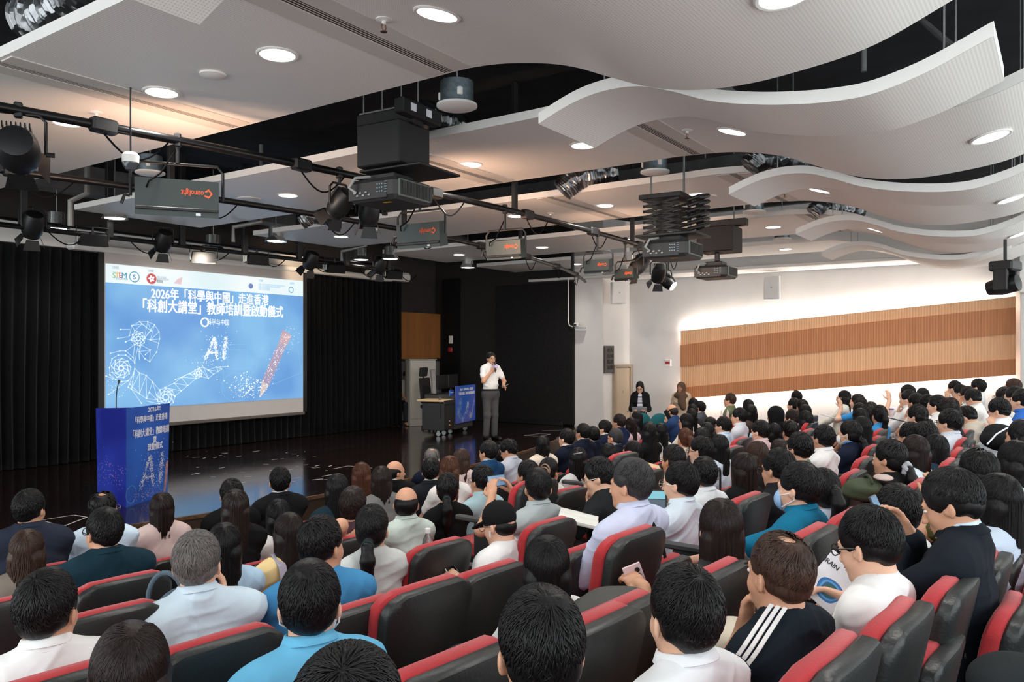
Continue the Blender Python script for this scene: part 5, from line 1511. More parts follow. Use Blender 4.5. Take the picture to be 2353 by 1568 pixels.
# ---------------------------------------------------------------- the figure
PEOPLE = []
def person(x, y, zf, head, look, label, seated=True, h=1.28, hair='short', hc='k', top=('tee', (235, 235, 232)), trousers=(40, 40, 46), skin='b', female=False, pitch=0., roll=0., lean=-9., arms='lap', face=False,
           glasses=None, mask=None, extra=None, d=5., height=1.70, hlen=.30, seed=0, broad=1., group='audience members seated in the hall', tuck=None, length_top=None):
    """head = heading of the body (world angle of its forward axis), look = heading of the face"""
    vox = .0065 if d < 3.2 else .008 if d < 5 else .0105 if d < 8 else .013
    B = Solid(); kk = .035
    s = 1.0; bw = broad * (.93 if female else 1.)
    la = math.radians(lean)
    up = np.array((0, math.sin(la), math.cos(la)))
    if seated:
        t = (h - .735) / (.53 * math.cos(la)); t = min(max(t, .76), 1.16)
        hipz = .50 + max(-.12, h - (.735 + .53 * math.cos(la) * t)); hip = np.array((0, 0, hipz)); L = .53 * t
    else:
        hipz = .515 * height; hip = np.array((0, 0, hipz)); L = (height - .235 - hipz)
    nb = hip + up * L
    fw = np.array((0, math.cos(la), -math.sin(la)))
    rel = look - head
    rel = (rel + math.pi) % (2 * math.pi) - math.pi
    R = head_R(rel, math.radians(pitch), math.radians(roll))
    hcn = nb + np.array((0, .012, .062)) + R @ np.array((0, .014, .058))
    if seated is False: hcn = nb + np.array((0, .01, .062)) + R @ np.array((0, .014, .058))
    # torso
    def torso(b, g, low=True):
        if low: b.ell(hip + np.array((0, 0, .02)), (.165 * bw + g, .12 + g, .13 + g), None, .05)
        b.ell(hip + up * L * .34 + fw * .01, (.148 * bw + g, .108 + g, .16 + g), None, .06)
        b.ell(hip + up * L * .66, (.165 * bw + g, .112 + g, .17 + g), None, .06)
        b.seg(hip + up * L * .90 + np.array((-.125 * bw, 0, 0)), hip + up * L * .90 + np.array((.125 * bw, 0, 0)), .052 + g, .052 + g, .05)
        b.seg(nb + up * .005, hip + up * L * .88 + np.array((-.13 * bw, 0, 0)), .045 + g, .05 + g, .05)
        b.seg(nb + up * .005, hip + up * L * .88 + np.array((.13 * bw, 0, 0)), .045 + g, .05 + g, .05)
        if female: b.ell(hip + up * L * .66 + fw * .085, (.12 + g, .05 + g, .06 + g), None, .05)
    torso(B, 0)
    B.seg(nb - up * .02, hcn + R @ np.array((0, -.018, -.05)), .056 if not female else .048, .053 if not female else .046, .03)
    add_head(B, hcn, R, female, face)
    sh = [hip + up * L * .875 + np.array((sx * .172 * bw, 0, 0)) for sx in (-1, 1)]
    l1, l2 = .275, .245
    if not seated: l1, l2 = .165 * height, .148 * height
    # wrist targets, elbow hints, hand directions
    def W(spec, sx):
        if spec == 'lap': return hip + np.array((sx * .10, .27, .10)), (sx * 1, -.4, -.5), (-sx * .35, 1, -.25), (0, .2, 1), .5
        if spec == 'cheek':
            w = hcn + R @ np.array((sx * .085, .055, -.175)); return w, (sx * .9, .2, -1), (-sx * .08, .10, 1), (sx * 1, -.2, 0), 1.0
        if spec == 'chin':
            w = hcn + R @ np.array((sx * .03, .115, -.20)); return w, (sx * .9, .2, -1), (-sx * .1, -.10, 1), (0, 1, .2), 1.1
        if spec == 'phone': return hip + np.array((sx * .075, .36, .22)), (sx * 1, -.4, -.6), (-sx * .45, .9, .35), (sx * .6, .2, .3), .9
        if spec == 'raise': return hcn + R @ np.array((sx * .10, .20, -.10)), (sx * 1, .1, -1), (-sx * .15, .2, 1), (sx * .7, -.6, 0), .7
        if spec == 'nape': return hcn + R @ np.array((sx * .04, -.13, -.20)), (sx * 1, .6, .4), (-sx * .8, .3, .5), (0, -1, 0), .8
        if spec == 'photo': return hcn + np.array((sx * .10, .33, -.10)), (sx * 1, -.2, -1), (-sx * .35, .4, .9), (sx * .8, -.4, .2), .8
        if spec == 'fore': return hip + np.array((sx * .26, .40, .26)), (sx * 1, -.3, -.8), (-sx * .1, 1, .1), (0, .1, 1), .6
        if spec == 'side': return sh[0 if sx < 0 else 1] + np.array((sx * .07, .05, -(l1 + l2) * .97)), (sx * .5, -1, 0), (0, .15, -1), (sx * 1, 0, 0), .35
        if spec == 'mic': return hcn + R @ np.array((sx * .055, .135, -.245)), (sx * .9, -.1, -1), (-sx * .45, .35, .75), (sx * .5, .6, -.2), 1.25
        if spec == 'card': return hip + np.array((sx * .12, .27, .17)), (sx * 1, -.6, -.4), (-sx * .2, 1, .12), (sx * .75, 0, .6), .7
        if spec == 'paper': return hip + np.array((sx * .11, .30, .25)), (sx * .35, -.5, -1), (-sx * .25, 1, .1), (sx * .5, 0, .8), .6
        if spec[0] == 'w':
            q = at(*spec[1:4]) - np.array((x, y, zf)); a_ = -(head - math.pi / 2)
            q = np.array((q[0] * math.cos(a_) - q[1] * math.sin(a_), q[0] * math.sin(a_) + q[1] * math.cos(a_), q[2]))
            return q, (sx * .8, -.3, -.8), (-sx * .2, 1, .25), (sx * .4, .1, .8), .8
        return spec
    al, ar = (arms, arms) if isinstance(arms, str) else arms
    elb = []; wri = []; hd = []
    for sx, spec, S_ in ((-1, al, sh[0]), (1, ar, sh[1])):
        w, hint, dr, upv, curl = W(spec, sx)
        e, w = ik(S_, w, l1, l2, hint); elb.append(e); wri.append(w)
        B.chain([S_, e, w], [.047 * bw, .038, .026], .03)
        if spec in ('cheek', 'chin', 'raise', 'photo', 'mic', 'nape', 'phone', 'card', 'paper') or not isinstance(spec, str): dv = np.array(dr, float); dv = dv if spec == 'phone' else dv
        dv = np.array(dr, float)
        if isinstance(spec, str) and spec in ('cheek', 'chin', 'raise', 'nape', 'mic'): dv = R @ dv if spec != 'mic' else dv
        add_hand(B, w, dv, np.array(upv, float), .006, curl, side=-sx, scale=.97 if female else 1.03); hd.append(dv / np.linalg.norm(dv))
    # legs
    if seated:
        kn = [hip + np.array((sx * (.10 if female else .14), .42, -.03)) for sx in (-1, 1)]; ak = [np.array((sx * .13, .40, .09)) for sx in (-1, 1)]
    else:
        kn = [np.array((sx * .085, .015, .285 * height)) for sx in (-1, 1)]; ak = [np.array((sx * .095, -.01, .05 * height)) for sx in (-1, 1)]
    for i, sx in enumerate((-1, 1)):
        h0 = hip + np.array((sx * .085, 0, -.02))
        B.chain([h0, kn[i], ak[i]], [.080, .056, .040], .03); B.seg(kn[i] * .65 + ak[i] * .35 + np.array((0, -.02, 0)), ak[i], .054, .038, .03)
        B.seg(ak[i] + np.array((0, -.03, -.045)), ak[i] + np.array((sx * .015, .16, -.055)), .036, .028, .02)
    V, Q = B.mesh_arrays(vox)
    Vs, Qs, Mi = [V], [Q], [np.zeros(len(Q), int)]
    mats_ = [SKIN[skin]]
    if face:
        o = len(V); mats_ += [M_eye, M_iris, M_brow, M_lip]
        for fv, fq, mi in face_marks(hcn, R, skin, female, face == 'open'):
            Vs.append(fv); Qs.append(fq + o); Mi.append(np.full(len(fq), mi)); o += len(fv)
    me = np_mesh('person', np.concatenate(Vs), np.concatenate(Qs), True, mats_, np.concatenate(Mi))
    o = obj('person', me, None, (x, y, zf), head - math.pi / 2)
    tag(o, label, 'person', group)
    # shirt, jacket or dress
    kind, col = top[0], top[1]
    g = {'tee': .011, 'shirt': .012, 'polo': .011, 'jacket': .020, 'long': .012, 'vest': .011, 'hood': .024}.get(kind, .012)
    Cb = Solid(); torso(Cb, g, low=seated or tuck is None)
    if tuck and not seated: Cb.ell(hip + np.array((0, 0, .085)), (.160 * bw, .118, .085), None, .04)
    slv = kind in ('jacket', 'long', 'longshirt', 'hood')
    for i in range(2):
        e, w, S_ = elb[i], wri[i], sh[i]
        if slv: Cb.chain([S_, e, e + (w - e) * .96], [.043 * bw + g, .037 + g, .030 + g * .8], .03)
        elif kind != 'vest': Cb.chain([S_, S_ + (e - S_) * .62], [.043 * bw + g, .044 + g], .03)
    if kind == 'hood': Cb.ell(nb + np.array((0, -.075, .01)), (.10, .06, .06), None, .03)
    if tuck is None and not seated:
        Cb.seg(hip + np.array((0, 0, .02)), hip - np.array((0, 0, .05 if length_top is None else length_top)), .15, .155, .05)
    if kind in ('tee', 'shirt', 'polo', 'long', 'vest', 'longshirt', 'jacket'):      # neck opening: follows the neck
        Cb.seg(nb + up * .03 + fw * .022, nb + up * .14 + fw * .03, .052 if kind != 'jacket' else .056, .075, .008, True)
    amp = {'jacket': .006, 'shirt': .013, 'longshirt': .014}.get(kind, .010)
    def wr_(V):
        n1 = hnoise(V * np.array((1, 1, .75)), 14, seed)
        w_ = hnoise(V, 5, seed + 2) * 5                       # folds: ridged waves that bend with a slow drift
        n2 = 1 - np.abs(np.sin(V[:, 2] * 26 + V[:, 0] * 14 * np.sign(V[:, 0]) + w_ * 1.6 + seed)) ** .7
        n3 = 1 - np.abs(np.sin(V[:, 0] * 30 - V[:, 2] * 22 + w_ * 2.0)) ** .7
        c_ = V - (hip + (V - hip) @ up[:, None] * up); c_ /= np.linalg.norm(c_, axis=1)[:, None] + 1e-6
        return V + c_ * np.maximum(amp * (.8 * n1 + .75 * (n2 - .35) + .55 * (n3 - .35)), -.003)[:, None]
    cm = cloth(col) if not isinstance(col, bpy.types.Material) else col
    me = Cb.mesh({'jacket': 'jacket', 'tee': 'tshirt', 'polo': 'polo_shirt', 'vest': 'vest', 'hood': 'hooded_jacket'}.get(kind, 'shirt'), vox, cm, wr_ if d < 9 else None)
    co = obj(me.name.split('.')[0], me, o)
    if not seated and tuck:
        mb = MB(); a = np.linspace(0, 2 * math.pi, 33)
        mb.tube([hip + np.array(((.165 * bw + .009) * math.cos(q), (.12 + .011) * math.sin(q), .105)) for q in a], .018, 8, False)
        part('belt', mb, mat('black_leather', (18, 17, 17), .4), o, smooth=True, auto=False)
    # collars
    def ringc(rad, hgt, z0, m, name, tilt=16, flare=.012, thick=.004, gap=0.):
        a = np.linspace(gap, 2 * math.pi - gap, 30) + math.pi / 2
        Rt = rotm('x', -tilt + math.degrees(-la) * .5)
        P_ = np.stack([np.stack([(rad + f_) * np.cos(a), (rad + f_) * 1.06 * np.sin(a), np.full(30, z_)], 1) for f_, z_ in ((flare, 0), (flare * .3, hgt * .65), (0, hgt), (flare * .5, hgt * .96), (flare * 1.5, hgt * .35))], 1)
        P_ = P_ @ Rt.T + nb + up * z0 + fw * .012
        mb = MB(); mb.grid(P_, thick=(0, 0, .001)); part(name, mb, m, o, smooth=True, auto=False)
    if kind in ('polo', 'shirt', 'longshirt'): ringc(.060 if not female else .053, .040, .012, cm, 'collar', gap=.25)
    if kind == 'jacket':
        ringc(.066 if not female else .060, .036, .002, cm, 'jacket_collar', flare=.016, gap=.55)
        if len(top) > 2: ringc(.058, .046, .012, cloth(top[2]), 'shirt_collar', flare=.006, gap=.25)
    if kind == 'stand': ringc(.058, .035, .015, cm, 'collar', gap=.2)
    # trousers
    T = Solid(); gg = .012
    for i, sx in enumerate((-1, 1)):
        h0 = hip + np.array((sx * .085, 0, -.02))
        T.chain([h0, kn[i], ak[i] + (0, 0, .02)], [.080 + gg, .060 + gg, .050 + gg], .03)
    T.ell(hip + np.array((0, 0, .0)), (.165 * bw + gg * .7, .12 + gg * .7, .115), None, .05)
    if not seated and tuck: T.ell(hip + np.array((0, 0, .05)), (.165 * bw + .022, .12 + .022, .10), None, .04)
    me = T.mesh('trousers', max(vox, .0095), cloth(trousers), (lambda V: V + (hnoise(V * np.array((1, 1, 1.6)), 26, seed + 5) * .005)[:, None] * np.array((1., .6, 0))) if not seated else None)
    obj('trousers', me, o)
    for i, sx in enumerate((-1, 1)):
        if seated and d > 4: break
        mb = Solid(); mb.seg(ak[i] + np.array((0, -.045, -.045)), ak[i] + np.array((sx * .02, .17, -.055)), .042, .036, .02); mb.seg(ak[i] + np.array((0, -.03, -.03)), ak[i] + np.array((0, -.01, .0)), .046, .045, .02)
        mb.ell(ak[i] + np.array((0, .06, -.16)), (.2, .3, .068), None, .004, True)
        obj('shoe', mb.mesh('shoe', .008, mat('black_shoe', (22, 20, 20), .35)), o)
    # hair
    f = .96 if female else 1.
    if hair not in ('hijab', 'none', 'hoodup'):
        Hs = Solid(); hair_base(hair, Hs, hcn, R, f, hlen)
        Vh, Qh = Hs.mesh_arrays(min(vox, .0075) if d < 5 else vox)
        if d < 9: 
            dirh = (Vh - hcn); dirh /= np.linalg.norm(dirh, axis=1)[:, None] + 1e-6
            Vh = Vh + dirh * (hnoise(Vh, 60, seed) * (.002 if hair not in ('buzz', 'bald') else .0008) + hnoise(Vh, 22, seed + 9) * (.006 if hair in ('short', 'fade') else .002))[:, None]
        nl = 0 if hair in ('buzz', 'capped') else (3200 if d < 3.3 else 1700 if d < 5 else 600 if d < 8 else 170)
        if hair == 'thin': nl = int(nl * .7)
        if hair == 'bald': nl = 0
        if nl:
            lv, lq = hair_locks(hair, hcn, R, f, nl, seed, hlen, .0019 if d < 3.3 else .0027 if d < 5 else .0055)
            Vh = np.concatenate([Vh, lv]); Qh = np.concatenate([Qh, lq + (len(Vh) - len(lv))])
        me = np_mesh('hair', Vh, Qh, True, HAIR[hc]); obj('hair', me, o)
    PEOPLE.append(o)
    def hl(p): return hcn + R @ np.array(p, float)
    # things worn on the head
    if glasses:
        gm_ = M_gl if glasses == 'dark' else M_glm
        mb = MB()
        for sx in (-1, 1):
            a = np.linspace(0, 2 * math.pi, 17)
            mb.tube([hl((sx * .033 + .023 * math.cos(q), .106 - .004 * abs(math.cos(q)), .0 + .019 * math.sin(q))) for q in a], .0022, 5, False)
            mb.tube([hl((sx * .057, .100, .006)), hl((sx * .074, .06, .006)), hl((sx * .080, -.002, .004)), hl((sx * .079, -.022, -.014))], .0022, 5)
        mb.tube([hl((-.011, .109, .004)), hl((0, .112, .007)), hl((.011, .109, .004))], .002, 5)
        part('glasses', mb, gm_, o, auto=False)
    if mask:
        Ms = Solid(); Ms.ell(hl((0, .058, -.055)), (.067, .062, .058), R, .02); Ms.ell(hl((0, .02, -.05)), (.09, .05, .1), R, .008, True); Ms.ell(hl((0, .09, .03)), (.09, .09, .04), R, .006, True)
        obj('face_mask', Ms.mesh('face_mask', .008, cloth(mask)), o)
        mb = MB()
        for sx in (-1, 1):
            mb.tube([hl((sx * .060, .062, -.03)), hl((sx * .079, .0, -.01)), hl((sx * .082, -.022, .0)), hl((sx * .080, -.02, -.04)), hl((sx * .056, .055, -.085))], .0022, 5)
        part('ear_loop', mb, cloth((236, 238, 240)), o, auto=False)
    if hair == 'hijab':
        Hs = Solid(); Hs.ell(hl((0, -.014, .022)), (.086, .106, .102), R, .02); Hs.seg(hl((0, -.02, -.04)), nb + np.array((0, 0, -.02)), .085, .10, .04); Hs.ell(nb + np.array((0, .03, -.06)), (.16, .13, .08), None, .05)
        Hs.seg(nb + np.array((-.05, .10, -.05)), nb + np.array((-.07, .13, -.30)), .06, .07, .04); Hs.seg(nb + np.array((.0, .11, -.05)), nb + np.array((-.02, .14, -.22)), .06, .06, .04)
        Hs.ell(hl((0, .110, -.022)), (.050, .06, .078), R, .012, True)
        obj('headscarf', Hs.mesh('headscarf', vox, cloth((96, 76, 62)), lambda V: V + (hnoise(V * np.array((1, 1, .4)), 30, 3) * .006)[:, None] * (V - nb) / (np.linalg.norm(V - nb, axis=1)[:, None] + .05)), o)
    if hair == 'hoodup':
        Hs = Solid(); Hs.ell(hl((0, -.02, .03)), (.10, .12, .12), R, .02); Hs.seg(hl((0, -.03, -.05)), nb, .09, .12, .05); Hs.ell(hl((0, .12, -.02)), (.062, .07, .09), R, .012, True)
        obj('hood', Hs.mesh('hood', vox, cm), o)
    if hair == 'capped':
        Hs = Solid(); Hs.ell(hl((0, -.008, .045)), (.086, .103, .092), R, .01); Hs.ell(hl((0, -.01, -.075)), (.2, .2, .09), R, .004, True)
        obj('cap', Hs.mesh('cap', .007, cloth((22, 23, 24))), o)
        Hs = Solid(); Hs.ell(hl((0, .105, .022)), (.074, .085, .013), R @ rotm('x', -14), .01); obj('cap_brim', Hs.mesh('cap_brim', .007, cloth((22, 23, 24))), o)
        mb = MB(); mb.lathe(hl((0, .0, .137)), [(.008, 0), (.006, .004)], 10); part('cap_button', mb, cloth((22, 23, 24)), o)
    if extra == 'clip':
        mb = MB(); mb.bbox((0, 0, 0), (.085, .014, .012), .004); 
        for v in mb.V: v[:] = v @ rotm('y', -12).T @ R.T + hl((.0, -.098, .085))
        part('hair_clip', mb, M_steel, o, label='silver hair clip')
    if extra == 'claw':
        mb = MB(); a = np.linspace(-.3, 2.6, 12)
        for w_ in (-.012, .012): mb.tube([hl((.02 + .045 * math.cos(q), -.125 + w_ * .6, .02 + .055 * math.sin(q) + w_)) for q in a], .007, 6)
        part('claw_clip', mb, mat('brown_clip', (150, 118, 98), .35), o, label='brown claw clip')
    if extra == 'scrunchie':
        mb = MB(); a = np.linspace(0, 2 * math.pi, 29)
        mb.tube([hl(((.030 + .006 * math.sin(7 * q)) * math.cos(q), -.118 + .008 * math.cos(5 * q), -.045 + (.030 + .006 * math.sin(7 * q)) * math.sin(q))) for q in a], .016, 8, False)
        part('scrunchie', mb, cloth((168, 172, 178)), o, smooth=True, label='pale grey scrunchie')
    if extra == 'hairtie':
        mb = MB(); a = np.linspace(0, 2 * math.pi, 17); z0 = .03 if hair == 'pony' else -.05
        mb.tube([hl((.026 * math.cos(q), -.133, z0 + .026 * math.sin(q))) for q in a], .006, 6, False); part('hair_tie', mb, cloth((40, 60, 60)), o)
    o_info = dict(o=o, hc=hcn, R=R, wri=wri, hd=hd, nb=nb, hip=hip, up=up, fw=fw, L=L, sh=sh, g=g, bw=bw, d=d)
    if extra == 'strap':
        P_ = []
        for t_ in np.linspace(0, 1, 16):
            a = sh[0] * .35 + nb * .65; c_ = hip + np.array((.17, -.02, .12))
            p = a + (c_ - a) * t_; p = p + np.array((0, -1, 0)) * (.118 + g + .045) * math.sin(math.pi * (.28 + .55 * t_)) ; P_.append(p)
        P_ = np.array(P_); sdv = np.array((.6, 0, .8)) * .013
        mb = MB(); mb.grid(np.stack([P_ - sdv, P_ + sdv], 1), thick=(0, -.004, 0)); part('bag_strap', mb, cloth((24, 24, 26)), o, smooth=False, label='black bag strap')
    if extra == 'packstrap':
        p0 = sh[0] * .55 + nb * .45
        P_ = np.array([p0 + np.array((0, .09, -.16)), p0 + np.array((0, .07, .0)), p0 + np.array((0, .01, .072)), p0 + np.array((0, -.075, .02)), p0 + np.array((0, -.125, -.10)), p0 + np.array((.01, -.135, -.25))])
        mb = MB(); mb.grid(np.stack([P_ - np.array((.022, 0, 0)), P_ + np.array((.022, 0, 0))], 1), thick=(0, -.006, .004)); part('backpack_strap', mb, cloth((176, 170, 186)), o, label='lilac backpack strap')
    if extra == 'stripes':
        for q in range(3):
            P_ = []
            for t_ in np.linspace(0, 1, 12):
                a = nb + np.array((-.075, -.0, .0)); S_ = sh[0]; e = elb[0]
                p = a + (S_ - a) * min(1, t_ * 2) if t_ < .5 else S_ + (e - S_) * (t_ - .5) * 1.2
                nrm = np.array((-.25 - .65 * t_, -.35, .85 - .75 * t_)); nrm /= np.linalg.norm(nrm)
                r_ = .050 + g + .012 if t_ < .5 else .047 * bw + g + .012
                P_.append(p + nrm * r_ + np.array((0, 1, 0)) * (q - 1) * -.020)
            P_ = np.array(P_); mb = MB(); mb.grid(np.stack([P_ - np.array((0, .006, 0)), P_ + np.array((0, .006, 0))], 1), thick=(0, 0, .003)); part('white_stripe', mb, cloth((238, 238, 238)), o, auto=False)
    return o_info
# ------------------------------------------------------------------ auditorium seats
M_seatb = mat('seat_back_charcoal', (38, 41, 41), .42, vary=.12, scale=5, bump=.12, bscale=120, spec=.5)
M_seatr = mat('seat_red_fabric', (176, 40, 46), .85, vary=.12, scale=10, bump=.2, bscale=260, sheen=.2)
M_arm = mat('armrest_grey', (52, 55, 56), .5, vary=.08)
def back_slab(y0, y1, grow, bulge, bev, z0=.36, z1=.90, wt=.215, wb=.180, rc=.075):
    """slab with a rounded-corner outline, tilted back; local y0..y1 is its thickness"""
    pts = []
    for a in np.linspace(0, 90, 7): pts.append((wt - rc + rc * math.sin(math.radians(a)), z1 - rc + rc * math.cos(math.radians(a))))
    pts = pts + [(wb + (wt - wb) * f, z0 + (z1 - rc - z0) * f) for f in (.75, .5, .25)] + [(wb - .05 + .05 * math.cos(math.radians(a)), z0 + .05 - .05 * math.sin(math.radians(a))) for a in (0, 30, 60, 90)]
    pts = [(0, z1 + .012)] + [(x, z + .012 * (1 - (x / wt) ** 2)) if z > z1 - .001 else (x, z) for x, z in pts]
    pts = np.array(pts + [(-x, z) for x, z in pts[:0:-1]]); pts[:, 0] *= (1 + grow / wt); c = np.array((0, (z0 + z1) / 2)); n = len(pts)
    rings = []
    def ringp(inset, y):
        q = c + (pts - c) * (1 - inset / np.array((.21, .27)))
        yy = y + 0 * q[:, 0]
        return np.stack([q[:, 0], yy, q[:, 1]], 1)
    for ins, y in ((.16, y0 - bulge), (.08, y0 - bulge * .8), (bev * 1.4, y0 - bulge * .12), (bev * .4, y0 + bev * .35), (0, y0 + bev), (0, y1 - bev), (bev * .4, y1 - bev * .35), (bev * 1.4, y1), (.1, y1)): rings.append(ringp(ins, y))
    V = np.concatenate(rings); m = len(rings); Q = []; T = []
    for i in range(m - 1):
        for j in range(n): Q.append((i * n + j, i * n + (j + 1) % n, (i + 1) * n + (j + 1) % n, (i + 1) * n + j))
    V = np.concatenate([V, [[0, y0 - bulge, c[1]], [0, y1, c[1]]]])
    for j in range(n): T.append((m * n, (j + 1) % n, j)); T.append((m * n + 1, (m - 1) * n + j, (m - 1) * n + (j + 1) % n))
    # curved a little around the sitter, leaning back
    V[:, 1] -= .0; V[:, 1] += .18 * V[:, 0] ** 2 / .235 * .5
    a = math.radians(12); z = V[:, 2] - .45
    V = np.stack([V[:, 0], V[:, 1] * math.cos(a) - z * math.sin(a) - .150, V[:, 1] * math.sin(a) * .3 + z * math.cos(a) + .45], 1)
    return V, Q, T
def slab_mesh(name, m, *a, **k):
    mb = MB(); V, Q, T = back_slab(*a, **k); mb.add(V, Q, T); me = mb.mesh(name, m, True); smooth_by_angle(me, 38); return me
SEAT_ME = {}
SEAT_ME['back_shell'] = slab_mesh('back_shell', M_seatb, -.072, -.012, .0, .002, .014)
SEAT_ME['back_cushion'] = slab_mesh('back_cushion', M_seatr, -.022, .040, .006, .0, .016)
mb = MB(); mb.bbox((0, .10, .405), (.44, .46, .09), .035); SEAT_ME['seat_cushion'] = smooth_by_angle(mb.mesh('seat_cushion', M_seatr))
mb = MB(); mb.bbox((0, .09, .345), (.42, .42, .05), .015); SEAT_ME['seat_pan'] = smooth_by_angle(mb.mesh('seat_pan', M_seatb))
for sx, nm in ((-1, 'armrest'), (1, 'armrest.r')):
    mb = MB(); mb.bbox((sx * .265, .06, .635), (.05, .34, .035), .014); SEAT_ME[nm] = smooth_by_angle(mb.mesh('armrest', M_arm))
mb = MB(); mb.bbox((-.265, -.04, .32), (.035, .22, .60), .012); SEAT_ME['side_panel'] = smooth_by_angle(mb.mesh('side_panel', M_seatb))
mb = MB(); mb.bbox((0, -.10, .19), (.30, .08, .38), .02); mb.bbox((0, -.10, .012), (.36, .16, .024), .006); SEAT_ME['pedestal'] = smooth_by_angle(mb.mesh('pedestal', M_black))
def bolt_me(x, z):
    mb = MB(); a = math.radians(12); y = -.083; zz = z - .45
    mb.lathe((x, y * math.cos(a) - zz * math.sin(a) - .150 + .18 * x * x / .235 * .5, zz * math.cos(a) + .45), [(.010, .0), (.009, .004), (.001, .004)], 10, R=rotm('x', 90)); return smooth_by_angle(mb.mesh('bolt', M_arm))
SEAT_ME['bolt'] = bolt_me(.12, .62); SEAT_ME['bolt.l'] = bolt_me(-.12, .62)
SEATS = []
def row_heading(x): 
    t = 2 * AC * (x - 8); return math.atan2(1, -t)
def seat(x, y, zf, label, near=True, head=None):
    head = row_heading(x) if head is None else head
    t = thing('auditorium_seat', label, 'seat', (x, y, zf), head - math.pi / 2, 'red and black auditorium seats')
    for k, me in SEAT_ME.items():
        if not near and k in ('bolt', 'bolt.l', 'side_panel'): continue
        c_ = obj(k.split('.')[0], me, t)
        if k == 'pedestal': c_.scale = (1, 1, max(.3, (zf + .38 - floor_at(x, y)) / .38)); c_.location = (0, 0, floor_at(x, y) - zf)
    SEATS.append((x, y)); return t

# ------------------------------------------------------------------ the audience
def d_row(px, yp):
    r = ray(px); ds = np.linspace(.5, 24, 4000)
    f = yprime(r[0] * ds, r[1] * ds) - yp
    k = np.argmax(f > 0); return float(ds[k]) if f[k] > 0 else 12.
AUD = []
def A(px, py, pos, phi, label, hair='short', hc='k', top=('tee', (236, 236, 234)), **kw):
    """pos: ('r', row offset) or a depth"""
    d = d_row(px, pos[1]) if isinstance(pos, tuple) else pos
    AUD.append((px, py, d, phi, label, hair, hc, top, kw))
R1, R2, R3, R4, R5, R6 = [('r', v) for v in (5.1, 4.25, 3.4, 2.4, 1.4, .4)]
def r(v): return ('r', v)
W_ = (238, 239, 238); K_ = (18, 18, 20); NV = (18, 25, 42)
# front row and the rows behind it, left to centre
A(65, 1130, R1, -28, 'man in dark navy pinstripe suit, front row at the far left', top=('jacket', (40, 46, 60)), broad=1.08)
A(235, 1133, R1, -32, 'man with thinning hair, spectacles and pale blue shirt in the front row before the lectern', 'thin', 'k', ('shirt', (206, 224, 240)), glasses='metal')
A(370, 1136, R1, -5, 'woman with dark bob in pale pink jacket beside the lectern', 'bob', 'b', ('jacket', (214, 188, 184)), female=True)
A(530, 1105, r(5.15), 0, 'man in black suit whose head shows above a long-haired woman', top=('jacket', K_))
A(641, 1078, r(5.2), 0, 'man in black suit with white collar, alone against the stage edge', top=('jacket', (26, 27, 30), (240, 240, 240)), broad=1.08)
A(60, 1222, R2, -12, 'woman with long brown hair and taupe jacket behind the pinstripe suit', 'longwave', 'n', ('jacket', (132, 122, 112)), female=True, hlen=.33)
A(237, 1174, r(3.9), 28, 'man in dark teal jacket with spectacles, second row left', top=('jacket', (22, 48, 60)), glasses='dark', broad=1.15)
A(538, 1129, R2, 2, 'woman with very long dark hair in black, second row', 'long', 'b', ('long', K_), female=True, hlen=.40)
A(637, 1152, R2, 12, 'woman with long dark hair and white ribbed vest', 'long', 'k', ('vest', (228, 226, 222)), female=True, hlen=.38)
A(660, 1183, R3, 12, 'woman in yellow top with brown-tipped hair and lilac backpack strap', 'long', 'b', ('tee', (236, 208, 150)), female=True, hlen=.32, extra='packstrap')
A(512, 1207, R3, -5, 'woman with straight black hair and light blue blouse beside the grey-haired man', 'long', 'k', ('tee', (176, 206, 230)), female=True, hlen=.33)
A(448, 1229, R4, -12, 'man with cropped grey hair in pale blue shirt, large in the left foreground', 'short', 'g', ('shirt', (208, 228, 240)), glasses='dark', broad=1.22, arms=('lap', 'cheek'), skin='a')
A(104, 1320, 2.42, -25, 'black-haired man in white shirt with hand at his cheek, lower left', top=('shirt', W_), arms=('cheek', 'lap'), broad=1.1)
A(293, 1442, 1.8, -5, 'head with long shiny brown-black hair at the bottom left edge', 'long', 'b', ('tee', (60, 56, 60)), female=True, hlen=.33)
A(705, 1299, r(1.42), -8, 'man in bright sky-blue polo wearing a face mask, bottom centre left', 'fade', 'k', ('polo', (108, 186, 224)), mask=(232, 238, 242), broad=1.08, skin='a')
A(733, 1193, r(2.3), -38, 'black-haired man in mid-blue shirt just beyond the masked man', top=('tee', (70, 140, 190)), broad=1.1)
A(785, 1506, 1.3, -10, 'top of a black-haired head at the very bottom edge', top=('tee', (90, 96, 100)))
A(1230, 1366, 1.45, 10, 'person with glossy black hair, largest head at the bottom centre', 'short', 'k', ('tee', (60, 60, 64)))
A(808, 1124, r(3.35), -18, 'person with short brown-black hair in maroon top, third row', 'short', 'b', ('tee', (84, 58, 66)), arms=('nape', 'lap'), female=True)
A(850, 1166, r(2.65), -10, 'woman with black ponytail in light grey top with dark shoulder piping', 'lowpony', 'k', ('tee', (196, 200, 198)), female=True, extra='hairtie', hlen=.27)
A(772, 1093, r(4.2), -10, 'woman with long dark hair in dark teal top by the stage edge', 'long', 'k', ('tee', (24, 46, 56)), female=True, hlen=.28)
A(828, 1066, R1, -3, 'woman with long auburn hair in black, front row', 'long', 'r', ('tee', K_), female=True, hlen=.28)
A(874, 1075, r(4.4), -6, 'woman with dark brown bob in grey suit behind the auburn hair', 'bob', 'b', ('jacket', (122, 122, 122)), female=True)
A(906, 1060, 8.2, -62, 'balding man in black suit turning right in the front row', 'bald', 'k', ('jacket', K_, W_), broad=1.1)
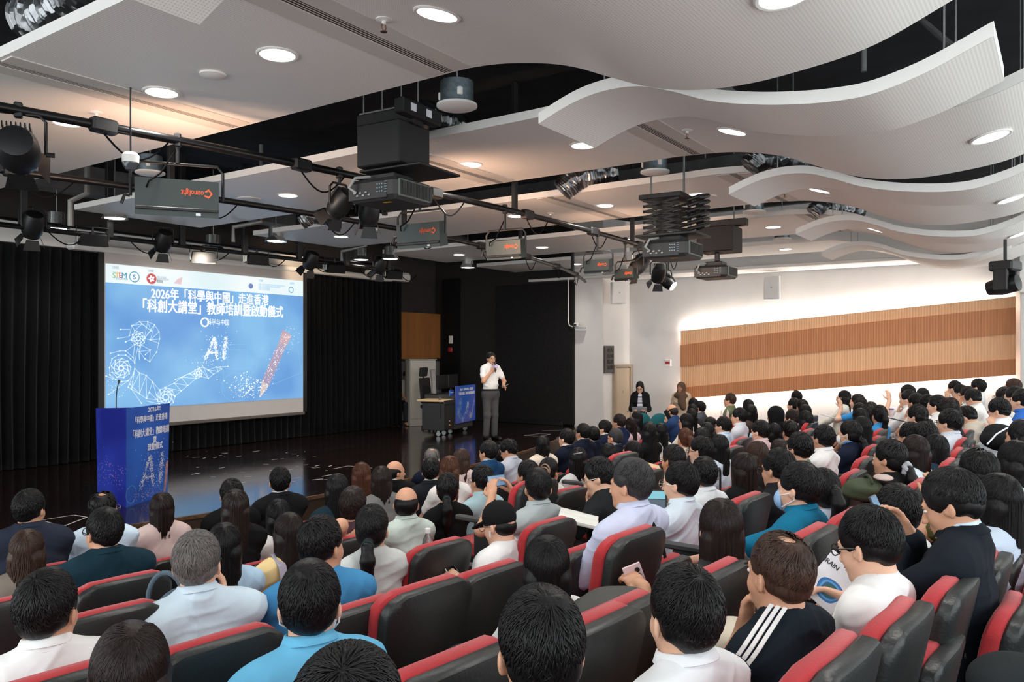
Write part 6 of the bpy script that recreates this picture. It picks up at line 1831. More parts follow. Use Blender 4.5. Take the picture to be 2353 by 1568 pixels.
A(930, 1120, r(3.75), -5, 'bald man in pale green striped shirt, seen from behind', 'bald', 'k', ('shirt', (202, 216, 208)), skin='b')
A(990, 1032, r(5.5), -8, 'man with grey thinning hair against the stage floor, beyond the black-suited man', 'thin', 'g', ('jacket', NV), glasses='metal')
A(988, 1056, r(4.6), -12, 'man with cropped black hair in dark suit and white collar, centre', 'short', 'k', ('jacket', (30, 32, 38), W_))
A(1030, 1051, r(4.4), -8, 'woman with long orange-brown hair and white top with chain strap', 'long', 'r', ('tee', (236, 232, 228)), female=True, hlen=.34)
A(1058, 1034, R1, -20, 'woman with short wavy brown hair in pale pink, front row centre', 'bob', 'n', ('jacket', (224, 202, 198)), female=True)
A(1025, 1091, r(3.55), -3, 'woman with black low ponytail and black top, third row', 'lowpony', 'k', ('tee', K_), female=True, extra='hairtie', hlen=.25)
A(1120, 1016, r(4.9), 50, 'man in blue jacket with light collar, looking towards the presenter', 'short', 'k', ('jacket', (28, 66, 104), (206, 222, 236)))
A(1147, 1026, r(5.2), 10, 'person in dark suit partly hidden behind the blue jacket', 'short', 'k', ('jacket', (32, 44, 60)))
A(1171, 1011, R1, 62, 'man with spectacles looking down in grey shirt, front row', 'short', 'k', ('shirt', (186, 192, 204)), glasses='dark', pitch=-18)
A(1245, 1003, R1, -8, 'woman with black bob and cream jacket, front row right of the presenter', 'bob', 'k', ('jacket', (226, 214, 198)), female=True)
A(1258, 1056, r(3.55), -28, 'woman with claw clip in her black hair and white tee', 'updo', 'k', ('tee', (238, 236, 226)), female=True, extra='claw')
A(1210, 1062, R3, 45, 'woman with tied black hair in front of the phone photographer', 'bun', 'k', ('tee', (54, 54, 58)), female=True)
A(1326, 1032, r(3.4), -4, 'woman with long black hair held by a silver clip, pale grey tee', 'longwave', 'k', ('tee', (198, 200, 202)), female=True, extra='clip', hlen=.33)
A(1105, 1074, R3, 38, 'man with spectacles in pale aqua polo', 'short', 'k', ('polo', (172, 204, 212)), glasses='dark')
A(1232, 1081, r(2.62), 12, 'man in grey polo holding up a phone to take a picture', 'fade', 'k', ('polo', (172, 182, 184)), arms='photo')
A(1152, 1158, R4, 50, 'man in black cap, white earbud and white tee using a phone', 'capped', 'k', ('tee', (240, 241, 242)), glasses='metal', pitch=-14, arms=(('w', 1056, 1338, 4.05), ('w', 1082, 1338, 4.12)), skin='a')
A(1250, 1239, 2.85, 4, 'woman with long straight black hair over a white tee, lower centre', 'long', 'k', ('tee', (238, 238, 238)), female=True, hlen=.33)
A(1447, 1061, 3.75, 60, 'big man with grey-flecked crew cut in lilac shirt with black bag strap', 'fade', 's', ('longshirt', (196, 202, 226)), extra='strap', broad=1.28, skin='b')
A(1385, 1056, R4, 78, 'young man with spectacles, chin on hand, in black tee over an open book', 'short', 'k', ('tee', (36, 38, 40)), glasses='metal', pitch=-16, arms=('fore', 'chin'), skin='a', face=True, lean=4)
A(1560, 1068, 4.55, 62, 'man with side-combed black hair and glasses in pale blue shirt beside a lit tablet', 'short', 'k', ('shirt', (214, 228, 240)), glasses='metal', skin='a', face=True)
A(1616, 1055, 5.3, 20, 'man with faded black hair in crisp white shirt, high collar', 'fade', 'k', ('shirt', (230, 234, 238)))
A(1608, 1007, 6.7, 60, 'man with dark spectacles and pale blue collar beyond the white shirt', 'short', 'k', ('shirt', (200, 218, 236)), glasses='dark', skin='a', face=True)
A(1650, 1002, 7.2, 10, 'woman with very long black hair and pale top behind an umbrella handle', 'long', 'k', ('tee', (196, 208, 220)), female=True, hlen=.42)
A(1544, 1026, 6.4, 45, 'woman with black hair in a low knot near an orange-edged booklet', 'bun', 'k', ('tee', (214, 206, 194)), female=True, glasses='dark')
A(1572, 987, 8.6, 28, 'woman with reddish tied hair and cream tee', 'pony', 'r', ('tee', (232, 220, 200)), female=True, hlen=.18)
A(1707, 1045, 5.5, 35, 'woman with long brown-black hair, black top and pearl chain', 'long', 'b', ('tee', K_), female=True, hlen=.36)
A(1737, 1017, 6.4, 25, 'woman with wavy brown hair and glasses behind the pearl chain', 'longwave', 'n', ('tee', (40, 38, 40)), female=True, glasses='metal')
A(1784, 1037, 4.75, 50, 'man with black hair in black shirt beside a drink bottle', 'short', 'k', ('shirt', (34, 36, 40)), glasses='dark')
A(1838, 1070, 3.65, 62, 'man in teal polo wearing a blue face mask and a watch', 'short', 'k', ('polo', (22, 108, 142)), mask=(150, 186, 222), skin='a', arms=('fore', 'lap'))
A(1885, 1083, 4.35, 30, 'woman with dark ponytail and pale grey-blue blouse behind the masked man', 'pony', 'k', ('tee', (192, 200, 214)), female=True, hlen=.3)
A(1648, 1153, 3.1, 12, 'woman with smooth dark bob in black floral blouse', 'bob', 'b', ('tee', 'floral'), female=True, arms=(('w', 1478, 1352, 3.05), 'lap'))
A(1570, 1315, 1.8, 28, 'young person with glossy layered black hair and white collar, bottom right of centre', 'short', 'k', ('shirt', (240, 243, 246)), skin='a')
A(1790, 1233, 2.3, 42, 'balding man in black top with white shoulder stripes', 'thin', 'n', ('tee', (24, 34, 42)), extra='stripes', arms=('chin', 'lap'), skin='b', broad=1.1, face=True)
A(2006, 1175, 2.55, 58, 'young man in white sweatshirt and black glasses reading a booklet', 'short', 'k', ('tee', (240, 240, 240)), glasses='dark', skin='a', pitch=-14, arms=(('w', 1926, 1388, 2.86), ('w', 1966, 1384, 2.74)), face=True)
A(2062, 1122, 2.95, 35, 'black-haired man in plain off-white polo behind the booklet reader', 'short', 'k', ('polo', (222, 224, 222)), broad=1.1)
A(2196, 1084, 2.85, 78, 'man in black suit with receding hair looking down at a phone', 'short', 'k', ('jacket', (24, 30, 38), (206, 224, 240)), pitch=-20, arms='raise', face=True, broad=1.08)
A(2292, 1095, 3.3, 40, 'woman with long straight black hair at the right edge behind the black suit', 'long', 'k', ('tee', (190, 204, 222)), female=True, hlen=.36)
A(2250, 1037, 3.75, 40, 'balding man with glasses pushed up, head bowed, right side', 'thin', 'k', ('shirt', (92, 92, 50)), pitch=-16, glasses='metal', arms='raise')
A(2328, 1018, 4.1, 45, 'woman with long dark hair and pale mint blouse at the right edge', 'long', 'k', ('tee', (190, 212, 208)), female=True, hlen=.3)
A(2047, 1016, 5.2, 62, 'woman with grey scrunchie in a low black ponytail, black coat', 'lowpony', 'k', ('long', (26, 26, 28)), female=True, extra='scrunchie', hlen=.25, face=True)
A(2103, 1004, 5.7, 35, 'woman with long straight dark hair and white sleeve beside the scrunchie', 'long', 'b', ('tee', (216, 230, 238)), female=True, hlen=.38)
A(2135, 973, 6.1, 62, 'person with thick black hair bent forward, glasses glinting', 'short', 'k', ('tee', (44, 48, 60)), pitch=-24, glasses='metal')
A(2150, 1002, 5.9, 30, 'woman with curly black hair in dark denim jacket', 'bob', 'k', ('jacket', (32, 52, 72)), female=True)
A(2182, 944, 6.9, 62, 'man with black spectacles in pale blue-white shirt on the right', 'short', 'k', ('shirt', (218, 226, 238)), glasses='dark', skin='a', face=True)
A(1889, 980, 6.9, 40, 'man with crew cut in white linen shirt, right of the olive shirt', 'fade', 'k', ('shirt', (236, 236, 236)))
A(1833, 998, 6.3, 48, 'man in olive green shirt with dark spectacles', 'short', 'k', ('tee', (92, 112, 98)), glasses='dark')
A(1788, 1014, 7.4, 30, 'dark-haired head beyond the black shirt man', 'short', 'b', ('tee', (50, 46, 48)), female=True)
A(1813, 970, 8.8, 25, 'dark head low behind the olive shirt', 'short', 'k', ('tee', (40, 40, 44)))
A(1778, 975, 9.3, 15, 'woman with very long black hair beside the pink shirt', 'long', 'k', ('tee', (60, 56, 60)), female=True, hlen=.38)
A(1745, 969, 8.7, 55, 'man in pink shirt with a pale blue face mask', 'short', 'k', ('shirt', (232, 204, 206)), mask=(170, 206, 226), skin='a')
# centre, beyond the middle
A(1300, 988, 9.75, 52, 'man with rimless spectacles in dark suit, first of the suits by the stage end', 'short', 'k', ('jacket', NV, W_), glasses='metal', face=True, skin='a')
A(1338, 976, 10.3, 45, 'taller man with full black hair in dark suit, second from the stage end', 'short', 'k', ('jacket', NV, W_), broad=1.1)
A(1361, 983, 10.9, 30, 'man in dark suit squeezed between two suited neighbours', 'short', 'k', ('jacket', NV, W_))
A(1387, 968, 11.4, 70, 'man with spectacles in navy suit, profile towards the stage', 'short', 'k', ('jacket', (26, 34, 58), W_), glasses='dark', face=True, skin='a')
A(1412, 986, 9.6, 48, 'man with crew cut, spectacles and blue collar in dark suit', 'buzz', 's', ('jacket', (28, 34, 44), (160, 196, 230)), glasses='dark')
A(1421, 954, 11.9, 55, 'man with swept brown-black hair in navy suit, farther back', 'short', 'b', ('jacket', (26, 40, 74)), broad=1.1)
A(1448, 961, 12.2, 20, 'woman with long dark hair in pale pink behind the swept-hair man', 'longwave', 'b', ('tee', (224, 196, 204)), female=True, hlen=.36)
A(1461, 948, 13.2, 60, 'woman with black bob and spectacles seated below the standing reader', 'bob', 'k', ('tee', (50, 46, 50)), female=True, glasses='dark', face=True)
A(1489, 972, 9.0, 22, 'woman with waist-long black hair, middle of the hall', 'long', 'k', ('tee', K_), female=True, hlen=.5)
A(1516, 975, 10.0, 12, 'woman with long dark hair and white top beside the waist-long hair', 'longwave', 'k', ('tee', (236, 232, 226)), female=True, hlen=.38)
A(1451, 1015, 7.75, 62, 'woman with long black hair, face turned to the left, middle rows', 'long', 'k', ('tee', (44, 42, 46)), female=True, hlen=.4, face=True)
A(1395, 1022, 7.3, 8, 'woman with smooth black hair in front of the crew-cut suit', 'long', 'k', ('tee', (40, 40, 44)), female=True, hlen=.3)
A(1574, 952, 11.6, 62, 'woman with dark bob and spectacles in the middle distance', 'bob', 'k', ('tee', (232, 226, 216)), female=True, glasses='dark', face=True)
A(1549, 930, 13.0, 55, 'balding man in blue suit leaning on a hand with a phone at his ear', 'bald', 'b', ('jacket', (38, 62, 104), (196, 216, 240)), pitch=-18, arms=('cheek', 'lap'), skin='b', lean=14)
A(1591, 917, 14.9, 45, 'dark head below the timber panel, nearest the headscarf', 'short', 'k', ('tee', (70, 70, 76)))
A(1607, 924, 14.3, 62, 'man with spectacles in grey jacket below the timber panel', 'short', 'k', ('jacket', (78, 84, 92), (214, 228, 236)), glasses='dark')
A(1589, 931, 13.0, 25, 'short black hair just behind the blue suit', 'short', 'k', ('tee', (48, 48, 52)))
A(1587, 941, 12.4, 15, 'long black hair behind the bob with spectacles', 'long', 'k', ('tee', (224, 214, 204)), female=True, hlen=.32)
A(1630, 961, 11.2, 10, 'dark-haired head left of the boy in blue shirt', 'short', 'k', ('tee', (46, 44, 48)))
A(1622, 973, 9.4, 12, 'woman with long dark hair, one row before the blue shirt boy', 'long', 'k', ('tee', (52, 48, 52)), female=True, hlen=.3)
A(1610, 985, 8.4, 8, 'woman with smooth dark hair just above the pale blue collar', 'long', 'k', ('tee', (48, 46, 50)), female=True, hlen=.3)
A(1660, 960, 10.2, 60, 'boy with spectacles in light blue shirt', 'short', 'k', ('shirt', (198, 220, 240)), glasses='dark', skin='a', face=True)
A(1697, 940, 10.7, 68, 'young man in pale shirt, profile, left of the black hood', 'short', 'k', ('longshirt', (216, 222, 232)), skin='a', face=True)
A(1676, 906, 13.8, 72, 'brown-haired man with spectacles in olive green shirt below the timber panel', 'short', 'n', ('tee', (104, 112, 84)), glasses='dark', skin='a', face=True)
A(1717, 919, 12.9, 30, 'woman with dark hair and pale clip right of the olive green shirt', 'longwave', 'k', ('tee', (64, 50, 50)), female=True, hlen=.34)
A(1723, 932, 11.8, 22, 'woman with long dark hair one place nearer than the pale clip', 'long', 'k', ('tee', (66, 54, 52)), female=True, hlen=.4)
A(1779, 938, 11.0, 60, 'person in black hooded jacket with the hood up', 'hoodup', 'k', ('hood', (20, 21, 24)))
# right-hand blocks
A(1828, 900, 14.4, 60, 'boy in face mask against the white wall, first of a line of heads', 'short', 'k', ('tee', (60, 60, 66)), mask=(190, 220, 214), skin='a')
A(1822, 917, 13.0, 60, 'boy with thin spectacles below the masked boy', 'short', 'k', ('tee', (56, 56, 62)), glasses='metal', skin='a')
A(1841, 920, 12.3, 28, 'dark round head third in the line below the masked boy', 'short', 'k', ('tee', (50, 50, 56)))
A(1847, 932, 11.0, 25, 'dark head with longer hair fourth in the line', 'bob', 'k', ('tee', (48, 48, 54)), female=True)
A(1822, 943, 10.2, 50, 'brown-haired young man looking down at his camera', 'short', 'b', ('tee', (44, 46, 50)), pitch=-15, arms='phone')
A(1848, 946, 9.6, 25, 'long dark hair with white collar at the row end', 'long', 'k', ('tee', (214, 216, 220)), female=True, hlen=.3)
A(1937, 899, 12.6, 82, 'young woman in white sweater reading a phone in the aisle seat', 'long', 'k', ('long', (236, 234, 222)), female=True, arms='phone', hlen=.22, skin='a', face=True, glasses='metal', trousers=(92, 116, 140))
A(1968, 907, 12.4, 70, 'student in bright blue top with hand raised to her brow', 'bob', 'b', ('tee', (62, 148, 214)), arms=('raise', 'lap'), female=True, skin='a')
A(1975, 916, 11.7, 35, 'dark head second in the blue-topped row', 'short', 'k', ('tee', (50, 132, 204)))
A(1972, 928, 10.9, 30, 'dark head third in the blue-topped row', 'long', 'k', ('tee', (50, 132, 204)), female=True, hlen=.28)
A(1998, 926, 10.4, 25, 'dark head with fringe at the back of the blue-topped row', 'lowpony', 'b', ('tee', (54, 140, 210)), female=True, hlen=.25)
A(1994, 934, 9.7, 28, 'dark head fourth in the blue-topped row', 'lowpony', 'k', ('tee', (54, 140, 210)), female=True, hlen=.28)
A(2018, 934, 9.4, 25, 'student with ponytail and blue top at the row end', 'pony', 'k', ('tee', (62, 148, 214)), female=True, hlen=.3)
A(1974, 941, 9.0, 30, 'long dark hair falling over a blue collar', 'long', 'k', ('tee', (58, 144, 212)), female=True, hlen=.36)
A(1977, 960, 7.9, 30, 'long dark hair and navy jacket in the blue-collared row', 'long', 'k', ('jacket', (24, 30, 48), (70, 150, 220)), female=True, hlen=.36)
A(1951, 970, 7.4, 62, 'girl in white face mask with ponytail and navy jacket over blue collar', 'lowpony', 'k', ('jacket', (26, 32, 52), (70, 150, 220)), mask=(236, 240, 242), female=True, skin='a', hlen=.27)
A(2083, 887, 11.2, 70, 'student with hand raised holding a pink cloth', 'short', 'k', ('shirt', W_), glasses='metal', arms=('raise', 'lap'), skin='a', face=True)
A(2085, 899, 10.4, 72, 'student in white shirt with fist at his mouth', 'short', 'k', ('longshirt', W_), arms=('chin', 'lap'), skin='a', face=True)
A(2117, 894, 11.7, 35, 'dark short hair behind the fist-at-mouth student', 'short', 'k', ('shirt', W_))
A(2102, 906, 9.8, 45, 'black-haired student with chin resting on hand', 'short', 'k', ('shirt', W_), arms=('chin', 'lap'))
A(2127, 910, 9.2, 40, 'black-haired student in white, left of the girl with tied hair', 'short', 'k', ('shirt', W_))
A(2151, 911, 9.0, 72, 'girl with tied black hair and white blouse in profile', 'pony', 'k', ('shirt', W_), female=True, skin='a', hlen=.2, face=True)
A(2107, 933, 7.9, 55, 'girl with a green clip in her dark hair and white shirt', 'lowpony', 'k', ('shirt', W_), female=True, skin='a', hlen=.2, pitch=-8, face=True)
A(2179, 916, 8.5, 30, 'woman with dark brown hair behind the spectacled white shirt', 'bob', 'b', ('tee', (216, 210, 204)), female=True)
A(2182, 930, 7.8, 35, 'dark hair right above the black spectacles man', 'bob', 'k', ('tee', (46, 44, 48)), female=True)
A(2088, 975, 6.8, 55, 'dark head with light spectacles behind the straight-haired woman', 'short', 'k', ('tee', (54, 52, 58)), glasses='metal')
A(2191, 877, 12.2, 60, 'student touching his face, second line from the back right', 'short', 'k', ('longshirt', W_), arms=('cheek', 'lap'), skin='a')
A(2204, 886, 11.4, 75, 'girl with glasses and tied hair, chin on hand, white blouse', 'pony', 'k', ('longshirt', W_), female=True, glasses='metal', arms=('chin', 'lap'), skin='a', hlen=.2, face=True)
A(2221, 891, 10.8, 45, 'dark head right of the chin-on-hand girl', 'short', 'k', ('shirt', W_), arms=('cheek', 'lap'))
A(2245, 873, 11.3, 70, 'tall student with glasses in white, top of the right block', 'short', 'k', ('shirt', W_), glasses='dark', skin='a', face=True)
A(2243, 895, 9.9, 62, 'student in white bowing his head, glasses on, right block', 'short', 'k', ('shirt', W_), glasses='dark', pitch=-30, skin='a', lean=6)
A(2230, 933, 8.5, 62, 'student in cream hooded jacket bent far forward', 'short', 'k', ('hood', (206, 198, 182)), pitch=-38, skin='a', lean=16)
A(2299, 918, 8.2, 66, 'student in white shirt leaning his cheek on his fist', 'short', 'k', ('longshirt', (234, 240, 246)), arms=('cheek', 'lap'), pitch=-18, skin='a', face=True)
A(2304, 893, 9.8, 62, 'student with round glasses, second from the right edge', 'short', 'k', ('shirt', W_), glasses='metal', skin='a', face=True)
A(2328, 891, 9.0, 66, 'student with dark spectacles and full black hair near the right edge', 'short', 'k', ('shirt', W_), glasses='dark', skin='a', face=True)
A(2345, 898, 8.2, 66, 'student with reddish cheeks in blue and white top at the right edge', 'short', 'k', ('polo', (50, 104, 190)), skin='a', face=True)
A(2325, 872, 11.2, 78, 'woman with long brown hair wearing a mask, highest at the right edge', 'long', 'n', ('tee', (70, 62, 64)), female=True, mask=(226, 228, 232), hlen=.28, skin='a')
A(2346, 968, 5.6, 60, 'person with curly black hair cut by the right edge', 'bob', 'k', ('jacket', (34, 34, 38)))

def floral():
    m = bpy.data.materials.new('floral_print'); m.use_nodes = True
    n = m.node_tree.nodes; l = m.node_tree.links; p = n['Principled BSDF']; p.inputs['Roughness'].default_value = .8
    tc = n.new('ShaderNodeTexCoord'); v = n.new('ShaderNodeTexVoronoi'); v.inputs['Scale'].default_value = 42; l.new(tc.outputs['Object'], v.inputs['Vector'])
    lt = n.new('ShaderNodeMath'); lt.operation = 'LESS_THAN'; lt.inputs[1].default_value = .36; l.new(v.outputs['Distance'], lt.inputs[0])
    rp = n.new('ShaderNodeValToRGB'); rp.color_ramp.interpolation = 'CONSTANT'
    for k, (q, c) in enumerate(((0, (26, 28, 34)), (.42, (196, 206, 208)), (.62, (226, 146, 112)), (.8, (96, 124, 150)))):
        e = rp.color_ramp.elements[k] if k < 2 else rp.color_ramp.elements.new(q); e.position = q; e.color = lin(c) + (1,)
    sp = n.new('ShaderNodeSeparateColor'); l.new(v.outputs['Color'], sp.inputs['Color']); l.new(sp.outputs['Red'], rp.inputs['Fac'])
    mx = n.new('ShaderNodeMix'); mx.data_type = 'RGBA'; mx.inputs['A'].default_value = lin((26, 28, 34)) + (1,)
    l.new(lt.outputs['Value'], mx.inputs['Factor']); l.new(rp.outputs['Color'], mx.inputs['B']); l.new(mx.outputs['Result'], p.inputs['Base Color'])
    return m
INFO = {}
SEAT_AT = []
# neighbours that would share one place move apart along their own lines of sight
DD = np.array([a[2] for a in AUD], float)
RX = np.array([ray(a[0])[:2] for a in AUD])
D0 = DD.copy()
for it in range(400):
    P2 = RX * DD[:, None]
    mv = np.zeros(len(DD))
    for i in range(len(DD)):
        dd = np.linalg.norm(P2 - P2[i], axis=1); dd[i] = 9
        for j in np.where(dd < .50)[0]:
            if DD[j] > DD[i] or (DD[j] == DD[i] and j > i): mv[j] += .012; mv[i] -= .008
    if not mv.any(): break
    DD = np.clip(DD + np.clip(mv, -.02, .02), D0 * .90, D0 * 1.14)
for i, (px, py, d, phi, label, hair, hc_, top, kw) in enumerate(AUD):
    d = float(DD[i])
    p = at(px, py, d)
    rr_ = ray(px); view = math.atan2(rr_[1], rr_[0])
    body = row_heading(p[0])
    look = view + math.radians(phi)
    rel = (look - body + math.pi) % (2 * math.pi) - math.pi
    lim = math.radians(75)
    body_h = body + (rel * .25 if abs(rel) < lim else rel - math.copysign(lim * .8, rel))
    fwd = np.array((math.cos(body_h), math.sin(body_h)))
    lean = kw.get('lean', -9.)
    off = .53 * math.sin(math.radians(lean)) + .02
    xy = p[:2] - fwd * off
    fl_ = floor_at(xy[0], xy[1])
    hh = min(max(p[2] - fl_, 1.22), 1.33)
    zf = p[2] - hh
    kw2 = dict(kw); kw2.pop('lean', None)
    if top[1] == 'floral': top = (top[0], floral())
    kw2.setdefault('trousers', ((40, 42, 50), (52, 50, 50), (34, 38, 56), (70, 68, 64))[i % 4])
    INFO[label] = person(xy[0], xy[1], zf, body_h, look, label, h=hh, hair=hair, hc=hc_, top=top, d=d, lean=lean, seed=i, **kw2)
    SEAT_AT.append((xy[0], xy[1], fl_, zf, label, d))
# a seat under each of them, then the empty ones the photograph shows
for (x, y, fl_, zf, label, d) in SEAT_AT:
    w = ' '.join(label.split(',')[0].split()[:9])
    seat(x, y, zf, 'red and black auditorium seat holding the ' + w, d < 6.5)
SEAT_TOP = .885
for px, py, d, lb in ((990, 1352, 2.85, 'empty seat with its whole black back showing, lower centre'), (828, 1402, 2.75, 'empty seat just right of the masked man, black back and red rim'),
                      (1140, 1313, 3.15, 'empty seat between the whole black back and the long black hair'), (1357, 1263, 3.75, 'empty seat in front of the lilac shirt man, right of the long black hair'),
                      (1470, 1229, 3.35, 'seat back close behind the lilac shirt man'), (882, 1290, 4.2, 'empty seat behind the ponytail woman in light grey'), (1021, 1253, 4.15, 'empty seat beside the hand with the water bottle'),
                      (512, 1478, 2.35, 'empty seat in the left foreground behind the pale blue shirt'), (160, 1561, 1.95, 'seat back at the bottom left edge behind the white shirt'), (250, 1414, 2.75, 'empty seat between the white shirt and the pale blue shirt'),
                      (290, 1336, 3.6, 'empty seat behind the dark teal jacket'), (8, 1478, 2.95, 'seat back at the left edge beside the raised hand'), (20, 1390, 2.9, 'seat back at the left edge behind the long brown hair'),
                      (1055, 1528, 1.75, 'seat back at the bottom edge left of the largest head'), (1383, 1432, 2.1, 'seat back right of the largest head, red top rim'), (1445, 1398, 2.3, 'seat with a red edge left of the layered black hair'),
                      (1945, 1512, 1.75, 'nearest of the seat backs stepping up at the lower right'), (2090, 1418, 2.15, 'second of the seat backs stepping up at the lower right'), (2208, 1345, 2.6, 'third of the seat backs stepping up at the lower right'),
                      (2295, 1290, 3.05, 'fourth of the seat backs stepping up at the lower right'), (2342, 1262, 3.5, 'last of the seat backs stepping up at the right edge'),
                      (1668, 1312, 2.75, 'empty seat between the floral blouse and the balding man'), (1885, 1225, 3.15, 'seat back behind the teal polo man'), (1968, 1186, 3.6, 'seat back between the teal polo and the black suit'),
                      (1735, 1145, 4.2, 'seat back beside the tea bottle'), (1275, 1203, 4.45, 'seat back behind the open book'), (1316, 1128, 5.6, 'seat back behind the white tee with the claw clip'),
                      (1972, 1088, 5.7, 'seat back nearest in the line ending by the scrunchie woman'), (1996, 1056, 6.5, 'seat back second in the line beside the blue-collared students'), (2014, 1028, 7.3, 'seat back third in the line beside the blue-collared students'),
                      (2024, 1007, 8.1, 'seat back fourth in the line beside the blue-collared students'), (2030, 990, 8.9, 'seat back farthest in the line beside the blue-collared students'),
                      (2128, 1112, 4.6, 'seat back just beyond the black suit, next to the long straight dark hair'), (2196, 1062, 5.5, 'seat back nearest in the line behind the pale blue-white shirt'), (2215, 1036, 6.2, 'seat back second in the line behind the pale blue-white shirt'), (2224, 1012, 7.0, 'seat back third in the line behind the pale blue-white shirt'), (2228, 993, 7.8, 'seat back farthest in the line behind the pale blue-white shirt'),
                      (1867, 1010, 8.0, 'seat back nearest in the short line left of the white linen shirt'), (1867, 990, 8.8, 'seat back second in the short line left of the white linen shirt'), (1868, 973, 9.6, 'seat back third in the short line left of the white linen shirt'), (1869, 958, 10.4, 'seat back farthest in the short line left of the white linen shirt'),
                      (1690, 1030, 7.6, 'seat back nearest in the pair below the pale shirt profile'), (1712, 1010, 8.3, 'seat back farther in the pair below the pale shirt profile'), (1440, 1045, 7.0, 'seat back between the two smooth black heads'), (1240, 1108, 5.3, 'seat back beside the phone photographer'),
                      (794, 1245, 4.6, 'seat back behind the maroon top'), (1495, 1086, 5.9, 'seat back left of the side-combed man')):
    p = at(px, py, d)
    hd_ = row_heading(p[0]); f2 = np.array((math.cos(hd_), math.sin(hd_))); xy = p[:2] + f2 * .27
    seat(xy[0], xy[1], p[2] - SEAT_TOP, 'auditorium ' + lb, True)
# ------------------------------------------------------------------ standing people and held things
def stand(px, py, d, zf, phi, phib, label, **kw):
    p = at(px, py, d); v = ray(px); view = math.atan2(v[1], v[0])
    look = view + math.radians(phi); body = view + math.radians(phib)
    INFO[label] = person(p[0], p[1], zf, body, look, label, seated=False, height=p[2] - zf - .012, d=min(d, 4.9), lean=kw.pop('lean', 0.), **kw)
    return INFO[label]
sp = stand(1127, 810, 15.55, STAGE_Z, 205, 212, 'man in white short-sleeved shirt and grey trousers speaking into a microphone on stage', hair='short', hc='k', top=('shirt', (236, 236, 236)), trousers=(74, 74, 76), skin='b', arms=('card', 'mic'), face='open', glasses='metal', tuck=True, group=None, seed=301)
wr_ = stand(1471, 876, 16.9, -2.36, 172, 178, 'woman in black blazer and striped top reading papers by the wall', hair='long', hc='k', top=('jacket', (26, 26, 28)), trousers=(30, 30, 32), skin='a', female=True, arms='paper', face=True, glasses='dark', pitch=-22, hlen=.36, group=None, seed=302, broad=.88)
wh_ = stand(1566, 877, 17.3, -2.36, 150, 165, 'woman in brown headscarf and beige jacket standing beside the timber panel', hair='hijab', top=('longshirt', (206, 186, 160)), trousers=(210, 204, 194), skin='c', female=True, arms='side', face=True, group=None, seed=303, length_top=.3)
sd_ = at(936, 862, 18.9)
INFO['b'] = person(sd_[0], sd_[1], STAGE_Z, row_heading(12) + math.pi * .8, row_heading(12) + math.pi * .8, 'person in white top seated in the shadow between the curtain and the cabinet', h=1.25, top=('tee', (220, 220, 220)), d=9, group=None)
hd_ = row_heading(12) + math.pi * .8
t = thing('stool', 'plain dark stool under the person between the curtain and the cabinet', 'stool', (sd_[0], sd_[1], STAGE_Z))
mb = MB(); mb.lathe((0, 0, 0), [(.18, .36), (.19, .38), (.19, .40), (.17, .41)], 20); part('seat', mb, M_black, t)
for k in range(4):
    a = k * math.pi / 2 + .78; mb = MB(); mb.tube([(.1 * math.cos(a), .1 * math.sin(a), .37), (.17 * math.cos(a), .17 * math.sin(a), 0)], .014, 8); part('leg', mb, M_black, t)

def wpt(info, q):                    # figure-local -> world
    o = info['o']; a = o.rotation_euler[2]; q = np.array(q, float)
    return np.array((o.location[0] + q[0] * math.cos(a) - q[1] * math.sin(a), o.location[1] + q[0] * math.sin(a) + q[1] * math.cos(a), o.location[2] + q[2]))
def wvec(info, q):
    a = info['o'].rotation_euler[2]; return np.array((q[0] * math.cos(a) - q[1] * math.sin(a), q[0] * math.sin(a) + q[1] * math.cos(a), q[2]))
def frame(zax, yhint):
    z = np.array(zax, float); z /= np.linalg.norm(z); y = np.array(yhint, float); y -= z * (y @ z); y /= np.linalg.norm(y); x = np.cross(y, z)
    return np.stack([x, y, z], 1)
def place(t, c, R):
    t.location = [float(v) for v in c]; t.rotation_euler = Matrix(R.tolist()).to_euler()

M_screen = glow_mat('phone_glow', (60, 110, 160), (150, 200, 230), .8)
def phone(c, R, label, body=(30, 40, 60), on=True, cams=False):
    t = thing('phone', label, 'phone'); place(t, c, R)
    mb = MB(); mb.bbox((0, 0, 0), (.074, .152, .009), .004); part('case', mb, cloth(body) if False else mat('phone_%02x%02x%02x' % body, body, .35), t)
    mb = MB(); mb.box((0, 0, .0049), (.066, .142, .0008)); part('display', mb, M_screen if on else mat('dark_glass', (14, 15, 17), .1), t)
    if cams:
        for y_ in (.05, .025):
            mb = MB(); mb.lathe((-.018, y_, -.0045), [(.010, 0), (.010, -.003), (.006, -.004), (.001, -.004)], 14); part('camera_lens', mb, M_black, t)
    return t
# microphone and cards in the presenter's hands
c = wpt(sp, sp['wri'][1] + np.array(sp['hd'][1]) * .075 + np.array((-.02, .03, 0)))
up_ = wvec(sp, (-.03, -.12, 1)); R = frame(up_, wvec(sp, (0, 1, 0)))
t = thing('handheld_microphone', 'black handheld microphone with a lilac card cube held by the presenter', 'microphone'); place(t, c, R); t.scale = (.85, .85, .85)
mb = MB(); mb.lathe((0, 0, 0), [(.012, -.09), (.014, -.06), (.018, .08), (.02, .09)], 16); part('handle', mb, M_black, t)
mb = MB(); mb.lathe((0, 0, .12), [(.018, -.03), (.027, -.005), (.027, .01), (.02, .03), (.001, .036)], 18); part('grille', mb, mat('mic_grille', (60, 60, 62), .5, metal=.6), t)
mb = MB(); mb.bbox((0, 0, .045), (.085, .085, .07), .003); part('card_cube', mb, mat('lilac_card', (196, 180, 226), .5, vary=.06), t, label='lilac card cube')
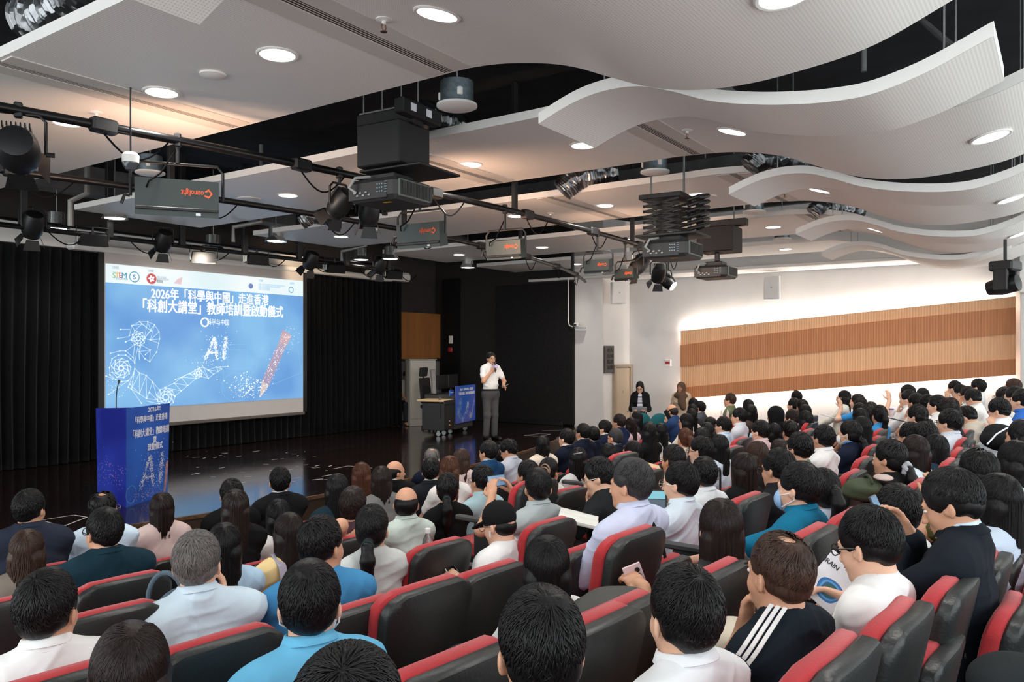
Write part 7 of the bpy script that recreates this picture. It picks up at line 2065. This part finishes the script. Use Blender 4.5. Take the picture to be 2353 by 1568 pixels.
c = wpt(sp, sp['wri'][0] + np.array(sp['hd'][0]) * .10 + np.array((.0, .02, .015))); R = frame(wvec(sp, (.3, -.25, 1)), wvec(sp, (.5, .9, 0)))
t = tag(obj('cue_cards', None), 'white cue cards held in the presenter\'s lower hand', 'cards'); place(t, c, R)
mb = MB(); mb.bbox((0, 0, 0), (.10, .15, .004), .001); part('card', mb, P_w, t)
c = wpt(wr_, (wr_['wri'][0] + wr_['wri'][1]) / 2 + np.array((0, .14, .02))); R = frame(wvec(wr_, (0, -.55, 1)), wvec(wr_, (1, 0, 0)))
t = tag(obj('papers', None), 'sheaf of white papers held by the woman in the black blazer', 'paper'); place(t, c, R)
mb = MB(); mb.bbox((0, 0, 0), (.21, .297, .004), .001); part('sheet', mb, P_w, t)
# striped top seen in the blazer's opening
# phones
i_ = INFO['man in grey polo holding up a phone to take a picture']
c = wpt(i_, (i_['wri'][0] + i_['wri'][1]) / 2 + np.array((0, .07, .10))); R = frame(wvec(i_, (0, -1, .25)), wvec(i_, (1, 0, 0)))
phone(c, R, 'blue phone held up sideways with the stage on its display', (24, 50, 84))
i_ = INFO['man in black cap, white earbud and white tee using a phone']
c = wpt(i_, (i_['wri'][0] + i_['wri'][1]) / 2 + np.array((0, .10, .045))); R = frame(wvec(i_, (0, -.7, .8)), wvec(i_, (0, .8, .7)))
phone(c, R, 'white-edged phone in the hands of the man in the black cap', (216, 218, 220), False)
mb = MB(); e_ = i_['hc'] + i_['R'] @ np.array((-.086, .0, -.02)); mb.tube([wpt(i_, e_), wpt(i_, e_ + i_['R'] @ np.array((0, .006, -.03)))], [.007, .004], 8)
single('earbud', mb, _mats['white_plastic'], 'white earbud in the ear of the man in the black cap', 'earbud')
i_ = INFO['man in black suit with receding hair looking down at a phone']
c = wpt(i_, i_['wri'][0] + np.array(i_['hd'][0]) * .1 + np.array((.03, .02, .02))); R = frame(wvec(i_, (0, -.9, .4)), wvec(i_, (0, .4, .9))); phone(c, R, 'dark phone held before the face of the man in black suit', (26, 40, 60))
i_ = INFO['young woman in white sweater reading a phone in the aisle seat']
c = wpt(i_, (i_['wri'][0] + i_['wri'][1]) / 2 + np.array((0, .10, .045))); R = frame(wvec(i_, (0, -.7, .8)), wvec(i_, (0, .8, .7))); phone(c, R, 'pale phone held by the young woman in white sweater', (210, 206, 200))
i_ = INFO['balding man in blue suit leaning on a hand with a phone at his ear']
c = wpt(i_, i_['hc'] + i_['R'] @ np.array((-.098, .03, -.03))); R = frame(wvec(i_, i_['R'] @ np.array((1, 0, 0))), wvec(i_, i_['R'] @ np.array((0, .3, 1)))); phone(c, R, 'black phone at the ear of the balding man in blue suit', (22, 22, 24), False)
c = at(1463, 1338, 3.15); R = frame(-ray(1463) * .75 + RT * .2 + np.array((0, 0, -.1)), np.array((-.3, .2, .9)))
R[:, 2] *= -1; R[:, 0] *= -1
phone(c, R, 'pink phone with two camera lenses held above grey trousers', (232, 206, 210), False, True)
# open book, tablet, booklet
def lie(c, tilt, yaw): return Rz(yaw) @ rotm('x', tilt)
c = at(1330, 1188, 4.9)
t = thing('open_book', 'open white book on the lap of the man with chin on hand', 'book'); place(t, c, lie(c, 12, .5))
for sx in (-1, 1):
    mb = MB(); P_ = np.array([[(sx * .16 * f, y_, .018 * math.sin(math.pi * min(1, f * 1.2)) * (1 - .5 * f)) for f in np.linspace(0, 1, 8)] for y_ in (-.12, .12)]); mb.grid(P_ if sx > 0 else P_[::-1], thick=(0, 0, -.012)); part('pages', mb, mat('book_paper', (232, 232, 226), .7, vary=.03), t)
mb = MB(); mb.bbox((0, 0, -.016), (.33, .25, .006), .002); part('cover', mb, mat('book_cover', (190, 186, 180), .6), t)
c = at(1491, 1156, 4.55); R = frame(-ray(1491) + np.array((0, 0, .35)), np.array((0, 0, 1)))
t = thing('tablet', 'lit tablet showing a dark page beside the side-combed man', 'tablet'); place(t, c, R)
mb = MB(); mb.bbox((0, 0, 0), (.20, .15, .010), .004); part('case', mb, M_black, t)
mb = MB(); mb.box((0, .045, .0056), (.185, .045, .0008)); part('display', mb, glow_mat('tablet_cyan', (110, 200, 220), (140, 216, 228), .8), t)
mb = MB(); mb.box((0, -.026, .0056), (.185, .09, .0008)); part('display', mb, glow_mat('tablet_dark', (26, 54, 80), (40, 80, 110), .8), t)
i_ = INFO['young man in white sweatshirt and black glasses reading a booklet']
c = at(1912, 1338, 2.78); R = frame(-ray(1908) * .8 + RT * -.1 + np.array((0, 0, .25)), np.array((0, 0, 1)) + RT * .75 - ray(1908) * .3)
t = thing('booklet', 'white booklet with a blue layered cover picture held by the young man in white', 'booklet'); place(t, c, R); t.scale = (.86, .86, .86)
mb = MB(); mb.bbox((0, 0, 0), (.15, .21, .005), .001); part('cover', mb, mat('booklet_white', (232, 230, 236), .5), t)
mb = MB(); mb.bbox((.012, 0, -.006), (.15, .21, .004), .001); part('pages', mb, _mats['book_paper'], t)
for k, (rx, ry, c_) in enumerate(((.052, .050, (40, 110, 180)), (.043, .041, (90, 160, 210)), (.035, .033, (30, 84, 140)), (.026, .028, (30, 92, 84)), (.015, .018, (16, 54, 44)))):
    a = np.linspace(0, 2 * math.pi, 29)[:-1]; mb = MB()
    q = np.stack([.012 + rx * np.cos(a) * (1 + .08 * np.sin(3 * a + k)), -.035 + ry * np.sin(a) * (1 + .1 * np.cos(2 * a)), np.full(28, .0027 + .0002 * k)], 1)
    mb.add(np.concatenate([q, [[.012, -.035, .0027 + .0002 * k]]]), (), [[28, j, (j + 1) % 28] for j in range(28)]); part('cover_picture', mb, mat('cover_%d' % k, c_, .5), t, auto=False)
me = text_mesh('BRAIN', .026, M_sl, bold=.03, extrude=.0003); o = obj('lettering', me, t, loc=(-.048, .055, .0029)); o.rotation_euler = (-math.pi / 2, 0, 0); o.rotation_euler = Matrix(((1, 0, 0), (0, 0, 1), (0, -1, 0))).to_euler()
# bottles
def bottle(c, label, juice=None, h=.21):
    t = thing('drink_bottle', label, 'bottle', c)
    m = bpy.data.materials.get('clear_bottle')
    if not m:
        m = bpy.data.materials.new('clear_bottle'); m.use_nodes = True; p_ = m.node_tree.nodes['Principled BSDF']
        n_ = m.node_tree.nodes.new('ShaderNodeTexNoise'); r_ = m.node_tree.nodes.new('ShaderNodeMapRange'); r_.inputs['To Min'].default_value = .03; r_.inputs['To Max'].default_value = .10
        m.node_tree.links.new(n_.outputs['Fac'], r_.inputs['Value']); m.node_tree.links.new(r_.outputs['Result'], p_.inputs['Roughness'])
        p_.inputs['Base Color'].default_value = (.9, .95, .95, 1); p_.inputs['Transmission Weight'].default_value = .9; p_.inputs['IOR'].default_value = 1.2
    mb = MB(); mb.lathe((0, 0, 0), [(.026, 0), (.031, .006), (.031, .13), (.027, .155), (.013, .185), (.013, .195)], 20); part('body', mb, m, t)
    mb = MB(); mb.lathe((0, 0, 0), [(.0315, .05), (.0317, .052), (.0317, .115), (.0315, .117)], 20); part('label_band', mb, mat('bottle_label_%d' % bool(juice), (236, 236, 236) if not juice else juice, .5, vary=.25, scale=40), t)
    mb = MB(); mb.lathe((0, 0, 0), [(.0155, .19), (.0155, .212), (.012, .216)], 16); part('cap', mb, _mats['white_plastic'], t)
bottle(at(983, 1305, 4.35), 'clear water bottle with white and red label held beside an empty seat')
bottle(at(1743, 1222, 4.9), 'tea bottle with green and orange label standing by the black shirt man', (150, 150, 70))
# hand holding the water bottle: the reader hidden behind the seat back
# bags and coats
def blob(name, cat, label, pts, m, h=.012, group=None, wr=.008):
    S_ = Solid()
    for q in pts:
        if len(q) == 3: S_.ell(q[0], q[1], Rz(q[2]), .03)
        else: S_.seg(*q, .03)
    me = S_.mesh(name, h, m, lambda V: V + (hnoise(V, 26, 4) * wr)[:, None] * np.array((1, 1, .5)))
    return tag(obj(name, me), label, cat, group)
c = at(398, 1392, 3.15); bag_ = blob('backpack', 'bag', 'grey-blue backpack leaning left of the pale blue shirt man', [(c + (0, 0, -.12), (.13, .08, .17), .4), (c + (.02, .0, -.02), (.10, .06, .08), .4)], cloth((86, 104, 116)))
mb = MB(); a = np.linspace(0, math.pi, 12); mb.tube([c + RT * (-.03 + .07 * math.cos(q)) + np.array((0, 0, .02 + .11 * math.sin(q))) for q in a], .010, 8); part('handle', mb, cloth((86, 104, 116)), bag_)
c = at(1092, 1490, 2.3); blob('folded_jacket', 'coat', 'dark navy jacket folded over the seat beside the largest head', [(c + (0, 0, -.04), (.09, .10, .05), .3), (c + (-.06, .04, -.09), (.07, .08, .06), .2)], cloth((36, 44, 52)))
c = at(1690, 1462, 2.55); blob('tote_bag', 'bag', 'cream canvas tote bag on the lap of the balding man', [(c, (.12, .08, .05), .6), (c + (.0, .05, -.03), (.12, .08, .05), .6)], cloth((222, 212, 194)), wr=.004)
c = at(1402, 1400, 2.75); blob('trouser_legs', 'bag', 'crossed dark grey trouser legs under the pink phone', [(c, (.15, .12, .06), .4), (c + (.1, -.02, .0), (.1, .1, .05), .4), (c + (-.06, .04, -.02), (.09, .09, .05), .2)], cloth((84, 84, 82)))  # cloth blob standing in for the phone holder's crossed legs in grey trousers
c = at(1985, 1112, 5.0); bag_ = blob('shoulder_bag', 'bag', 'olive green bag on the lap of the scrunchie woman', [(c + (0, 0, -.02), (.17, .11, .05), .4), (c + (.02, .02, -.06), (.17, .12, .05), .4)], cloth((76, 84, 66)))
mb = MB(); a = np.linspace(0, math.pi, 14); mb.tube([c + np.array((-.02 + .10 * math.cos(q), -.03 + .04 * math.cos(q), .02 + .035 * math.sin(q))) for q in a], .010, 8); part('handle', mb, cloth((60, 68, 54)), bag_)
c = at(2030, 1105, 4.95); blob('folder', 'paper', 'pale pink folder on top of the olive green bag', [(c + (0, 0, .02), (.11, .06, .014), .3)], cloth((196, 178, 172)), wr=.002)
c = at(2305, 985, 6.6); bag_ = blob('backpack', 'bag', 'big black backpack with pale zip before the bent students', [(c + (0, 0, -.10), (.24, .15, .09), .5), (c + (.08, .03, -.05), (.17, .11, .08), .5)], cloth((24, 25, 28)))
mb = MB(); mb.tube([at(2268, 1022, 6.38), at(2290, 998, 6.38), at(2312, 985, 6.40), at(2332, 978, 6.46)], .006, 6); part('zip', mb, P_w, bag_, label='pale zip')
c = at(2345, 1580, 1.95); blob('black_bag', 'bag', 'dark grey bag corner at the bottom right of the picture', [(c, (.11, .12, .075), .3), (c + (.06, 0, -.06), (.12, .12, .08), .2)], cloth((40, 44, 46)))
c = at(2005, 1130, 5.1)
# orange paper bag with rope handles
c = at(1665, 968, 10.9)
t = thing('paper_bag', 'orange paper bag with white rope handles below the olive shirt man', 'bag', c, 0.5)
mb = MB(); mb.prism([(-.12, -.05), (.12, -.05), (.12, .05), (-.12, .05)], -.28, .06); part('body', mb, mat('orange_card', (226, 84, 36), .5), t)
for y_ in (-.04, .04):
    mb = MB(); mb.tube([(-.06, y_, .05), (-.05, y_, .12), (0, y_, .15), (.05, y_, .12), (.06, y_, .05)], .006, 6); part('handle', mb, P_w, t)
# teal chairs by the wall
M_teal = mat('teal_fabric', (20, 104, 112), .8, vary=.08, scale=12)
for px, py, d, lb in ((1487, 951, 15.6, 'teal padded chair behind the standing woman with papers'), (1528, 952, 14.9, 'teal padded chair with papers on it, left of the blue suit man')):
    c = at(px, py, d); t = thing('padded_chair', lb, 'chair', (c[0], c[1], -2.4), 2.5, 'teal chairs by the wall')
    z = c[2] + 2.4
    mb = MB(); mb.lathe((0, -.22, z - .2), [(.001, -.03), (.17, -.03), (.2, -.01), (.2, .02), (.17, .035), (.001, .035)], 24, R=rotm('x', 82)); mb.V[0][:, 2] *= 1; part('backrest', mb, M_teal, t)
    mb = MB(); mb.lathe((0, 0, .42), [(.001, 0), (.21, 0), (.23, .02), (.22, .06), (.001, .075)], 24); part('seat', mb, M_teal, t)
    for k in range(4):
        a = k * math.pi / 2 + .78; mb = MB(); mb.tube([(.15 * math.cos(a), .15 * math.sin(a), .43), (.2 * math.cos(a), .2 * math.sin(a), 0)], .012, 8); part('leg', mb, M_steel, t)
    mb = MB(); mb.tube([(0, -.19, .43), (0, -.24, z - .2)], .018, 8); part('back_post', mb, M_steel, t)
c = at(1525, 978, 14.8)
mb = MB(); mb.bbox((c[0], c[1], -1.90), (.3, .22, .012), .002); single('paper_stack', mb, P_w, 'white papers lying on the teal chair seat', 'paper')
# umbrella handle, tumbler, booklets
c = at(1655, 1090, 6.3); mb = MB(); a = np.linspace(0, math.pi, 10)
mb.tube([c + np.array((0, 0, -.25)), c + np.array((0, 0, -.02))] + [c + np.array((-.03 + .03 * math.cos(q), 0, .0 + .05 * math.sin(q))) for q in a] + [c + np.array((-.06, 0, -.04))], .009, 8); single('umbrella_handle', mb, M_black, 'black hooked umbrella handle beside the long-haired woman in pale top', 'umbrella')
c = at(2048, 945, 9.9); t = thing('tumbler', 'pink tumbler with a purple lid on the desk flap by the white-shirted students', 'cup', c); t.scale = (.6, .6, .6)
mb = MB(); mb.lathe((0, 0, 0), [(.04, -.12), (.05, .0), (.05, .03)], 18); part('cup', mb, mat('pale_pink_plastic', (226, 206, 206), .4), t); mb = MB(); mb.lathe((0, 0, 0), [(.052, .03), (.052, .05), (.04, .055)], 18); part('lid', mb, mat('purple_lid', (110, 80, 130), .4), t)
for px, py, d, lb, c_ in ((1905, 958, 12.0, 'white notebook on the lap of the young woman in white sweater', (226, 228, 232)), (2060, 965, 9.6, 'dark clipboard on the lap of the fist-at-mouth student', (60, 64, 74)), (1490, 1070, 6.3, 'orange-edged booklet by the woman with the low knot', (226, 190, 150)), ):
    c = at(px, py, d); mb = MB(); mb.bbox(c, (.26, .19, .012), .002, R=lie(c, 14, .5)); single('notebook', mb, mat('nb_%02x%02x%02x' % c_, c_, .6), lb, 'notebook')
# striped blouse front, mask-white collar of the blazer woman
mb = MB(); n_ = 9
i_ = wr_
for k in range(n_):
    z_ = i_['nb'][2] - .03 - .03 * k; mb.bbox((0, .095 + .018 * min(k, 3), z_), (.075 + .004 * k, .03, .020), .003)
part('striped_top', mb, P_w, i_['o'], label='white stripes of the top')
